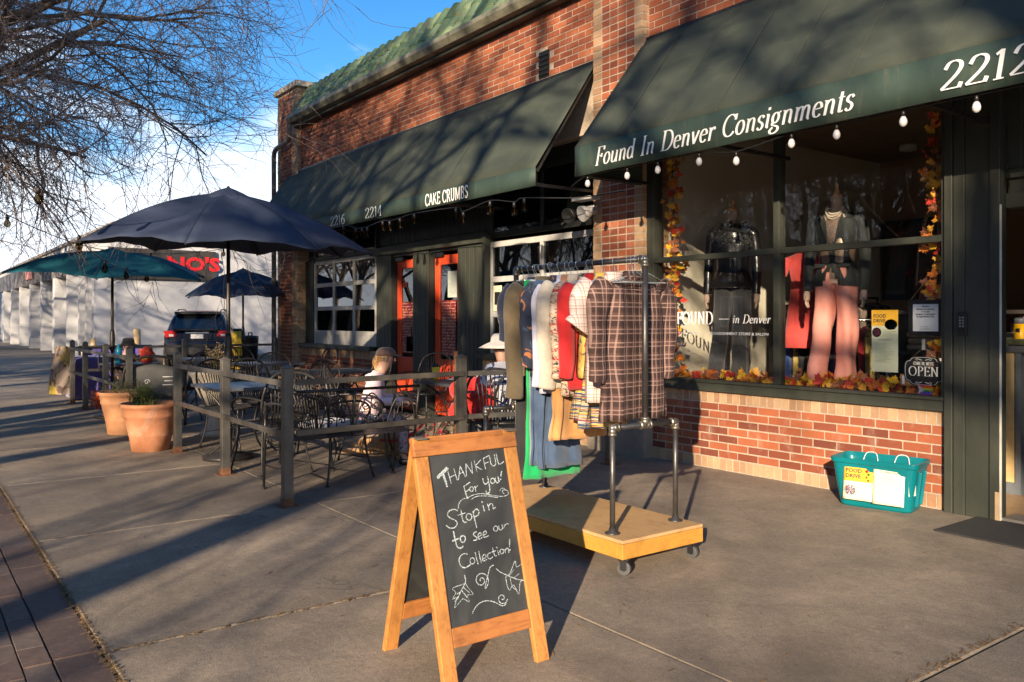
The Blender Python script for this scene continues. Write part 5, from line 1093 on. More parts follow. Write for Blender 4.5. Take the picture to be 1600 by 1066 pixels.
for i, c_ in enumerate(((.55, .55, .55), (.4, .6, .75), (.75, .4, .5), (.15, .07, .03), (.01, .01, .01))): a = .052-.010*i; g = MB(); g.poly([(-.05, -.001-.0003*i, -.039+.0075*i*.0), (-.05+.001+a*.9*(5-i)/5+.0, -.001-.0003*i, -.0045), (-.05, -.001-.0003*i, .030)]); g.build('chevron', simple('flag_chevron_%s' % ('white', 'pale_blue', 'pink', 'brown', 'black')[i], c_, .5, var=.03), o)
o = thing('window_card', 'small orange and grey card standing among the leaves in the window', 'card', (-3.22, .075, .90)); g = MB(); g.b2((-.07, 0, -.04), (.07, .002, .045)); g.build('card', simple('orange_card', (.40, .17, .05), .6), o); g = MB(); g.b2((-.055, -.001, -.03), (-.035, -.0003, .035)); g.build('figure_mark', M_letter, o); print_lines(o, -.02, .05, -.02, .015, 3, -.0015, 8, M_letter)
# vinyl lettering on the glass
o = thing('window_lettering', 'white vinyl lettering reading Found in Denver on the left window pane', 'lettering', (-5.46, .0195, 1.31))
q = nib('FOUND', .115, o, thick=.15, thin=.04, fit=.44); q = nib('-', .05, o, thick=.1, thin=.09, fit=.13); q.location = (.50, 0, .03); q = nib('in Denver', .075, o, shear=.22, fit=.40, thick=.14, thin=.05); q.location = (.655, 0, .01)
q = text_mesh('YOUR LOCAL            CONSIGNMENT STORE & SALON', .034, M_letter, o, 'lettering', width=1.04, bold=.0006); q.location = (0, 0, -.095); q = text_mesh('FOR A', .030, M_letter, o, 'lettering', width=.10); q.location = (0, 0, -.20)
# shop counter at the door: tablecloth, flask, ceiling lamps
ct = thing('counter_table', 'pale wooden counter with grey frame just inside the shop door', 'table', (-2.85, 1.2, 0)); g = MB(); g.b2((-.35, -.30, 1.10), (1.0, .35, 1.15)); g.build('table_top', simple('grey_top', (.10, .11, .12), .5), ct, bevel=.004); g = MB(); g.b2((-.30, -.27, .10), (.0, .30, 1.10)); g.build('cabinet', simple('pale_wood', (.60, .44, .20), .6), ct); g = MB(); g.b2((.01, -.28, 0), (.05, .33, 1.10)); g.b2((.93, -.28, 0), (.98, .33, 1.10)); g.b2((-.32, -.28, 0), (.01, .33, .099)); g.build('leg', simple('grey_leg', (.12, .14, .16), .5), ct)
cl_ = MB(); cl_.grid(lambda u, v_: (-3.03+.13*u, .885-.008*v_*math.sin(u*7) if v_ > .3 else .89+(.3-v_)*.7, 1.156 if v_ < .3 else 1.156-(v_-.3)*.62), 14, 10); tag(cl_.build('table_cloth', cloth('white_linen', (.62, .58, .48)), solid=.003), 'white cloth strip hanging over the near edge of the counter', 'cloth')
lump('green_scarf', 'dark green knitted scarf bunched on the counter beside the yellow flask', 'scarf', (-2.80, 1.02, 1.152), (.20, .10, .035), cloth('moss_knit', (.06, .07, .02)), 4, .4)
cu = thing('travel_flask', 'yellow flask with grey lid and pink strap on the counter table', 'flask', (-2.83, .985, 1.20)); g = MB(); g.lathe([(.042, 0), (.045, .01), (.045, .12), (.0, .12)], n=24); g.build('flask', simple('yellow_enamel', (.85, .47, .01), .4, var=.04), cu); g = MB(); g.lathe([(.045, .12), (.045, .155), (.038, .165), (.0, .168)], n=24); g.build('lid', simple('slate_plastic', (.12, .14, .17), .5), cu)
g = MB(); g.smooth = True; g.tube(smooth_pts([(.02, 0, .16), (.045, 0, .19), (.075, 0, .215), (.07, 0, .18), (.045, 0, .16)], 4), .007, 6); g.build('strap', simple('pink_strap', (.6, .28, .2)), cu); g = MB(); g.box((-.0, -.0455, .07), (.03, .002, .03)); g.build('badge', M_black, cu)
M_em = NT('warm_lamp'); M_em.b.inputs['Emission Color'].default_value = (1, .55, .2, 1); M_em.b.inputs['Emission Strength'].default_value = 60; M_em = M_em.m
for i, (x, y) in enumerate(((-1.6, 1.6), (-3.9, 2.2), (-5.0, 3.4), (-2.5, 3.3))):
    o = thing('ceiling_lamp', ('warm ceiling lamp seen through the glass above the door', 'warm ceiling lamp behind the velvet blazer mannequin', 'warm ceiling lamp over the far left corner of the shop', 'warm ceiling lamp over the shop back wall rail')[i], 'lamp', (x, y, 3.36), group='ceiling lamps in the shop'); g = MB(); g.lathe([(.09, 0), (.10, -.05), (.085, -.06)], n=24); g.build('lamp_ring', M_white, o); g = MB(); g.lathe([(.083, -.045), (0, -.045)], n=20); g.build('lamp_glass', M_em, o)

# ================================================================== PATIO RAILING
FY = -3.66
rail = thing('patio_railing', 'grey steel post and rail fence around the cafe patio', 'fence', (0, 0, 0))
def post(x, y, h=1.0, w_=.070, parent=rail, finial=True):
    p = thing('post_assembly', parent=parent, loc=(x, y, 0)) if False else None
    g = MB(); g.box((x, y, h/2), (w_, w_, h)); g.box((x, y, h+.004), (w_+.012, w_+.012, .008)); g.box((x, y, h+.018), (w_, w_, .022), taper=(.15, .15)); o = g.build('post', M_rail, parent, bevel=.003)
    g = MB(); g.b2((x-w_/2-.0015, y-w_/2-.0015, 0), (x+w_/2+.0015, y+w_/2+.0015, .06)); g.b2((x-.07, y-.07, 0), (x+.07, y+.07, .006)); g.build('rusty_foot', M_rust, o)
def flat(a, b, z, d=0, parent=rail):
    g = MB(); a = Vector((*a, z)); b = Vector((*b, z)); g.bar(a, b, .014, .043); g.build('rail', M_rail, parent, bevel=.002)
PA, PB, PC, PD = (-8.86, FY), (-7.34, FY), (-5.83, FY-.03), (-5.98, -2.09)
for p in (PA, PB, PC): post(*p)
post(*PD, h=1.03, w_=.07)
for x in (-11.04, -12.47, -13.98, -15.12): post(x, FY)
post(-15.15, -1.9); post(-15.15, -.25); 
for z in (.89, .52):
    flat((-8.80, FY-.047), (-5.85, FY-.06), z)
    flat((-5.80, FY+.03), (PD[0]+.043, PD[1]), z+.005)
    flat((-15.15, FY-.047), (-11.0, FY-.047), z)
    flat((-15.20, FY), (-15.20, -.2), z)
    flat((PD[0]+.0, PD[1]+.04), (-5.72, -.62), z)
post(-5.72, -.60, .95)
g = MB(); g.smooth = True; g.tube([(PD[0]-.055, PD[1]-.02, 0), (PD[0]-.055, PD[1]-.02, 1.08)], .019, 10); g.build('pipe_post', M_rust, rail)

# ================================================================== WROUGHT IRON FURNITURE
def scroll(g, c, r0, turns, ax, az, r_, sgn=1, ph=0, n=22):
    """flat spiral in the plane spanned by unit vectors ax, az"""
    pts = []
    for i in range(n):
        t_ = i/(n-1); rad = r0*(1-.82*t_); a = ph+sgn*turns*2*PI*t_; pts.append(Vector(c)+Vector(ax)*rad*math.cos(a)+Vector(az)*rad*math.sin(a))
    g.tube(pts, r_, 6)
IR = .0075
def patio_chair(name='patio_chair'):
    c = thing(name)
    g = MB(); g.smooth = True; g.tube(smooth_pts([(-.21, .22, .43), (.21, .22, .43), (.245, .0, .43), (.20, -.22, .43), (-.20, -.22, .43), (-.245, 0, .43), (-.21, .22, .43)], 3), .010, 6)
    for i in range(9): x = -.19+i*.0475; g.bar((x, -.22, .432), (x*1.04, .22, .432), .016, .004)
    for y in (-.1, .1): g.bar((-.23, y, .430), (.23, y, .430), .016, .004)
    g.build('seat', M_iron, c)
    g = MB(); g.smooth = True                     # hooped back with fanned spindles
    hoop = smooth_pts([(-.20, -.22, .43), (-.245, -.26, .58), (-.25, -.31, .74), (-.18, -.34, .87), (0, -.355, .92), (.18, -.34, .87), (.25, -.31, .74), (.245, -.26, .58), (.20, -.22, .43)], 5); g.tube(hoop, .011, 8)
    for i in range(11):
        u = -1+2*i/10; x1 = u*.20; top = .905-.16*abs(u)**2.4; g.tube([(u*.13, -.235, .44), (u*.16, -.28, .62), (x1, -.335, top-.02)], .0055, 5)
    g.build('back', M_iron, c)
    for s_ in (-1, 1):
        g = MB(); g.smooth = True; g.tube(smooth_pts([(s_*.245, -.29, .66), (s_*.285, -.1, .68), (s_*.29, .10, .66), (s_*.27, .20, .58), (s_*.24, .16, .50), (s_*.235, .12, .44)], 5), .010, 8); g.build('armrest', M_iron, c)
    for sx in (-1, 1):
        for sy in (-1, 1):
            g = MB(); g.smooth = True; g.tube(smooth_pts([(sx*.20, sy*.20, .43), (sx*.215, sy*.215, .22), (sx*.245, sy*.27, .01)], 4), .0095, 8); g.lathe([(.016, 0), (.016, .012), (.009, .02)], (sx*.245, sy*.27, 0), 8); g.build('leg', M_iron, c)
    g = MB(); g.smooth = True; g.tube([(-.222, -.222, .17), (.222, -.222, .17)], .005, 5); g.tube([(-.222, .222, .17), (.222, .222, .17)], .005, 5); g.build('stretcher', M_iron, c)
    return c
chair = patio_chair()
CH = [(-7.11, -2.44, R(-32), 'curved black iron chair holding the person in the pink hoodie'),
 (-6.18, -1.42, R(75), 'black iron chair at the food table holding the person in the white sun hat'),
 (-6.30, -1.55, R(60), 'black iron chair between the steel corner post and the food table'),
 (-7.25, -3.28, R(100), 'black iron chair tucked under the near table beside the middle fence post'),
 (-6.62, -3.0, R(20), 'black iron chair with a grey cushion behind the near corner post'),
 (-8.9, -3.05, R(-60), 'black iron chair on the far side of the near square table'),
 (-8.35, -2.55, R(200), 'black iron chair on the wall side of the near square table'),
 (-9.4, -2.5, R(30), 'black iron chair just right of the white urn'),
 (-10.4, -1.9, R(-80), 'black iron chair on the left side of the middle table'),
 (-9.9, -1.1, R(180), 'black iron chair between the middle table and the far red door'),
 (-9.15, -.62, R(205), 'black iron chair turned against the brick wall beside the far glazed window'),
 (-11.5, -2.2, R(10), 'black iron chair in front of the car at the patio centre'),
 (-12.2, -.8, R(185), 'black iron chair under the far glazed window'),
 (-12.6, -1.7, R(-90), 'black iron chair on the left side of the far table'),
 (-13.9, -1.3, R(-60), 'black iron chair beside the farthest navy umbrella pole'),
 (-11.55, -3.0, R(140), 'black iron chair behind the left clay pot'),
 (-13.5, -3.2, R(-75), 'black iron chair holding the person in the dark bucket hat')]
for i, (x, y, a, lab) in enumerate(CH):
    o = chair if i == 0 else dup(chair)
    o.location = (x, y, 0); o.rotation_euler.z = a; tag(o, lab, 'chair', 'wrought iron patio chairs')
M_mesh = simple('blue_grey_table_metal', (.085, .095, .11), .38, .3, .25, 12)
def square_table(label, x, y, w_, rz, dep=None, group='black iron patio tables'):
    dep = dep or w_; t_ = thing('patio_table', label, 'table', (x, y, 0), rz, group)
    g = MB(); g.b2((-w_/2, -dep/2, .715), (w_/2, dep/2, .725)); g.b2((-w_/2-.006, -dep/2-.006, .700), (w_/2+.006, -dep/2, .728)); g.b2((-w_/2-.006, dep/2, .700), (w_/2+.006, dep/2+.006, .728)); g.b2((-w_/2-.006, -dep/2, .700), (-w_/2, dep/2, .728)); g.b2((w_/2, -dep/2, .700), (w_/2+.006, dep/2, .728)); g.build('table_top', M_mesh, t_)
    for sx in (-1, 1):
        for sy in (-1, 1):
            g = MB(); g.smooth = True; g.tube(smooth_pts([(sx*w_*.44, sy*dep*.44, .71), (sx*w_*.30, sy*dep*.30, .60), (sx*w_*.16, sy*dep*.16, .38), (sx*w_*.20, sy*dep*.20, .18), (sx*w_*.38, sy*dep*.38, .0)], 5), .010, 8); g.build('leg', M_iron, t_)
    g = MB(); g.smooth = True; g.tube([(.16*w_*math.cos(a*PI/8)*1.35, .16*dep*math.sin(a*PI/8)*1.35, .33) for a in range(16)], .007, 6, closed=True); g.build('ring', M_iron, t_)
    return t_
square_table('square blue-grey iron table around the near umbrella pole', -8.0, -3.25, .80, 0)
square_table('rectangular iron table in the middle of the patio behind the corner post', -9.6, -1.75, .72, 0, 1.15)
square_table('square iron table in front of the far glazed window', -11.95, -1.6, .8, .1)
square_table('iron table below the farthest navy umbrella', -14.0, -1.9, .75, 0)
square_table('small iron table beside the person in the bucket hat', -12.95, -3.25, .6, .2)
o = thing('seat_cushion', 'grey padded cushion lying on the chair behind the near corner post', 'cushion', (-6.60, -3.0, .437), R(20)); g = MB(); g.box((0, 0, .03), (.40, .40, .055)); g.build('pad', cloth('grey_cushion', (.28, .28, .30)), o, bevel=.024)
# bench with scrolls inside the near corner
bn = thing('scroll_bench', 'long black iron bench with scrollwork back inside the near railing', 'bench', (-6.16, -3.03, 0), PI/2)
bw = 1.16
g = MB()
for i in range(7): g.bar((-bw/2, .0+.055*i, .42), (bw/2, .0+.055*i, .42), .035, .006)
g.build('seat', M_iron, bn)
g = MB(); g.smooth = True
for sx in (-1, 0, 1): g.tube([(sx*bw/2, -.02, .42), (sx*bw/2, -.05, .62), (sx*bw/2, -.09, .80)], .010, 7)
g.tube([(-bw/2, -.09, .80), (bw/2, -.09, .80)], .012, 8); g.tube([(-bw/2, -.03, .47), (bw/2, -.03, .47)], .008, 7); g.build('back_frame', M_iron, bn)
g = MB(); g.smooth = True
for q in range(4):
    cx = -bw/2+bw/8+q*bw/4; yb = -.06
    g.tube(smooth_pts([(cx-.13, yb+.02, .50), (cx-.09, yb-.01, .66), (cx, yb-.02, .76), (cx+.09, yb-.01, .66), (cx+.13, yb+.02, .50)], 5), .0065, 6)
    for s_ in (-1, 1):
        scroll(g, (cx+s_*.045, yb, .66), .036, 1.3, (s_, 0, 0), (0, -.15, 1), .0055, 1, PI); scroll(g, (cx+s_*.05, yb+.012, .55), .030, 1.2, (s_, 0, 0), (0, -.15, -1), .0055, 1, PI)
    g.tube([(cx, yb+.02, .48), (cx, yb-.02, .74)], .005, 5)
g.build('scrollwork', M_iron, bn)
for sx in (-1, 1):
    g = MB(); g.smooth = True; g.tube(smooth_pts([(sx*bw/2, -.07, .70), (sx*bw/2, .10, .70), (sx*bw/2, .30, .68), (sx*bw/2, .37, .62), (sx*bw/2, .33, .57)], 4), .010, 7); g.build('armrest', M_iron, bn)
    for y0, y1 in ((-.02, -.08), (.34, .37)): g = MB(); g.smooth = True; g.tube([(sx*bw/2, y0, .70 if y0 > 0 else .45), (sx*bw/2, y0, .42), (sx*bw/2, y1, .01)], .011, 8); g.lathe([(.02, 0), (.02, .012), (.011, .02)], (sx*bw/2, y1, 0), 8); g.build('leg', M_iron, bn)
    g = MB(); g.smooth = True; g.tube([(sx*bw/2, -.05, .2), (sx*bw/2, .355, .2)], .006, 6); g.build('stretcher', M_iron, bn)
# food table at the wall
ft = square_table('iron table covered in food and wrappers near the red doors', -7.05, -1.25, .85, .05)
o = thing('coffee_cup', 'tall yellow paper cup with a dark lid on the food table', 'cup', (-7.37, -1.50, .728)); g = MB(); g.lathe([(.03, 0), (.042, .14), (0, .14)], n=20); g.build('cup', simple('yellow_cup', (.80, .50, .03), .6), o); g = MB(); g.lathe([(.044, .14), (.044, .155), (.036, .165), (.0, .168)], n=20); g.build('lid', M_black, o)
M_foil = simple('foil_wrap', (.55, .55, .52), .35, .5, .4, 20, .8)
for i, (x, y, sx, sy, lab) in enumerate(((-7.15, -1.35, .13, .09, 'crumpled silver wrapper beside the yellow cup'), (-6.98, -1.15, .16, .10, 'crumpled white and yellow food wrapper at the middle of the food table'), (-6.8, -1.4, .10, .08, 'crumpled pale wrapper at the near edge of the food table'))):
    r_ = random.Random(i); g = MB(); g.grid(lambda u, v_: ((u-.5)*2*sx+r_.uniform(-.01, .01), (v_-.5)*2*sy+r_.uniform(-.01, .01), .012+.05*math.sin(PI*u)*math.sin(PI*v_)*r_.random()), 9, 9); o = g.build('food_wrapper', (M_foil, M_paper, M_foil)[i], solid=.002); o.location = (x, y, .728); tag(o, lab, 'wrapper')
o = thing('napkin_box', 'grey paper napkin stack standing behind the yellow cup', 'napkins', (-7.22, -1.0, .728)); g = MB(); g.box((0, 0, .04), (.14, .10, .08)); g.build('stack', simple('pale_napkins', (.5, .5, .5), .9), o, bevel=.004)
r_ = random.Random(8)
lump('red_blanket', 'bright red blanket piled over the seat between the food table and the steel post', 'blanket', (-6.50, -1.62, .43), (.24, .22, .20), cloth('scarlet_fleece', (.55, .025, .02)), 3, .5)
lump('dark_backpack', 'dark patterned bag on the ground beside the red blanket', 'bag', (-6.85, -1.75, 0), (.18, .16, .22), pattern('camouflage_print', (.10, .09, .06), [(.03, .03, .02), (.25, .2, .14), (.35, .03, .03)], 14), 5, .3)

# ================================================================== UMBRELLAS
def umbrella(name, label, x, y, zt, ze, rad, n, rot, mat, tilt=(0, 0), base=True):
    u_ = thing(name, label, 'umbrella', (x, y, 0), group='market umbrellas over the patio')
    g = MB(); g.smooth = True; g.tube([(0, 0, 0.02), (0, 0, zt-.02)], .019, 12); g.build('pole', simple('bronze_pole', (.05, .042, .035), .4, .6), u_)
    g = MB(); g.lathe([(.019, .90), (.034, .94), (.036, 1.06), (.030, 1.18), (.019, 1.22)], n=14); g.build('crank_housing', M_iron, u_)
    g = MB(); g.lathe([(.0, zt+.06), (.014, zt+.05), (.02, zt+.02), (.03, zt), (.022, zt-.04), (0, zt-.04)], n=14); g.build('finial', M_iron, u_)
    c0 = Vector((0, 0, zt)); rt = Matrix.Rotation(tilt[0], 3, 'X') @ Matrix.Rotation(tilt[1], 3, 'Y')
    cor = [rt @ Vector((rad*math.cos(rot+2*PI*i/n), rad*math.sin(rot+2*PI*i/n), ze-zt)) for i in range(n)]
    g = MB()
    for i in range(n):
        a, b = cor[i], cor[(i+1) % n]
        def fn(s_, t_, a=a, b=b):
            p = a.lerp(b, s_)*t_; bow = math.sin(PI*s_); rise = .10*math.sin(PI*t_)*(1-.45*bow); 
            p = p*(1-.055*bow*t_**3); p.z += rise+.045*bow*t_**4-.02*bow*t_; return c0+p+Vector((0, 0, .006*math.sin(s_*19+i*2)*t_*t_))
        g.grid(fn, 12, 12)
    g.build('canopy', mat, u_, solid=.003)
    g = MB()
    for i in range(n):
        a, b = cor[i]*.20, cor[(i+1) % n]*.20
        g.grid(lambda s_, t_, a=a, b=b: c0+a.lerp(b, s_)*t_+Vector((0, 0, .045+.012*math.sin(PI*t_)-.02*t_)), 6, 4)
    g.build('wind_vent', mat, u_, solid=.003)
    hub = Vector((0, 0, ze+(zt-ze)*.28))
    for i in range(n):
        a = cor[i]; pts = [c0+a*t_+Vector((0, 0, .10*math.sin(PI*t_)-.020)) for t_ in (0.03, .25, .5, .75, .985)]
        g = MB(); g.smooth = True; g.tube(pts, .0075, 6); rb = g.build('rib', M_iron, u_); g = MB(); g.smooth = True; g.tube([hub, pts[2]], .006, 6); g.build('strut', M_iron, rb)
    g = MB(); g.lathe([(.02, -.03), (.035, -.02), (.035, .02), (.02, .03)], hub, 12); g.build('hub', M_iron, u_)
    g = MB(); g.lathe([(.24, 0), (.24, .035), (.05, .06), (.035, .08), (.030, .38), (0, .38)], n=26); g.build('base', M_iron, u_)
    return u_
def canvas(name, a, b):
    t = NT(name); f = t.noise(1.5, 6, .6, t.obj(), .5); t.col(t.ramp(f, [(.3, a), (.7, b)])); t.p(Roughness=.75); t.b.inputs['Transmission Weight'].default_value = 0
    t.bump(t.math('ADD', t.noise(2.5, 4, .5, t.obj()), t.math('MULTIPLY', t.noise(260, 2, .5, t.obj()), .08)), .5, .02); return t.m
M_navyc = canvas('navy_canvas', (.018, .029, .058), (.030, .044, .082)); M_tealc = canvas('teal_canvas', (.0, .085, .115), (.008, .125, .155))
vd = math.atan2(-FY*0-CAM_D+3.36, 8.19)
umbrella('market_umbrella', 'large navy umbrella shading the table by the near railing', -8.19, -3.36, 2.60, 2.03, 1.42, 8, R(-31), M_navyc, (R(0), R(3.0)))
umbrella('market_umbrella', 'teal umbrella beyond the two clay pots', -12.6, -3.55, 2.30, 1.97, 1.38, 6, R(-18), M_tealc, (R(0), R(5)))
umbrella('market_umbrella', 'small looking navy umbrella farthest back near the corner pier', -16.0, -.58, 2.30, 1.80, 1.12, 8, R(10), M_navyc, (R(2), R(3)))

# ================================================================== PLANTERS
def pot(label, x, y, r_, h, mat, seed):
    p = thing('clay_pot', label, 'flower pot', (x, y, 0), group='terracotta pots in the patio gap')
    g = MB(); g.lathe([(r_*.62, 0), (r_*.70, h*.30), (r_*.705, h*.305), (r_*.725, h*.34), (r_*.72, h*.36), (r_*.86, h*.70), (r_*.885, h*.715), (r_*.90, h*.76), (r_*.885, h*.775), (r_*.93, h*.90), (r_*.97, h*.915), (r_*1.0, h*.955), (r_*.99, h), (r_*.93, h), (r_*.90, h*.93), (r_*.82, h*.70)], n=48); g.build('pot', mat, p)
    g = MB(); g.lathe([(r_*.88, h*.90), (r_*.4, h*.93), (0, h*.92)], n=24); g.build('soil', M_soil, p)
    return p
M_terra2 = simple('pale_terracotta', (.56, .25, .11), .82, var=.12, scale=4, bump=.25, c2=(.66, .34, .17))
p1 = pot('paler terracotta pot with dry stalks, the farther of the two', -10.75, -3.78, .285, .50, M_terra2, 1); p2 = pot('terracotta pot with a green herb beside the first fence post, the nearer of the two', -9.2, -3.84, .295, .49, M_terra, 2)
def plant(parent_loc, label, n, h, spread, mat, seed, leaf=.02, stems=8, name='potted_plant', zbase=.5, dry=False, width=.5):
    r_ = random.Random(seed); o = thing(name, label, 'plant', (parent_loc[0], parent_loc[1], zbase)); st = MB(); st.smooth = True; lf = MB()
    for i in range(stems):
        a = r_.uniform(0, 2*PI); b0 = Vector((r_.gauss(0, spread*.3), r_.gauss(0, spread*.3), -.02)); tip = b0+Vector((math.cos(a)*spread*r_.random()*1.3, math.sin(a)*spread*r_.random()*1.3, h*r_.uniform(.55, 1)))
        mid = b0.lerp(tip, .5)+Vector((r_.gauss(0, .02), r_.gauss(0, .02), .02)); P_ = smooth_pts([b0, mid, tip], 5); st.tube(P_, [.004-.003*k_/len(P_) for k_ in range(len(P_))], 5)
        for _ in range(n//stems):
            p = P_[int((r_.random()**.7)*(len(P_)-1))]+Vector((r_.gauss(0, leaf), r_.gauss(0, leaf), r_.gauss(0, leaf))); d = Vector((r_.gauss(0, 1), r_.gauss(0, 1), r_.uniform(-.2, 1.2))).normalized(); q = d.cross(Vector((r_.gauss(0, 1), r_.gauss(0, 1), r_.gauss(0, 1)))).normalized()
            l_ = leaf*r_.uniform(.7, 1.5); lf.poly([p, p+d*l_*.5+q*l_*width*.5, p+d*l_, p+d*l_*.5-q*l_*width*.5])
    st.build('stems', simple('plant_stem', (.12, .13, .04)), o); lf.build('leaves', mat, o); return o
plant((-9.36, -3.9), 'bushy green herb growing in the nearer clay pot', 1300, .26, .13, simple('herb_leaf', (.07, .14, .015), .6, c2=(.20, .25, .03)), 1, .020, 34, zbase=.43)
plant((-10.75, -3.78), 'dry straw coloured stalks in the farther clay pot', 420, .24, .26, simple('dry_leaf', (.30, .20, .08), .9, c2=(.28, .28, .07)), 2, .016, 26, zbase=.44)
ur = thing('urn_planter', 'white urn planter behind the first fence post', 'planter', (-9.9, -2.97, 0)); g = MB(); g.lathe([(.16, 0), (.17, .04), (.09, .10), (.07, .22), (.10, .34), (.09, .36), (.17, .46), (.235, .60), (.255, .68), (.29, .72), (.30, .75), (.27, .755), (.24, .70)], n=36); g.build('urn', simple('cream_stone', (.50, .45, .36), .85, bump=.3), ur); g = MB(); g.lathe([(.25, .70), (0, .71)], n=20); g.build('soil', M_soil, ur)
plant((-9.9, -2.97), 'dried flower stalks standing in the white urn', 700, .42, .12, simple('dried_flower', (.34, .22, .10), .9, c2=(.42, .30, .18)), 4, .017, 16, zbase=.70)

# ================================================================== PEOPLE
def skin_mesh(name, joints, edges, mat, parent, sub=2, root=0):
    me = bpy.data.meshes.new(name); me.from_pydata([j[0] for j in joints], edges, []); o = bpy.data.objects.new(name, me); C.objects.link(o)
    if parent: o.parent = parent
    m_ = o.modifiers.new('k', 'SKIN'); m_.use_smooth_shade = True
    for i, j in enumerate(joints):
        r_ = j[1] if isinstance(j[1], tuple) else (j[1], j[1]); me.skin_vertices[0].data[i].radius = r_; me.skin_vertices[0].data[i].use_root = (i == root)
    s_ = o.modifiers.new('s', 'SUBSURF'); s_.levels = s_.render_levels = sub; me.materials.append(mat); return o
def person(label, loc, rz, top, trou, hat, hair, skin=M_skin, lean=.0, arms=((.26, .30, .26), (.30, .42, .28)), scale=1, seat=.46, shoes=M_black, hood=False):
    """seated figure facing +y; origin on the ground under the seat"""
    p = thing('person', label, 'person', loc, rz); p.scale = (scale,)*3
    hz_ = seat+.09; J = []; Ed = []
    def j(pos, r_): J.append((pos, r_)); return len(J)-1
    ly = lambda z: lean*(z-hz_)
    pel = j((0, -.03, hz_), (.15, .12)); sp = j((0, -.04+ly(.72), .72), (.135, .10)); ch = j((0, -.02+ly(.92), .93), (.165, .11)); nk = j((0, .0+ly(1.06), 1.07), (.06, .06)); hd0 = j((0, .03+ly(1.16), 1.155), (.068, .078)); hd1 = j((0, .04+ly(1.25), 1.24), (.083, .098)); hd2 = j((0, .03+ly(1.3), 1.31), (.06, .075))
    Ed += [(pel, sp), (sp, ch), (ch, nk), (nk, hd0), (hd0, hd1), (hd1, hd2)]; H = Vector((0, .04+ly(1.25), 1.235))
    armp = []
    for s_, a in ((-1, arms[0]), (1, arms[1])):
        sh_ = j((s_*.175, -.02+ly(1.0), 1.0), .058); el = j((s_*.26, .06+ly(.8), .76), .042); wr = j((s_*a[0]*.75, a[1]+ly(.8), seat+a[2]), .027); Ed += [(ch, sh_), (sh_, el), (el, wr)]; armp.append((Vector(J[sh_][0]), Vector(J[el][0]), Vector(J[wr][0])))
        hn = j(tuple(Vector(J[wr][0])+Vector((-s_*.01, .05, -.01))), (.034, .018)); Ed.append((wr, hn)); hc = Vector(J[hn][0])
        for q in range(4):
            b_ = j(tuple(hc+Vector(((q-1.5)*.018, .035, 0))), .0085); m2_ = j(tuple(hc+Vector(((q-1.5)*.020, .060+.005*(q in (1, 2)), -.008))), .0078); e_ = j(tuple(hc+Vector(((q-1.5)*.019, .078+.007*(q in (1, 2)), -.024))), .0068); Ed += [(hn, b_), (b_, m2_), (m2_, e_)]
        t1 = j(tuple(hc+Vector((-s_*.036, .008, -.004))), .010); t2 = j(tuple(hc+Vector((-s_*.046, .034, -.010))), .008); Ed += [(hn, t1), (t1, t2)]
    legp = []
    for s_ in (-1, 1):
        hp = j((s_*.09, .02, seat+.07), .085); kn = j((s_*.13, .40, seat+.05), .058); an = j((s_*.13, .40, .09), .036); to = j((s_*.135, .53, .035), (.042, .028)); Ed += [(pel, hp), (hp, kn), (kn, an), (an, to)]; legp.append([Vector(J[i][0]) for i in (hp, kn, an, to)])
    skin_mesh('body', J, Ed, skin, p)
    # face
    for s_ in (-1, 1):
        g = MB(); g.lathe([(0, -.009), (.009, 0), (0, .009)], H+Vector((s_*.033, .080, .008)), 8); g.build('eye', M_black, p)
        g = MB(); g.lathe([(0, -.03), (.012, -.018), (.016, .012), (0, .03)], H+Vector((s_*.088, .0, -.01)), 8); g.build('ear', skin, p)
    g = MB(); g.prism([H+Vector((-.012, .088, -.03)), H+Vector((.012, .088, -.03)), H+Vector((0, .084, .012))], (0, .024, -.004)); g.build('nose', skin, p, bevel=.004)
    g = MB(); g.box(H+Vector((0, .088, -.052)), (.042, .012, .010)); g.build('mouth', simple('lips', (.35, .12, .09)), p, bevel=.003)
    # clothes
    J2 = [((0, -.03, hz_-.03), (.17, .145)), ((0, -.04+ly(.72), .72), (.155, .122)), ((0, -.02+ly(.92), .92), (.185, .130)), ((0, .0+ly(1.06), 1.075), (.085, .080))]; E2 = [(0, 1), (1, 2), (2, 3)]
    for (a, b, c_), s_ in zip(armp, (-1, 1)): n0 = len(J2); J2 += [(tuple(a), .078), (tuple(b), .060), (tuple(b.lerp(c_, .55)), .050), (tuple(b.lerp(c_, .93)), .040)]; E2 += [(2, n0), (n0, n0+1), (n0+1, n0+2), (n0+2, n0+3)]
    skin_mesh('top', J2, E2, top, p)
    J3 = [((0, -.03, hz_-.02), (.165, .13))]; E3 = []
    for L_ in legp: n0 = len(J3); J3 += [(tuple(L_[0]), .105), (tuple(L_[1]), .075), (tuple(L_[2]+Vector((0, 0, .03))), .055)]; E3 += [(0, n0), (n0, n0+1), (n0+1, n0+2)]
    skin_mesh('trousers', J3, E3, trou, p)
    for L_ in legp: g = MB(); g.smooth = True; g.tube(smooth_pts([L_[2]+Vector((0, -.05, -.05)), L_[2]+Vector((0, .03, -.04)), L_[3]+Vector((0, 0, .005)), L_[3]+Vector((0, .05, -.005))], 3), [.03, .04, .045, .05, .05, .048, .046, .04, .036, .02], 10); g.build('shoe', shoes, p)
    # hair
    g = MB(); g.smooth = True
    def hf(u, v_):
        a = 2*PI*u; b = PI*(v_*.62); q = Vector((math.sin(b)*math.cos(a)*.096, math.sin(b)*math.sin(a)*.112, math.cos(b)*.105)); 
        if q.y > .045: q.z = max(q.z, .052)
        k_ = 1+.03*math.sin(a*14); q.x *= k_; return H+Vector((0, -.008, .012))+q
    g.grid(hf, 28, 14, True); g.build('hair', hair[0], p)
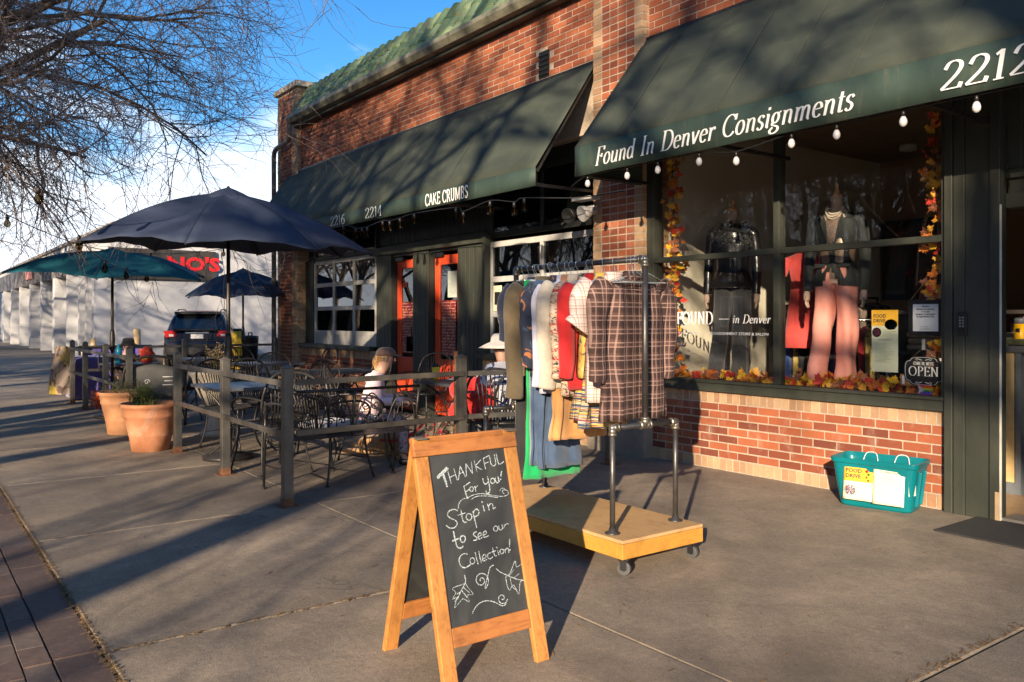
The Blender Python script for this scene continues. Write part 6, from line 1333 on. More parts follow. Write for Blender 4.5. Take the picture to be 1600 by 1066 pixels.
    if hair[1]: g = MB(); g.smooth = True; g.tube(smooth_pts([H+Vector((0, -.08, .03)), H+Vector((0, -.125, -.04)), H+Vector((0, -.11, -.16))], 5), [.045]*6+[.04, .03, .025, .02, .01][:5], 10); g.build('ponytail', hair[0], p)
    if hat == 'cap':
        g = MB(); g.grid(lambda u, v_: H+Vector((0, -.008, .035))+Vector((math.cos(2*PI*u)*.102*math.sin(PI*.5*(1-v_)**.8) if v_ < 1 else 0, math.sin(2*PI*u)*.118*math.sin(PI*.5*(1-v_)**.8), .098*math.sin(PI*.5*v_))), 28, 10, True); g.build('cap', hat_m, p, solid=.003)
        g = MB(); g.grid(lambda u, v_: H+Vector(((u-.5)*.15*(1-.15*v_), .10+.085*v_*math.sin(PI*(.12+.76*u))**.5, .045-.012*v_-.05*(u-.5)**2)), 12, 6); g.build('cap_peak', hat_m, p, solid=.003)
        g = MB(); g.lathe([(.009, 0), (0, .006)], H+Vector((0, -.008, .132)), 8); g.build('cap_button', hat_m, p)
    if hat == 'bucket':
        g = MB(); g.lathe([(.165, .018), (.135, .03), (.108, .055), (.104, .10), (.092, .14), (.06, .155), (0, .158)], H+Vector((0, -.005, 0)), 32, 1, 1.1); g.build('hat', hat_m, p, solid=.003)
    if hat == 'sun':
        g = MB(); g.lathe([(.235, .0), (.17, .035), (.11, .06), (.098, .12), (.07, .15), (0, .155)], H+Vector((0, -.005, 0)), 36, 1, 1.05); g.build('hat', hat_m, p, solid=.003)
    if hood: g = MB(); g.smooth = True; g.tube(smooth_pts([(-.10, .03+ly(1.04), 1.03), (-.10, -.07+ly(1.04), 1.02), (0, -.125+ly(1.04), 1.0), (.10, -.07+ly(1.04), 1.02), (.10, .03+ly(1.04), 1.03)], 5), [.025, .032, .038, .042, .045, .048, .05, .052, .054, .055, .055, .055, .054, .052, .05, .048, .045, .042, .038, .032, .025], 10); g.build('hood', top, p)
    return p
hat_m = cloth('taupe_cap_cotton', (.10, .055, .040), (.13, .075, .055))
M_blond = simple('fair_hair', (.34, .19, .07), .5, var=.4, scale=40); M_dark_hair = simple('dark_hair', (.03, .02, .015), .5, var=.4, scale=40)
M_hood = cloth('pale_pink_hoodie', (.66, .50, .54), (.74, .58, .60)); M_black_leg = cloth('print_leggings', (.10, .12, .14)); 
person('person in a pale pink hoodie and taupe cap seated with their back to the street', (-7.08, -2.40, .0), R(-32), M_hood, pattern('print_leggings_pattern', (.30, .32, .34), [(.05, .07, .10), (.4, .1, .15)], 20), 'cap', (M_blond, True), lean=.22, seat=.44, hood=True, arms=((.26, .36, .30), (.26, .36, .30)), scale=.80)
hat_m = cloth('white_straw', (.72, .66, .55)); 
person('person in a wide white hat and white navy patterned top behind the clothes rack', (-6.22, -1.42, .0), R(75), pattern('white_navy_print', (.62, .62, .64), [(.03, .05, .16)], 9), M_black_leg, 'sun', (M_dark_hair, False), lean=.25, seat=.44, scale=.88)
hat_m = cloth('charcoal_felt', (.02, .025, .035)); 
person('person in a dark bucket hat and brown jacket seated at the far patio table', (-13.5, -3.2, 0), R(-75), cloth('brown_jacket', (.06, .035, .03)), M_blackc, 'bucket', (M_dark_hair, False), lean=.12, seat=.44, scale=.78)
hat_m = M_blackc
person('person sitting in the dim shop behind the counter, dark hair and taupe top', (-3.18, 2.3, .34), R(160), cloth('taupe_knit', (.16, .10, .07)), M_blackc, None, (M_dark_hair, False), seat=.44)
o = thing('counter_stool', 'dark stool under the person behind the shop counter', 'stool', (-3.18, 2.3, 0.17)); g = MB(); g.lathe([(.18, .56), (.18, .60), (0, .60)], n=20); g.build('seat', M_black, o); [(lambda g: g.build('leg', M_black, o))(MB().tube([(.14*math.cos(a), .14*math.sin(a), .56), (.20*math.cos(a), .20*math.sin(a), 0)], .012, 6)) for a in (.8, 2.4, 3.9, 5.5)]
o = thing('water_bottle', 'teal water bottle on the table of the person in the bucket hat', 'bottle', (-12.95, -3.40, .73)); g = MB(); g.lathe([(.042, 0), (.045, .02), (.045, .07), (.036, .10), (.045, .13), (.045, .2), (.02, .24), (.02, .27), (0, .27)], n=20); g.build('bottle', simple('teal_bottle', (.01, .22, .36), .25), o)
lump('red_bag', 'red and yellow shopping bag on the table beside the teal water bottle', 'bag', (-12.85, -3.05, .73), (.12, .10, .13), pattern('red_yellow_print', (.50, .04, .03), [(.65, .35, .04)], 10), 7, .3)
# dog lying under the table
dg_ = thing('dog', 'tan short-haired dog lying on the concrete under the bench seat', 'dog', (-7.25, -1.95, 0), R(115))
D_ = [((0, 0, .13), (.115, .12)), ((0, .20, .12), (.10, .11)), ((0, -.22, .12), (.125, .115)), ((0, .33, .13), .075), ((.01, .46, .12), .062), ((.02, .54, .10), .045), ((.03, .62, .07), (.030, .024)), ((.02, .68, .06), (.022, .017)),
 ((-.09, .24, .08), .055), ((-.13, .42, .045), .033), ((-.12, .60, .03), .026), ((-.12, .68, .022), (.030, .02)), ((.09, .24, .08), .055), ((.13, .40, .045), .033), ((.13, .56, .03), .026), ((.13, .64, .022), (.030, .02)),
 ((-.12, -.24, .11), .085), ((-.19, -.08, .10), .05), ((-.20, -.24, .04), .03), ((-.19, -.06, .025), .026), ((.12, -.24, .11), .085), ((.19, -.08, .10), .05), ((.20, -.24, .04), .03), ((.19, -.06, .025), .026),
 ((0, -.36, .09), .04), ((.06, -.50, .035), .022), ((.18, -.58, .025), .015)]
skin_mesh('body', D_, [(0, 1), (0, 2), (1, 3), (3, 4), (4, 5), (5, 6), (6, 7), (1, 8), (8, 9), (9, 10), (10, 11), (1, 12), (12, 13), (13, 14), (14, 15), (2, 16), (16, 17), (17, 18), (18, 19), (2, 20), (20, 21), (21, 22), (22, 23), (2, 24), (24, 25), (25, 26)], cloth('tan_fur', (.36, .19, .07), (.46, .27, .12)), dg_)
for s_ in (-1, 1): g = MB(); g.prism([(.015+s_*.045, .50, .155), (.015+s_*.075, .485, .13), (.015+s_*.085, .51, .075), (.015+s_*.055, .53, .11)], (0, -.012, 0)); g.build('ear', cloth('brown_fur', (.2, .1, .04)), dg_, bevel=.003); g = MB(); g.lathe([(0, -.006), (.006, 0), (0, .006)], (.02+s_*.026, .575, .115), 6); g.build('eye', M_black, dg_)
g = MB(); g.lathe([(0, -.01), (.011, 0), (0, .01)], (.03, .695, .062), 8); g.build('nose', M_black, dg_)
g = MB(); g.smooth = True; g.tube(smooth_pts([(-7.35, -2.15, .17), (-7.05, -2.1, .20), (-6.9, -2.0, .30), (-6.85, -1.9, .42)], 6), .012, 6); o = g.build('dog_leash', simple('red_webbing', (.5, .02, .02))); tag(o, 'red leash running from the tan dog up towards the chair', 'leash')

# vendor table, bag, orange crate and things at the far end of the patio
M_purple = cloth('purple_tablecloth', (.10, .075, .26), (.16, .12, .36))
o = thing('covered_table', 'long table under a purple cloth at the far end of the patio', 'table', (-15.95, -2.95, 0)); g = MB()
def tclo(u, v_):
    a = 2*PI*u; cx = math.copysign(min(1, abs(math.cos(a))*1.35), math.cos(a)); cy = math.copysign(min(1, abs(math.sin(a))*1.35), math.sin(a)); 
    if v_ < .3: k_ = v_/.3; return (cx*.40*k_, cy*.62*k_, .72)
    d_ = (v_-.3)/.7; f = 1+.05*d_*(1+math.sin(u*90)); return (cx*.40*f+.02*d_*math.sin(u*60), cy*.62*(1+.01*d_), .72-.70*d_)
g.grid(tclo, 120, 12, True); g.build('tablecloth', M_purple, o, solid=.004)
o = thing('covered_backdrop', 'purple and white cloth hung behind the far patio table', 'cloth', (-17.2, -2.6, 0)); g = MB(); g.grid(lambda u, v_: (.05*math.sin(u*30), -.6+u*1.2, .84-.75*v_), 60, 6); g.build('cloth_panel', pattern('purple_white_cloth', (.10, .08, .30), [(.6, .58, .62)], 2.2, (1, 1, .5), .62), o, solid=.004); g = MB(); g.smooth = True; g.tube([(0, -.62, .85), (0, .62, .85)], .02, 8); [g.tube([(0, y, 0), (0, y, .87)], .02, 8) for y in (-.62, 0, .62)]; g.build('cloth_frame', M_black, o)
o = thing('orange_crate', 'orange red plastic crate on the ground under the far patio tables', 'crate', (-14.2, -3.35, 0)); g = MB(); g.b2((-.22, -.16, 0), (.22, .16, .02)); 
for z in (.05, .12, .19): [g.b2(*q) for q in (((-.22, -.16, z), (.22, -.145, z+.05)), ((-.22, .145, z), (.22, .16, z+.05)), ((-.22, -.145, z), (-.205, .145, z+.05)), ((.205, -.145, z), (.22, .145, z+.05)))]
g.build('crate_walls', simple('orange_plastic', (.62, .07, .02), .5), o); g = MB(); [g.b2((sx*.21-.012, sy*.15-.012, 0), (sx*.21+.012, sy*.15+.012, .25)) for sx in (-1, 1) for sy in (-1, 1)]; g.build('crate_posts', MATS['orange_plastic'], o)
o = thing('hanging_bag', 'clear plastic bag of rolled yellow and white posters hanging on the end post', 'bag', (-15.25, -3.78, 0)); g = MB()
def bagf(u, v_): a = 2*PI*u; w1 = .03+.15*math.sin(PI*min(.93, v_*.7+.08))**.8; return (math.cos(a)*w1*.45+.015*math.sin(a*5+v_*9), math.sin(a)*w1+.03*v_*math.sin(v_*6), .92-.78*v_)
g.grid(bagf, 26, 14, True); g.build('bag_body', pattern('bag_print', (.36, .29, .24), [(.30, .08, .06), (.60, .45, .12), (.14, .09, .08)], 5, (1, 1, .5), .56), o)
g = MB(); g.b2((-.05, -.20, .14), (.05, -.06, .30)); g.build('yellow_roll', simple('yellow_print2', (.75, .55, .10), .6), o, bevel=.02)
sc_ = thing('sling_sign', 'grey mesh board with a small white crest leaning behind the clay pots', 'sign board', (-11.0, -3.38, 0), R(72)); g = MB(); g.smooth = True; g.tube(smooth_pts([(-.36, 0, .02), (-.37, 0, .45), (-.30, -.02, .80), (0, -.03, .90), (.30, -.02, .80), (.37, 0, .45), (.36, 0, .02)], 5), .016, 8); g.build('tube_frame', M_iron, sc_)
g = MB(); g.grid(lambda u, v_: ((u-.5)*.66, -.012-.01*math.sin(PI*u), .36+.44*v_-.10*abs(u-.5)**2*4*v_), 10, 6); g.build('mesh_panel', simple('grey_sling', (.075, .075, .07), .7), sc_, solid=.003)
g = MB(); g.b2((-.33, -.02, .34), (.33, .30, .37)); g.build('seat_slat', M_mesh, sc_)
g = MB(); g.smooth = True
for i in range(3): g.tube([(.10+.02*(i == 1), -.03, .64-.05*i), (.24-.02*(i == 1), -.03, .64-.05*i)], .006, 4)
scroll(g, (-.08, -.03, .58), .035, 1.2, (1, 0, 0), (0, 0, 1), .005); g.build('crest_print', M_letter, sc_)

# ================================================================== BACKGROUND: white building, car, bollards
WX = -29.6; WY = -.62
wb = thing('white_building', 'long white painted brick building with buttresses along the pavement', 'building', (0, 0, 0))
M_wb = NT('white_painted_brick'); t = M_wb; bt = t.n('TexBrick'); bt.inputs['Scale'].default_value = 1; bt.inputs['Mortar Size'].default_value = .012; bt.inputs['Brick Width'].default_value = .4; bt.inputs['Row Height'].default_value = .2
cx_ = t.n('CombineXYZ'); x = t.xyz(t.world()); t.l(t.math('ADD', x[0], x[1]), cx_.inputs[0]); t.l(x[2], cx_.inputs[1]); t.l(cx_.outputs[0], bt.inputs['Vector'])
f = t.noise(.8, 6, .6, t.world()); t.col(t.ramp(f, [(.3, (.40, .41, .43)), (.7, (.50, .50, .50))])); t.p(Roughness=.85); t.bump(bt.outputs['Fac'], -.5, .01); M_wb = t.m
g = MB(); g.b2((WX-40, WY+.45, -.2), (WX, 30, 4.45)); g.build('wall', M_wb, wb)
g = MB(); g.b2((WX-40.2, WY+.34, 4.45), (WX+.10, 30.2, 4.56)); g.build('parapet_cap', simple('pale_brown_cap', (.26, .22, .17)), wb)
g = MB(); g.b2((WX-20, WY+6, 4.6), (WX-2.6, 24, 5.45)); g.build('upper_storey', M_wb, wb)
g = MB(); g.b2((WX-32, WY-.10, 3.05), (WX-5.2, WY+.44, 3.95)); g.build('sign_band', simple('grey_corrugated', (.16, .15, .15), .6), wb)
for k_ in range(54): g = MB(); g.b2((WX-32+.5*k_, WY-.13, 3.05), (WX-31.85+.5*k_, WY-.101, 3.95)); g.build('rib', MATS['grey_corrugated'], wb) if k_ > 20 else None
for i, (dx, wd) in enumerate(((-.15, .5), (-1.6, .3), (-2.9, .3), (-5.4, .35), (-8.6, .5), (-12.2, .5), (-16, .5), (-20, .5), (-24, .5), (-28, .5))):
    g = MB(); g.prism([(WX+dx, WY+.45, -.1), (WX+dx, WY-.16, -.1), (WX+dx, WY-.14, 3.04), (WX+dx, WY+.45, 3.04)], (-wd, 0, 0)); g.build('buttress', M_wb, wb)
M_bluesh = simple('blue_shaded_door', (.18, .24, .34), .6)  # blue shade of the door openings, put into the door colour
for dx in (-3.6, -6.9, -10.2, -14.0, -18.2, -22): 
    g = MB(); g.b2((WX+dx-1.1, WY+.40, -.1), (WX+dx, WY+.448, 2.3)); d_ = g.build('door', M_bluesh, wb); g = MB(); g.b2((WX+dx-.16, WY+.36, 1.0), (WX+dx-.10, WY+.40, 1.25)); g.build('handle', M_black, d_)
    g = MB(); g.b2((WX+dx-1.2, WY+.38, 2.3), (WX+dx+.1, WY+.447, 2.42)); g.build('lintel', M_white, wb)
g = MB(); [g.b2((WX-17.5+.62*i, WY-.20, 3.28), (WX-17.1+.62*i, WY-.14, 3.78-.12*(i % 2))) for i in range(4)]; q = g.build('worn_red_sign_marks', simple('faded_red_sign', (.45, .16, .14), .5), wb, bevel=.05); tag(q, kind='stuff')
# red letters on the side wall facing the parking lot
sgn = thing('wall_sign', 'dark sign panel with large red letters ending in NO\'S high on the white side wall', 'sign', (WX+.05, 0, 3.0)); g = MB(); g.b2((-.04, -.4, -.30), (.06, 3.02, .72)); g.build('panel', simple('dark_sign_panel', (.04, .035, .03)), sgn)
q = text_mesh("NO'S", .62, simple('red_sign_letter', (.62, .015, .02), .5), sgn, 'sign_letters', width=1.75, bold=.025); q.rotation_euler.z = PI/2; q.location = (.085, 1.38, .05)
ve = thing('roof_vent', 'round spinning metal vent on the roof of the white building', 'vent', (WX-3, 3.05, 5.0)); g = MB(); g.lathe([(.25, 0), (.25, .55), (.33, .60), (.36, .75), (.30, .92), (.12, 1.0), (0, 1.0)], n=20); g.build('vent_dome', simple('pale_galvanised', (.42, .40, .34), .5, .3), ve); g = MB(); [g.tube([(.355*math.cos(a*PI/8), .355*math.sin(a*PI/8), .60), (.355*math.cos(a*PI/8+.2), .355*math.sin(a*PI/8+.2), .9)], .02, 4) for a in range(16)]; g.build('vent_fins', MATS['pale_galvanised'], ve)
g = MB(); g.b2((WX, WY+.4, -.2), (WX+1.0, 30, .14)); tag(g.build('lot_kerb', M_conc), kind='structure')
# bollards
M_bol = simple('pale_yellow_bollard', (.58, .42, .22), .7)
for px, x, top, r_, lab in ((214, -26.5, 513, .10, 'tallest faded yellow bollard in front of the white side wall'), (146, -27.0, 528, .08, 'faded yellow bollard by the street corner of the white building'), (260, -26.5, 530, .09, 'short faded yellow bollard just left of the parked car')):
    r = ray(px, 500); tt = x/r.x; y = r.y*tt-CAM_D; z = CAM_H+(500-top)/FPX*tt; o = thing('bollard', lab, 'bollard', (x, y, -.02), group='bollards by the white wall'); g = MB(); g.lathe([(r_, 0), (r_, z-.03), (r_*.8, z), (0, z+.02)], n=18); g.build('tube', M_bol, o)
r = ray(371, 500); tt = -20/r.x; o = thing('yellow_bollard', 'bright yellow bollard standing in front of the right side of the parked car', 'bollard', (-20, r.y*tt-CAM_D, -.02)); g = MB(); g.lathe([(.14, 0), (.14, 1.05), (.11, 1.10), (0, 1.12)], n=20); g.build('tube', simple('bright_yellow_paint', (.72, .46, .02), .5), o); g = MB(); g.lathe([(.143, .45), (.143, .52)], n=20); g.lathe([(.115, 1.10), (.115, 1.16), (0, 1.16)], n=20); g.build('black_band', M_black, o)
r = ray(391, 500); tt = -20/r.x; o = thing('litter_bin', 'slim black litter bin right of the yellow bollard', 'bin', (-20, r.y*tt-CAM_D, -.02)); g = MB(); g.lathe([(.16, 0), (.19, .9), (.2, .92), (.2, .98), (0, 1.0)], n=20); g.build('bin_body', M_black, o); g = MB(); g.tube([(-.12, 0, .98), (-.12, 0, 1.06), (.12, 0, 1.06), (.12, 0, .98)], .015, 6); g.build('handle', M_black, o)
# car
def car(label, loc, rz, col, group=None):
    c = thing('parked_car', label, 'car', loc, rz, group)    # nose towards +x, origin on the ground at the middle
    # cross sections along x: (x, half width low, z low, half width belt, z belt, half width roof, z roof)
    sec = [(-2.14, .70, .42, .76, .80, .70, .98), (-2.10, .80, .34, .84, .90, .72, 1.10), (-1.95, .84, .30, .88, .96, .66, 1.42), (-1.72, .86, .28, .89, .98, .62, 1.55), (-1.2, .87, .26, .89, .98, .62, 1.60), (-.4, .87, .25, .89, .97, .62, 1.61), (.25, .87, .25, .89, .96, .60, 1.57), (.75, .87, .25, .89, .95, .66, 1.30), (1.10, .87, .26, .88, .94, .72, 1.02), (1.6, .86, .28, .87, .88, .68, .93), (1.98, .82, .32, .83, .78, .62, .82), (2.16, .68, .38, .72, .62, .55, .66)]
    def prof(s_):
        x, w0, z0, w1, z1, w2, z2 = s_; cab = z2-z1 > .2
        h = [(w0*.86, z0), (w0, z0+.10), (w1, (z0+z1)/2), (w1-.005, z1-.04), (w1-.05, z1+.005)]
        h += [((w1-.05)*.4+w2*.6, z1+(z2-z1)*.62), (w2, z2-.05), (w2-.10, z2-.005), (w2*.45, z2+.012)]
        return [(x, a, b) for a, b in h]+[(x, -a, b) for a, b in h[::-1]]
    g = MB(); b0 = loft(g, [prof(s_) for s_ in sec]); g.sm = [True]*len(g.f); n = len(prof(sec[0])); g.face([b0+i for i in range(n)]); g.face([b0+(len(sec)-1)*n+i for i in range(n)][::-1])
    body = g.build('body', col, c)
    # glass laid 6 mm proud of the loft
    def pt(xa, side, row): # interpolate section
        for a, b in zip(sec[:-1], sec[1:]):
            if a[0] <= xa <= b[0]: f = (xa-a[0])/(b[0]-a[0]); pa_, pb_ = prof(a), prof(b); i0 = int(row); fr = row-i0; P1 = Vector(pa_[i0]).lerp(Vector(pa_[min(i0+1, 8)]), fr); P2 = Vector(pb_[i0]).lerp(Vector(pb_[min(i0+1, 8)]), fr); p = P1.lerp(P2, f); return Vector((xa, side*(p.y+.006), p.z+.003))
    M_cg = simple('car_glass', (.012, .015, .018), .06, spec=.8)
    for side in (-1, 1):
        for nm, xs in (('rear_quarter_window', (-1.75, -1.3)), ('rear_side_window', (-1.22, -.42)), ('front_side_window', (-.34, .55))):
            g = MB(); g.grid(lambda u, v_: pt(xs[0]+(xs[1]-xs[0])*u+(.12*(1-v_) if 'front' in nm and u > .9 else 0), side, 4.15+1.8*v_), 6, 3); g.build(nm, M_cg, c, solid=.004)
    def rear(y, z, d=.012): # rear face point for width y and height z
        zs = [(.42, -2.14), (.80, -2.14), (.98, -2.13), (1.10, -2.10), (1.42, -1.95), (1.55, -1.72)]
        for (za, xa), (zb, xb) in zip(zs[:-1], zs[1:]):
            if za <= z <= zb: return Vector((xa+(xb-xa)*(z-za)/(zb-za)-d-.0+.10*abs(y)**3, y, z))
        return Vector((-2.14-d, y, z))
    g = MB(); g.grid(lambda u, v_: rear((u-.5)*1.25*(1-.12*v_), 1.04+.40*v_, .03), 10, 5); rw = g.build('rear_window', M_cg, c, solid=.006)
    g = MB(); g.b2((-2.02, -.60, 1.50), (-1.72, .60, 1.575)); g.build('roof_spoiler', M_black, c, bevel=.02)
    g = MB(); g.tube([(-2.10, .0, 1.10), (-2.10, -.33, 1.16)], .008, 5); g.build('rear_wiper', M_black, c)
    M_tl = simple('tail_light_red', (.55, .01, .01), .15); 
    for s_ in (-1, 1):
        g = MB(); g.prism([(-2.165, s_*.50, .90), (-2.165, s_*.80, .86), (-2.13, s_*.87, 1.05), (-2.15, s_*.56, 1.06)][::s_], (.12, 0, 0)); g.build('tail_light', M_tl, c, bevel=.015)
        g = MB(); g.box((-2.165, s_*.66, .93), (.02, .12, .06)); g.build('reverse_light', M_white, c)
        g = MB(); g.box((-2.19, s_*.68, .55), (.02, .16, .05)); g.build('reflector', M_tl, c)
        g = MB(); g.smooth = True; g.tube(smooth_pts([(-1.6, s_*.56, 1.60), (-1.4, s_*.57, 1.635), (0, s_*.57, 1.65), (.15, s_*.56, 1.61)], 4), .018, 8); g.build('roof_rail', M_black, c)
        g = MB(); g.box((.50, s_*.98, 1.02), (.10, .18, .13)); g.build('door_mirror', col, c, bevel=.03)
        for xh in (-.55, .35): g = MB(); g.box((xh, s_*.895, .86), (.16, .025, .025)); g.build('door_handle', col, c, bevel=.006)
        g = MB(); g.b2((-1.15, s_*.86, .27), (1.05, s_*.90, .36)); g.build('sill_trim', M_black, c, bevel=.01)
    g = MB(); g.b2((-2.235, -.80, .36), (-2.10, .80, .62)); g.build('rear_bumper', M_black, c, bevel=.05)
    g = MB(); g.b2((-2.22, -.80, .60), (-2.06, .80, .76)); g.build('bumper_top', col, c, bevel=.05)
    g = MB(); g.b2((-2.185, -.40, .80), (-2.13, .40, 1.0)); g.build('tailgate_recess', col, c, bevel=.02)
    g = MB(); g.b2((-2.20, -.16, .84), (-2.185, .16, .96)); g.build('number_plate', simple('plate_white', (.62, .62, .62)), c)
    g = MB(); g.b2((-2.20, -.30, .985), (-2.17, .30, 1.01)); g.build('chrome_strip', simple('chrome_trim', (.5, .5, .5), .2, .9), c)
    g = MB(); g.b2((2.08, -.5, .42), (2.18, .5, .60)); g.build('grille', M_black, c, bevel=.02)
    for s_ in (-1, 1): g = MB(); g.box((2.03, s_*.62, .68), (.16, .28, .12)); g.build('headlight', simple('lamp_glass_clear', (.5, .5, .5), .1), c, bevel=.02)
    for x in (-1.32, 1.30):
        for s_ in (-1, 1):
            n_ = 28; g = MB(); g.prism([(x+.40*math.cos(2*PI*i/n_), s_*.80, .34+.40*math.sin(2*PI*i/n_)) for i in range(n_)][::s_], (0, s_*.096, 0)); g.build('wheel_arch', M_black, c)
            g = MB(); g.prism([(x+.335*math.cos(2*PI*i/n_), s_*.70, .335+.335*math.sin(2*PI*i/n_)) for i in range(n_)][::s_], (0, s_*.215, 0)); wh = g.build('wheel', M_rubber, c, bevel=.02)
            g = MB(); g.prism([(x+.2*math.cos(2*PI*i/n_), s_*.914, .335+.2*math.sin(2*PI*i/n_)) for i in range(n_)][::s_], (0, s_*.006, 0)); [g.bar((x, s_*.922, .335), (x+.19*math.cos(i*PI*.4), s_*.922, .335+.19*math.sin(i*PI*.4)), .04, .01, (0, 1, 0)) for i in range(5)]; g.build('rim', simple('alloy', (.35, .35, .36), .35, .7), wh)
    return c
M_car = simple('dark_blue_grey_paint', (.030, .036, .055), .22, .5, .08, 2)
r = ray(318, 500); tt = -25.6/r.x; CX_, CY_ = -25.6, r.y*tt-CAM_D
car('dark blue grey hatchback seen from behind beside the white wall', (CX_+.2, CY_, 0.0), R(158), M_car)

# ================================================================== TREES
def limb_tree(seed, h=9, spread=4.2, levels=5, trunk_r=.22, fork=2.4, lean=(0, 0), twig=1.0, min_r=.0035, first=5, droop=.05, dens=(5, 6, 5), bare=.55):
    r_ = random.Random(seed); big = MB(); small = MB(); big.smooth = small.smooth = True
    def grow(p, d, L_, rad, lv):
        n = 5 if lv < 3 else 4; pts = [p]; rs = [rad]; q = d.copy()
        for i in range(n):
            q = (q+Vector((r_.gauss(0, .16+.022*lv), r_.gauss(0, .16+.022*lv), r_.gauss(0, .12+.02*lv)+(.05 if lv < 2 else -droop)))).normalized(); p = p+q*L_/n; pts.append(p); rs.append(rad*(1-.62*(i+1)/n))
        (big if lv < 3 else small).tube(pts, rs, (9, 7, 5, 3, 3, 3)[lv], cap=False)
        if lv >= levels: return
        nb = (first,)+dens; nb = nb[lv] if lv < len(nb) else 0
        for k_ in range(nb):
            f = .30+.70*(k_+r_.random()*.6)/nb if lv else bare+(1-bare)*(k_+.5)/nb; f = min(f, .99); i = int(f*n); a = pts[i].lerp(pts[min(i+1, n)], f*n-i)
            ax = q.orthogonal().normalized(); ax = Matrix.Rotation(r_.uniform(0, 2*PI), 3, q) @ ax; ang = r_.uniform(.45, 1.05) if lv else r_.uniform(.5, 1.0); nd = (Matrix.Rotation(ang, 3, ax) @ (pts[min(i+1, n)]-pts[i]).normalized()).normalized()
            grow(a, nd, L_*r_.uniform(.48, .78)*(1.25 if lv == 0 else 1), max(min_r, rs[i]*r_.uniform(.50, .70)), lv+1)
    grow(Vector((0, 0, -.1)), Vector((lean[0], lean[1], 1)).normalized(), fork*1.6, trunk_r, 0)
    return big.mesh('trunk', M_wood_dark), small.mesh('crown', M_twig)
M_twig = simple('twig_bark', (.17, .125, .105), .85, var=.3, scale=3, c2=(.36, .29, .25))
def bare_tree(label, x, y, meshes, rz=0, s_=1, group='bare street trees'):
    o = thing('bare_tree', label, 'tree', (x, y, 0), rz, group); o.scale = (s_,)*3; inst('trunk', meshes[0], o); inst('crown', meshes[1], o); return o
TA = limb_tree(11, fork=3.1, trunk_r=.20, first=7)
TB = limb_tree(23, fork=3.4, trunk_r=.24, first=6)
TC = limb_tree(37, fork=3.6, trunk_r=.22, first=6)
bare_tree('bare tree whose twigs reach over the pavement at the top left', -11.1, -6.95, limb_tree(5, fork=2.9, trunk_r=.30, first=11, droop=.03, lean=(.02, .20), dens=(6, 7, 7, 6), twig=1, min_r=.0046), R(0), .95)
bare_tree('second bare tree farther along the kerb behind the top left twigs', -17.5, -7.2, TA, R(120), 1.05)
bare_tree('bare tree on the kerb beyond the white building corner', -36, -7.2, TB, R(40), 1)
TD = limb_tree(51, fork=4.7, trunk_r=.26, first=8); TE = limb_tree(64, fork=5.2, trunk_r=.30, first=8, bare=.86)
for i, (x, y, m_, rz, s_, lab) in enumerate(((3.9, -16.4, TE, 3.3, 1.05, 'bare tree with a straight trunk across the street behind the viewpoint'), (-1.2, -16.2, TD, 1.0, 1.0, 'tall bare tree across the street behind and left of the viewpoint'), (14.3, -17.2, TE, 2.0, 1.12, 'tall bare tree across the street right of the viewpoint with a high crown'), (-4.8, -17.5, TB, 3.0, 1.2, 'bare tree across the street opposite the cafe doors'), (3.4, -23.0, TD, 4.0, 1.15, 'tall bare tree in the front yard of the brick gabled house'), (-9.5, -18.5, TC, .6, 1.25, 'bare tree across the street opposite the clay pots'), (27, -18.5, TE, 2.2, 1.2, 'bare tree at the far right corner across the street'))):
    bare_tree(lab, x, y, m_, rz, s_)
rt_ = random.Random(12)
for i in range(24):
    bare_tree('bare tree of the thick row beyond the road, seen in the shop glass', -14-3.6*i+rt_.uniform(-1, 1), -21-(i % 3)*5+rt_.uniform(-1.5, 1.5), (TA, TB, TC, TD)[i % 4], rt_.uniform(0, 6), rt_.uniform(1.2, 1.6), 'bare trees of the row beyond the road')
# autumn tree seen small at the far left
def clump_tree(label, x, y, h, rad, col, seed, name='autumn_tree'):
    o = thing(name, label, 'tree', (x, y, 0)); g = MB(); g.tube([(0, 0, 0), (.1, 0, h*.4), (0, .1, h*.8)], [.25, .18, .08], 8); g.build('trunk', M_wood_dark, o); r_ = random.Random(seed); g = MB(); cs_ = [(Vector((r_.gauss(0, rad*.45), r_.gauss(0, rad*.45), h*.62+r_.gauss(0, h*.17))), r_.uniform(.3, .55)*rad) for _ in range(16)]
    for _ in range(5200):
        c_, rr = cs_[r_.randrange(16)]; d = Vector((r_.gauss(0, 1), r_.gauss(0, 1), r_.gauss(0, 1))).normalized(); p = c_+d*rr*r_.random()**.35; a = Vector((r_.gauss(0, 1), r_.gauss(0, 1), r_.gauss(0, 1))).normalized()*.11; b = a.orthogonal().normalized()*.08; g.poly([p-a, p-b, p+a, p+b])
    g.build('crown', col, o)
clump_tree('rust coloured leafy tree far down the street', -62, -9.5, 8, 2.8, simple('autumn_leaf', (.26, .10, .04), .8, c2=(.36, .16, .05)), 1)
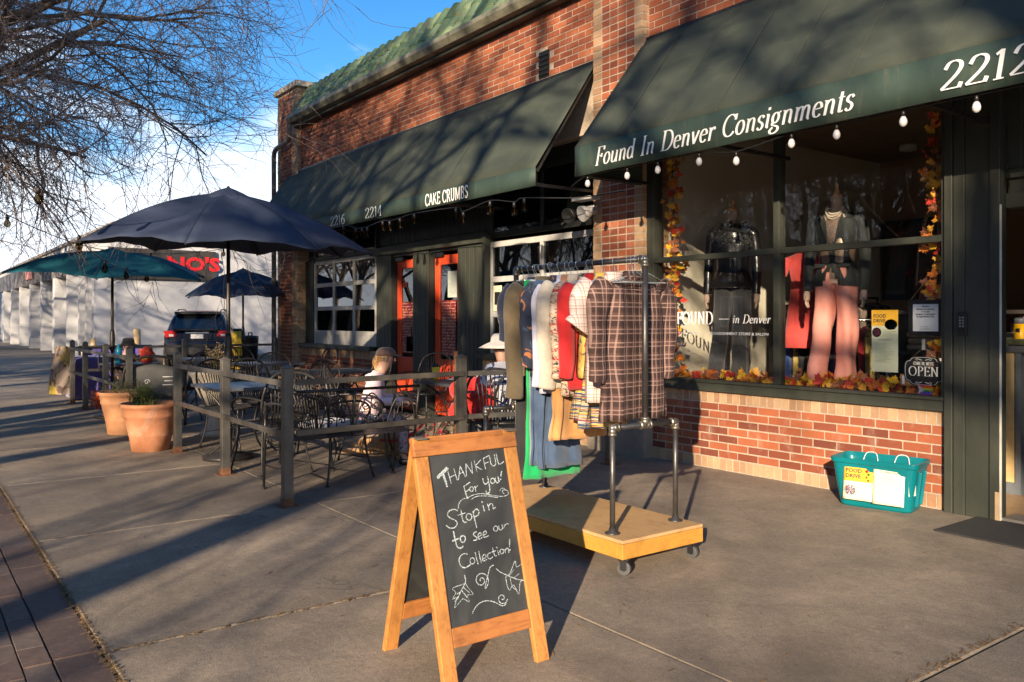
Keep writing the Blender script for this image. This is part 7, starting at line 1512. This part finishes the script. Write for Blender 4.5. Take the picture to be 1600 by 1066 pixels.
# houses across the street, seen only as reflections in the shop glass
def house(label, x, y, w_, d_, h, ridge, wall, seed):
    o = thing('gabled_house', label, 'house', (x, y, 0)); g = MB(); g.b2((-w_/2, -d_/2, -.2), (w_/2, d_/2, h)); g.prism([(-w_/2, -d_/2, h), (w_/2, -d_/2, h), (0, -d_/2, h+ridge-.15)], (0, d_, 0)); g.build('wall', wall, o)
    for s_ in (-1, 1): g = MB(); g.prism([(0, -d_/2-.4, h+ridge), (s_*(w_/2+.5), -d_/2-.4, h-.35), (s_*(w_/2+.5), -d_/2-.4, h-.20), (0, -d_/2-.4, h+ridge+.16)][::s_], (0, d_+.8, 0)); g.build('roof_slope', simple('shingle_roof', (.09, .075, .065)), o)
    for xx in (-w_*.3, w_*.28):
        f_ = MB(); f_.b2((xx-.65, d_/2+.0, 1.0), (xx+.65, d_/2+.06, 2.5)); f2_ = f_.build('window_frame', M_white, o); q = MB(); q.b2((xx-.55, d_/2+.055, 1.1), (xx+.55, d_/2+.075, 2.4)); q.build('pane', M_gdark, f2_)
    g = MB(); g.b2((-.5, d_/2, 0), (.5, d_/2+.06, 2.1)); g.build('door', simple('brown_door', (.12, .06, .03)), o)
    return o
MH = simple('house_brick', (.20, .085, .05), .9); MH2 = simple('house_cream', (.42, .36, .26), .9)
house('gabled brick house across the street opposite the shop window', -2, -30, 9, 9, 3.6, 2.6, MH, 1); house('gabled cream house across the street left of the brick house', -15, -31, 10, 9, 3.8, 2.8, MH2, 2); house('gabled brick house across the street behind and right of the viewpoint', 11, -33, 9, 9, 3.6, 2.6, MH, 3); house('long gabled house across the street facing the white building', -30, -31, 14, 9, 3.8, 2.4, MH, 4)
r_ = random.Random(2)
hg = MB(); hg.b2((-120, -38.4, -.1), (30, -36.6, 2.0))
g = MB()
for _ in range(42000): p = Vector((r_.uniform(-120, 30), r_.uniform(-38.6, -36.2), r_.uniform(0, 2.8))); a = Vector((r_.gauss(0, 1), r_.gauss(0, 1), r_.gauss(0, 1))).normalized()*.30; b = a.orthogonal().normalized()*.2; g.poly([p-a, p-b, p+a, p+b])
o = thing('tall_hedge', 'long tall dark evergreen hedge behind the houses across the street', 'hedge', (0, 0, 0)); hg.build('hedge_core', simple('hedge_core', (.015, .02, .01)), o); g.build('foliage', simple('hedge_leaf', (.025, .04, .015), .7), o)

# brown winter woodland beyond the houses, dark in the shop glass
g = MB(); r_ = random.Random(9)
for k in range(46):
    x = -50+1.15*k+r_.uniform(-.5, .5); y = -43+r_.uniform(-2, 2); h = r_.uniform(11.5, 15.5); g.tube([(x, y, -.2), (x+r_.uniform(-.5, .5), y, h*.6), (x+r_.uniform(-1, 1), y, h)], [.28, .2, .05], 5)
    for _ in range(900):
        z = h*(.12+.9*r_.random()**.8); rr = 2.3*math.sin(PI*min(1, max(.08, z/h)))**.5; p = Vector((x+r_.gauss(0, rr*.55), y+r_.gauss(0, rr*.5), z)); a = Vector((r_.gauss(0, .6), r_.gauss(0, .6), 1)).normalized()*r_.uniform(.2, .6); b = a.orthogonal().normalized()*r_.uniform(.03, .12); g.poly([p-a, p-b, p+a, p+b])
tag(g.build('winter_woodland', simple('woodland_twigs', (.045, .032, .024), .9, var=.3, scale=2)), kind='stuff')
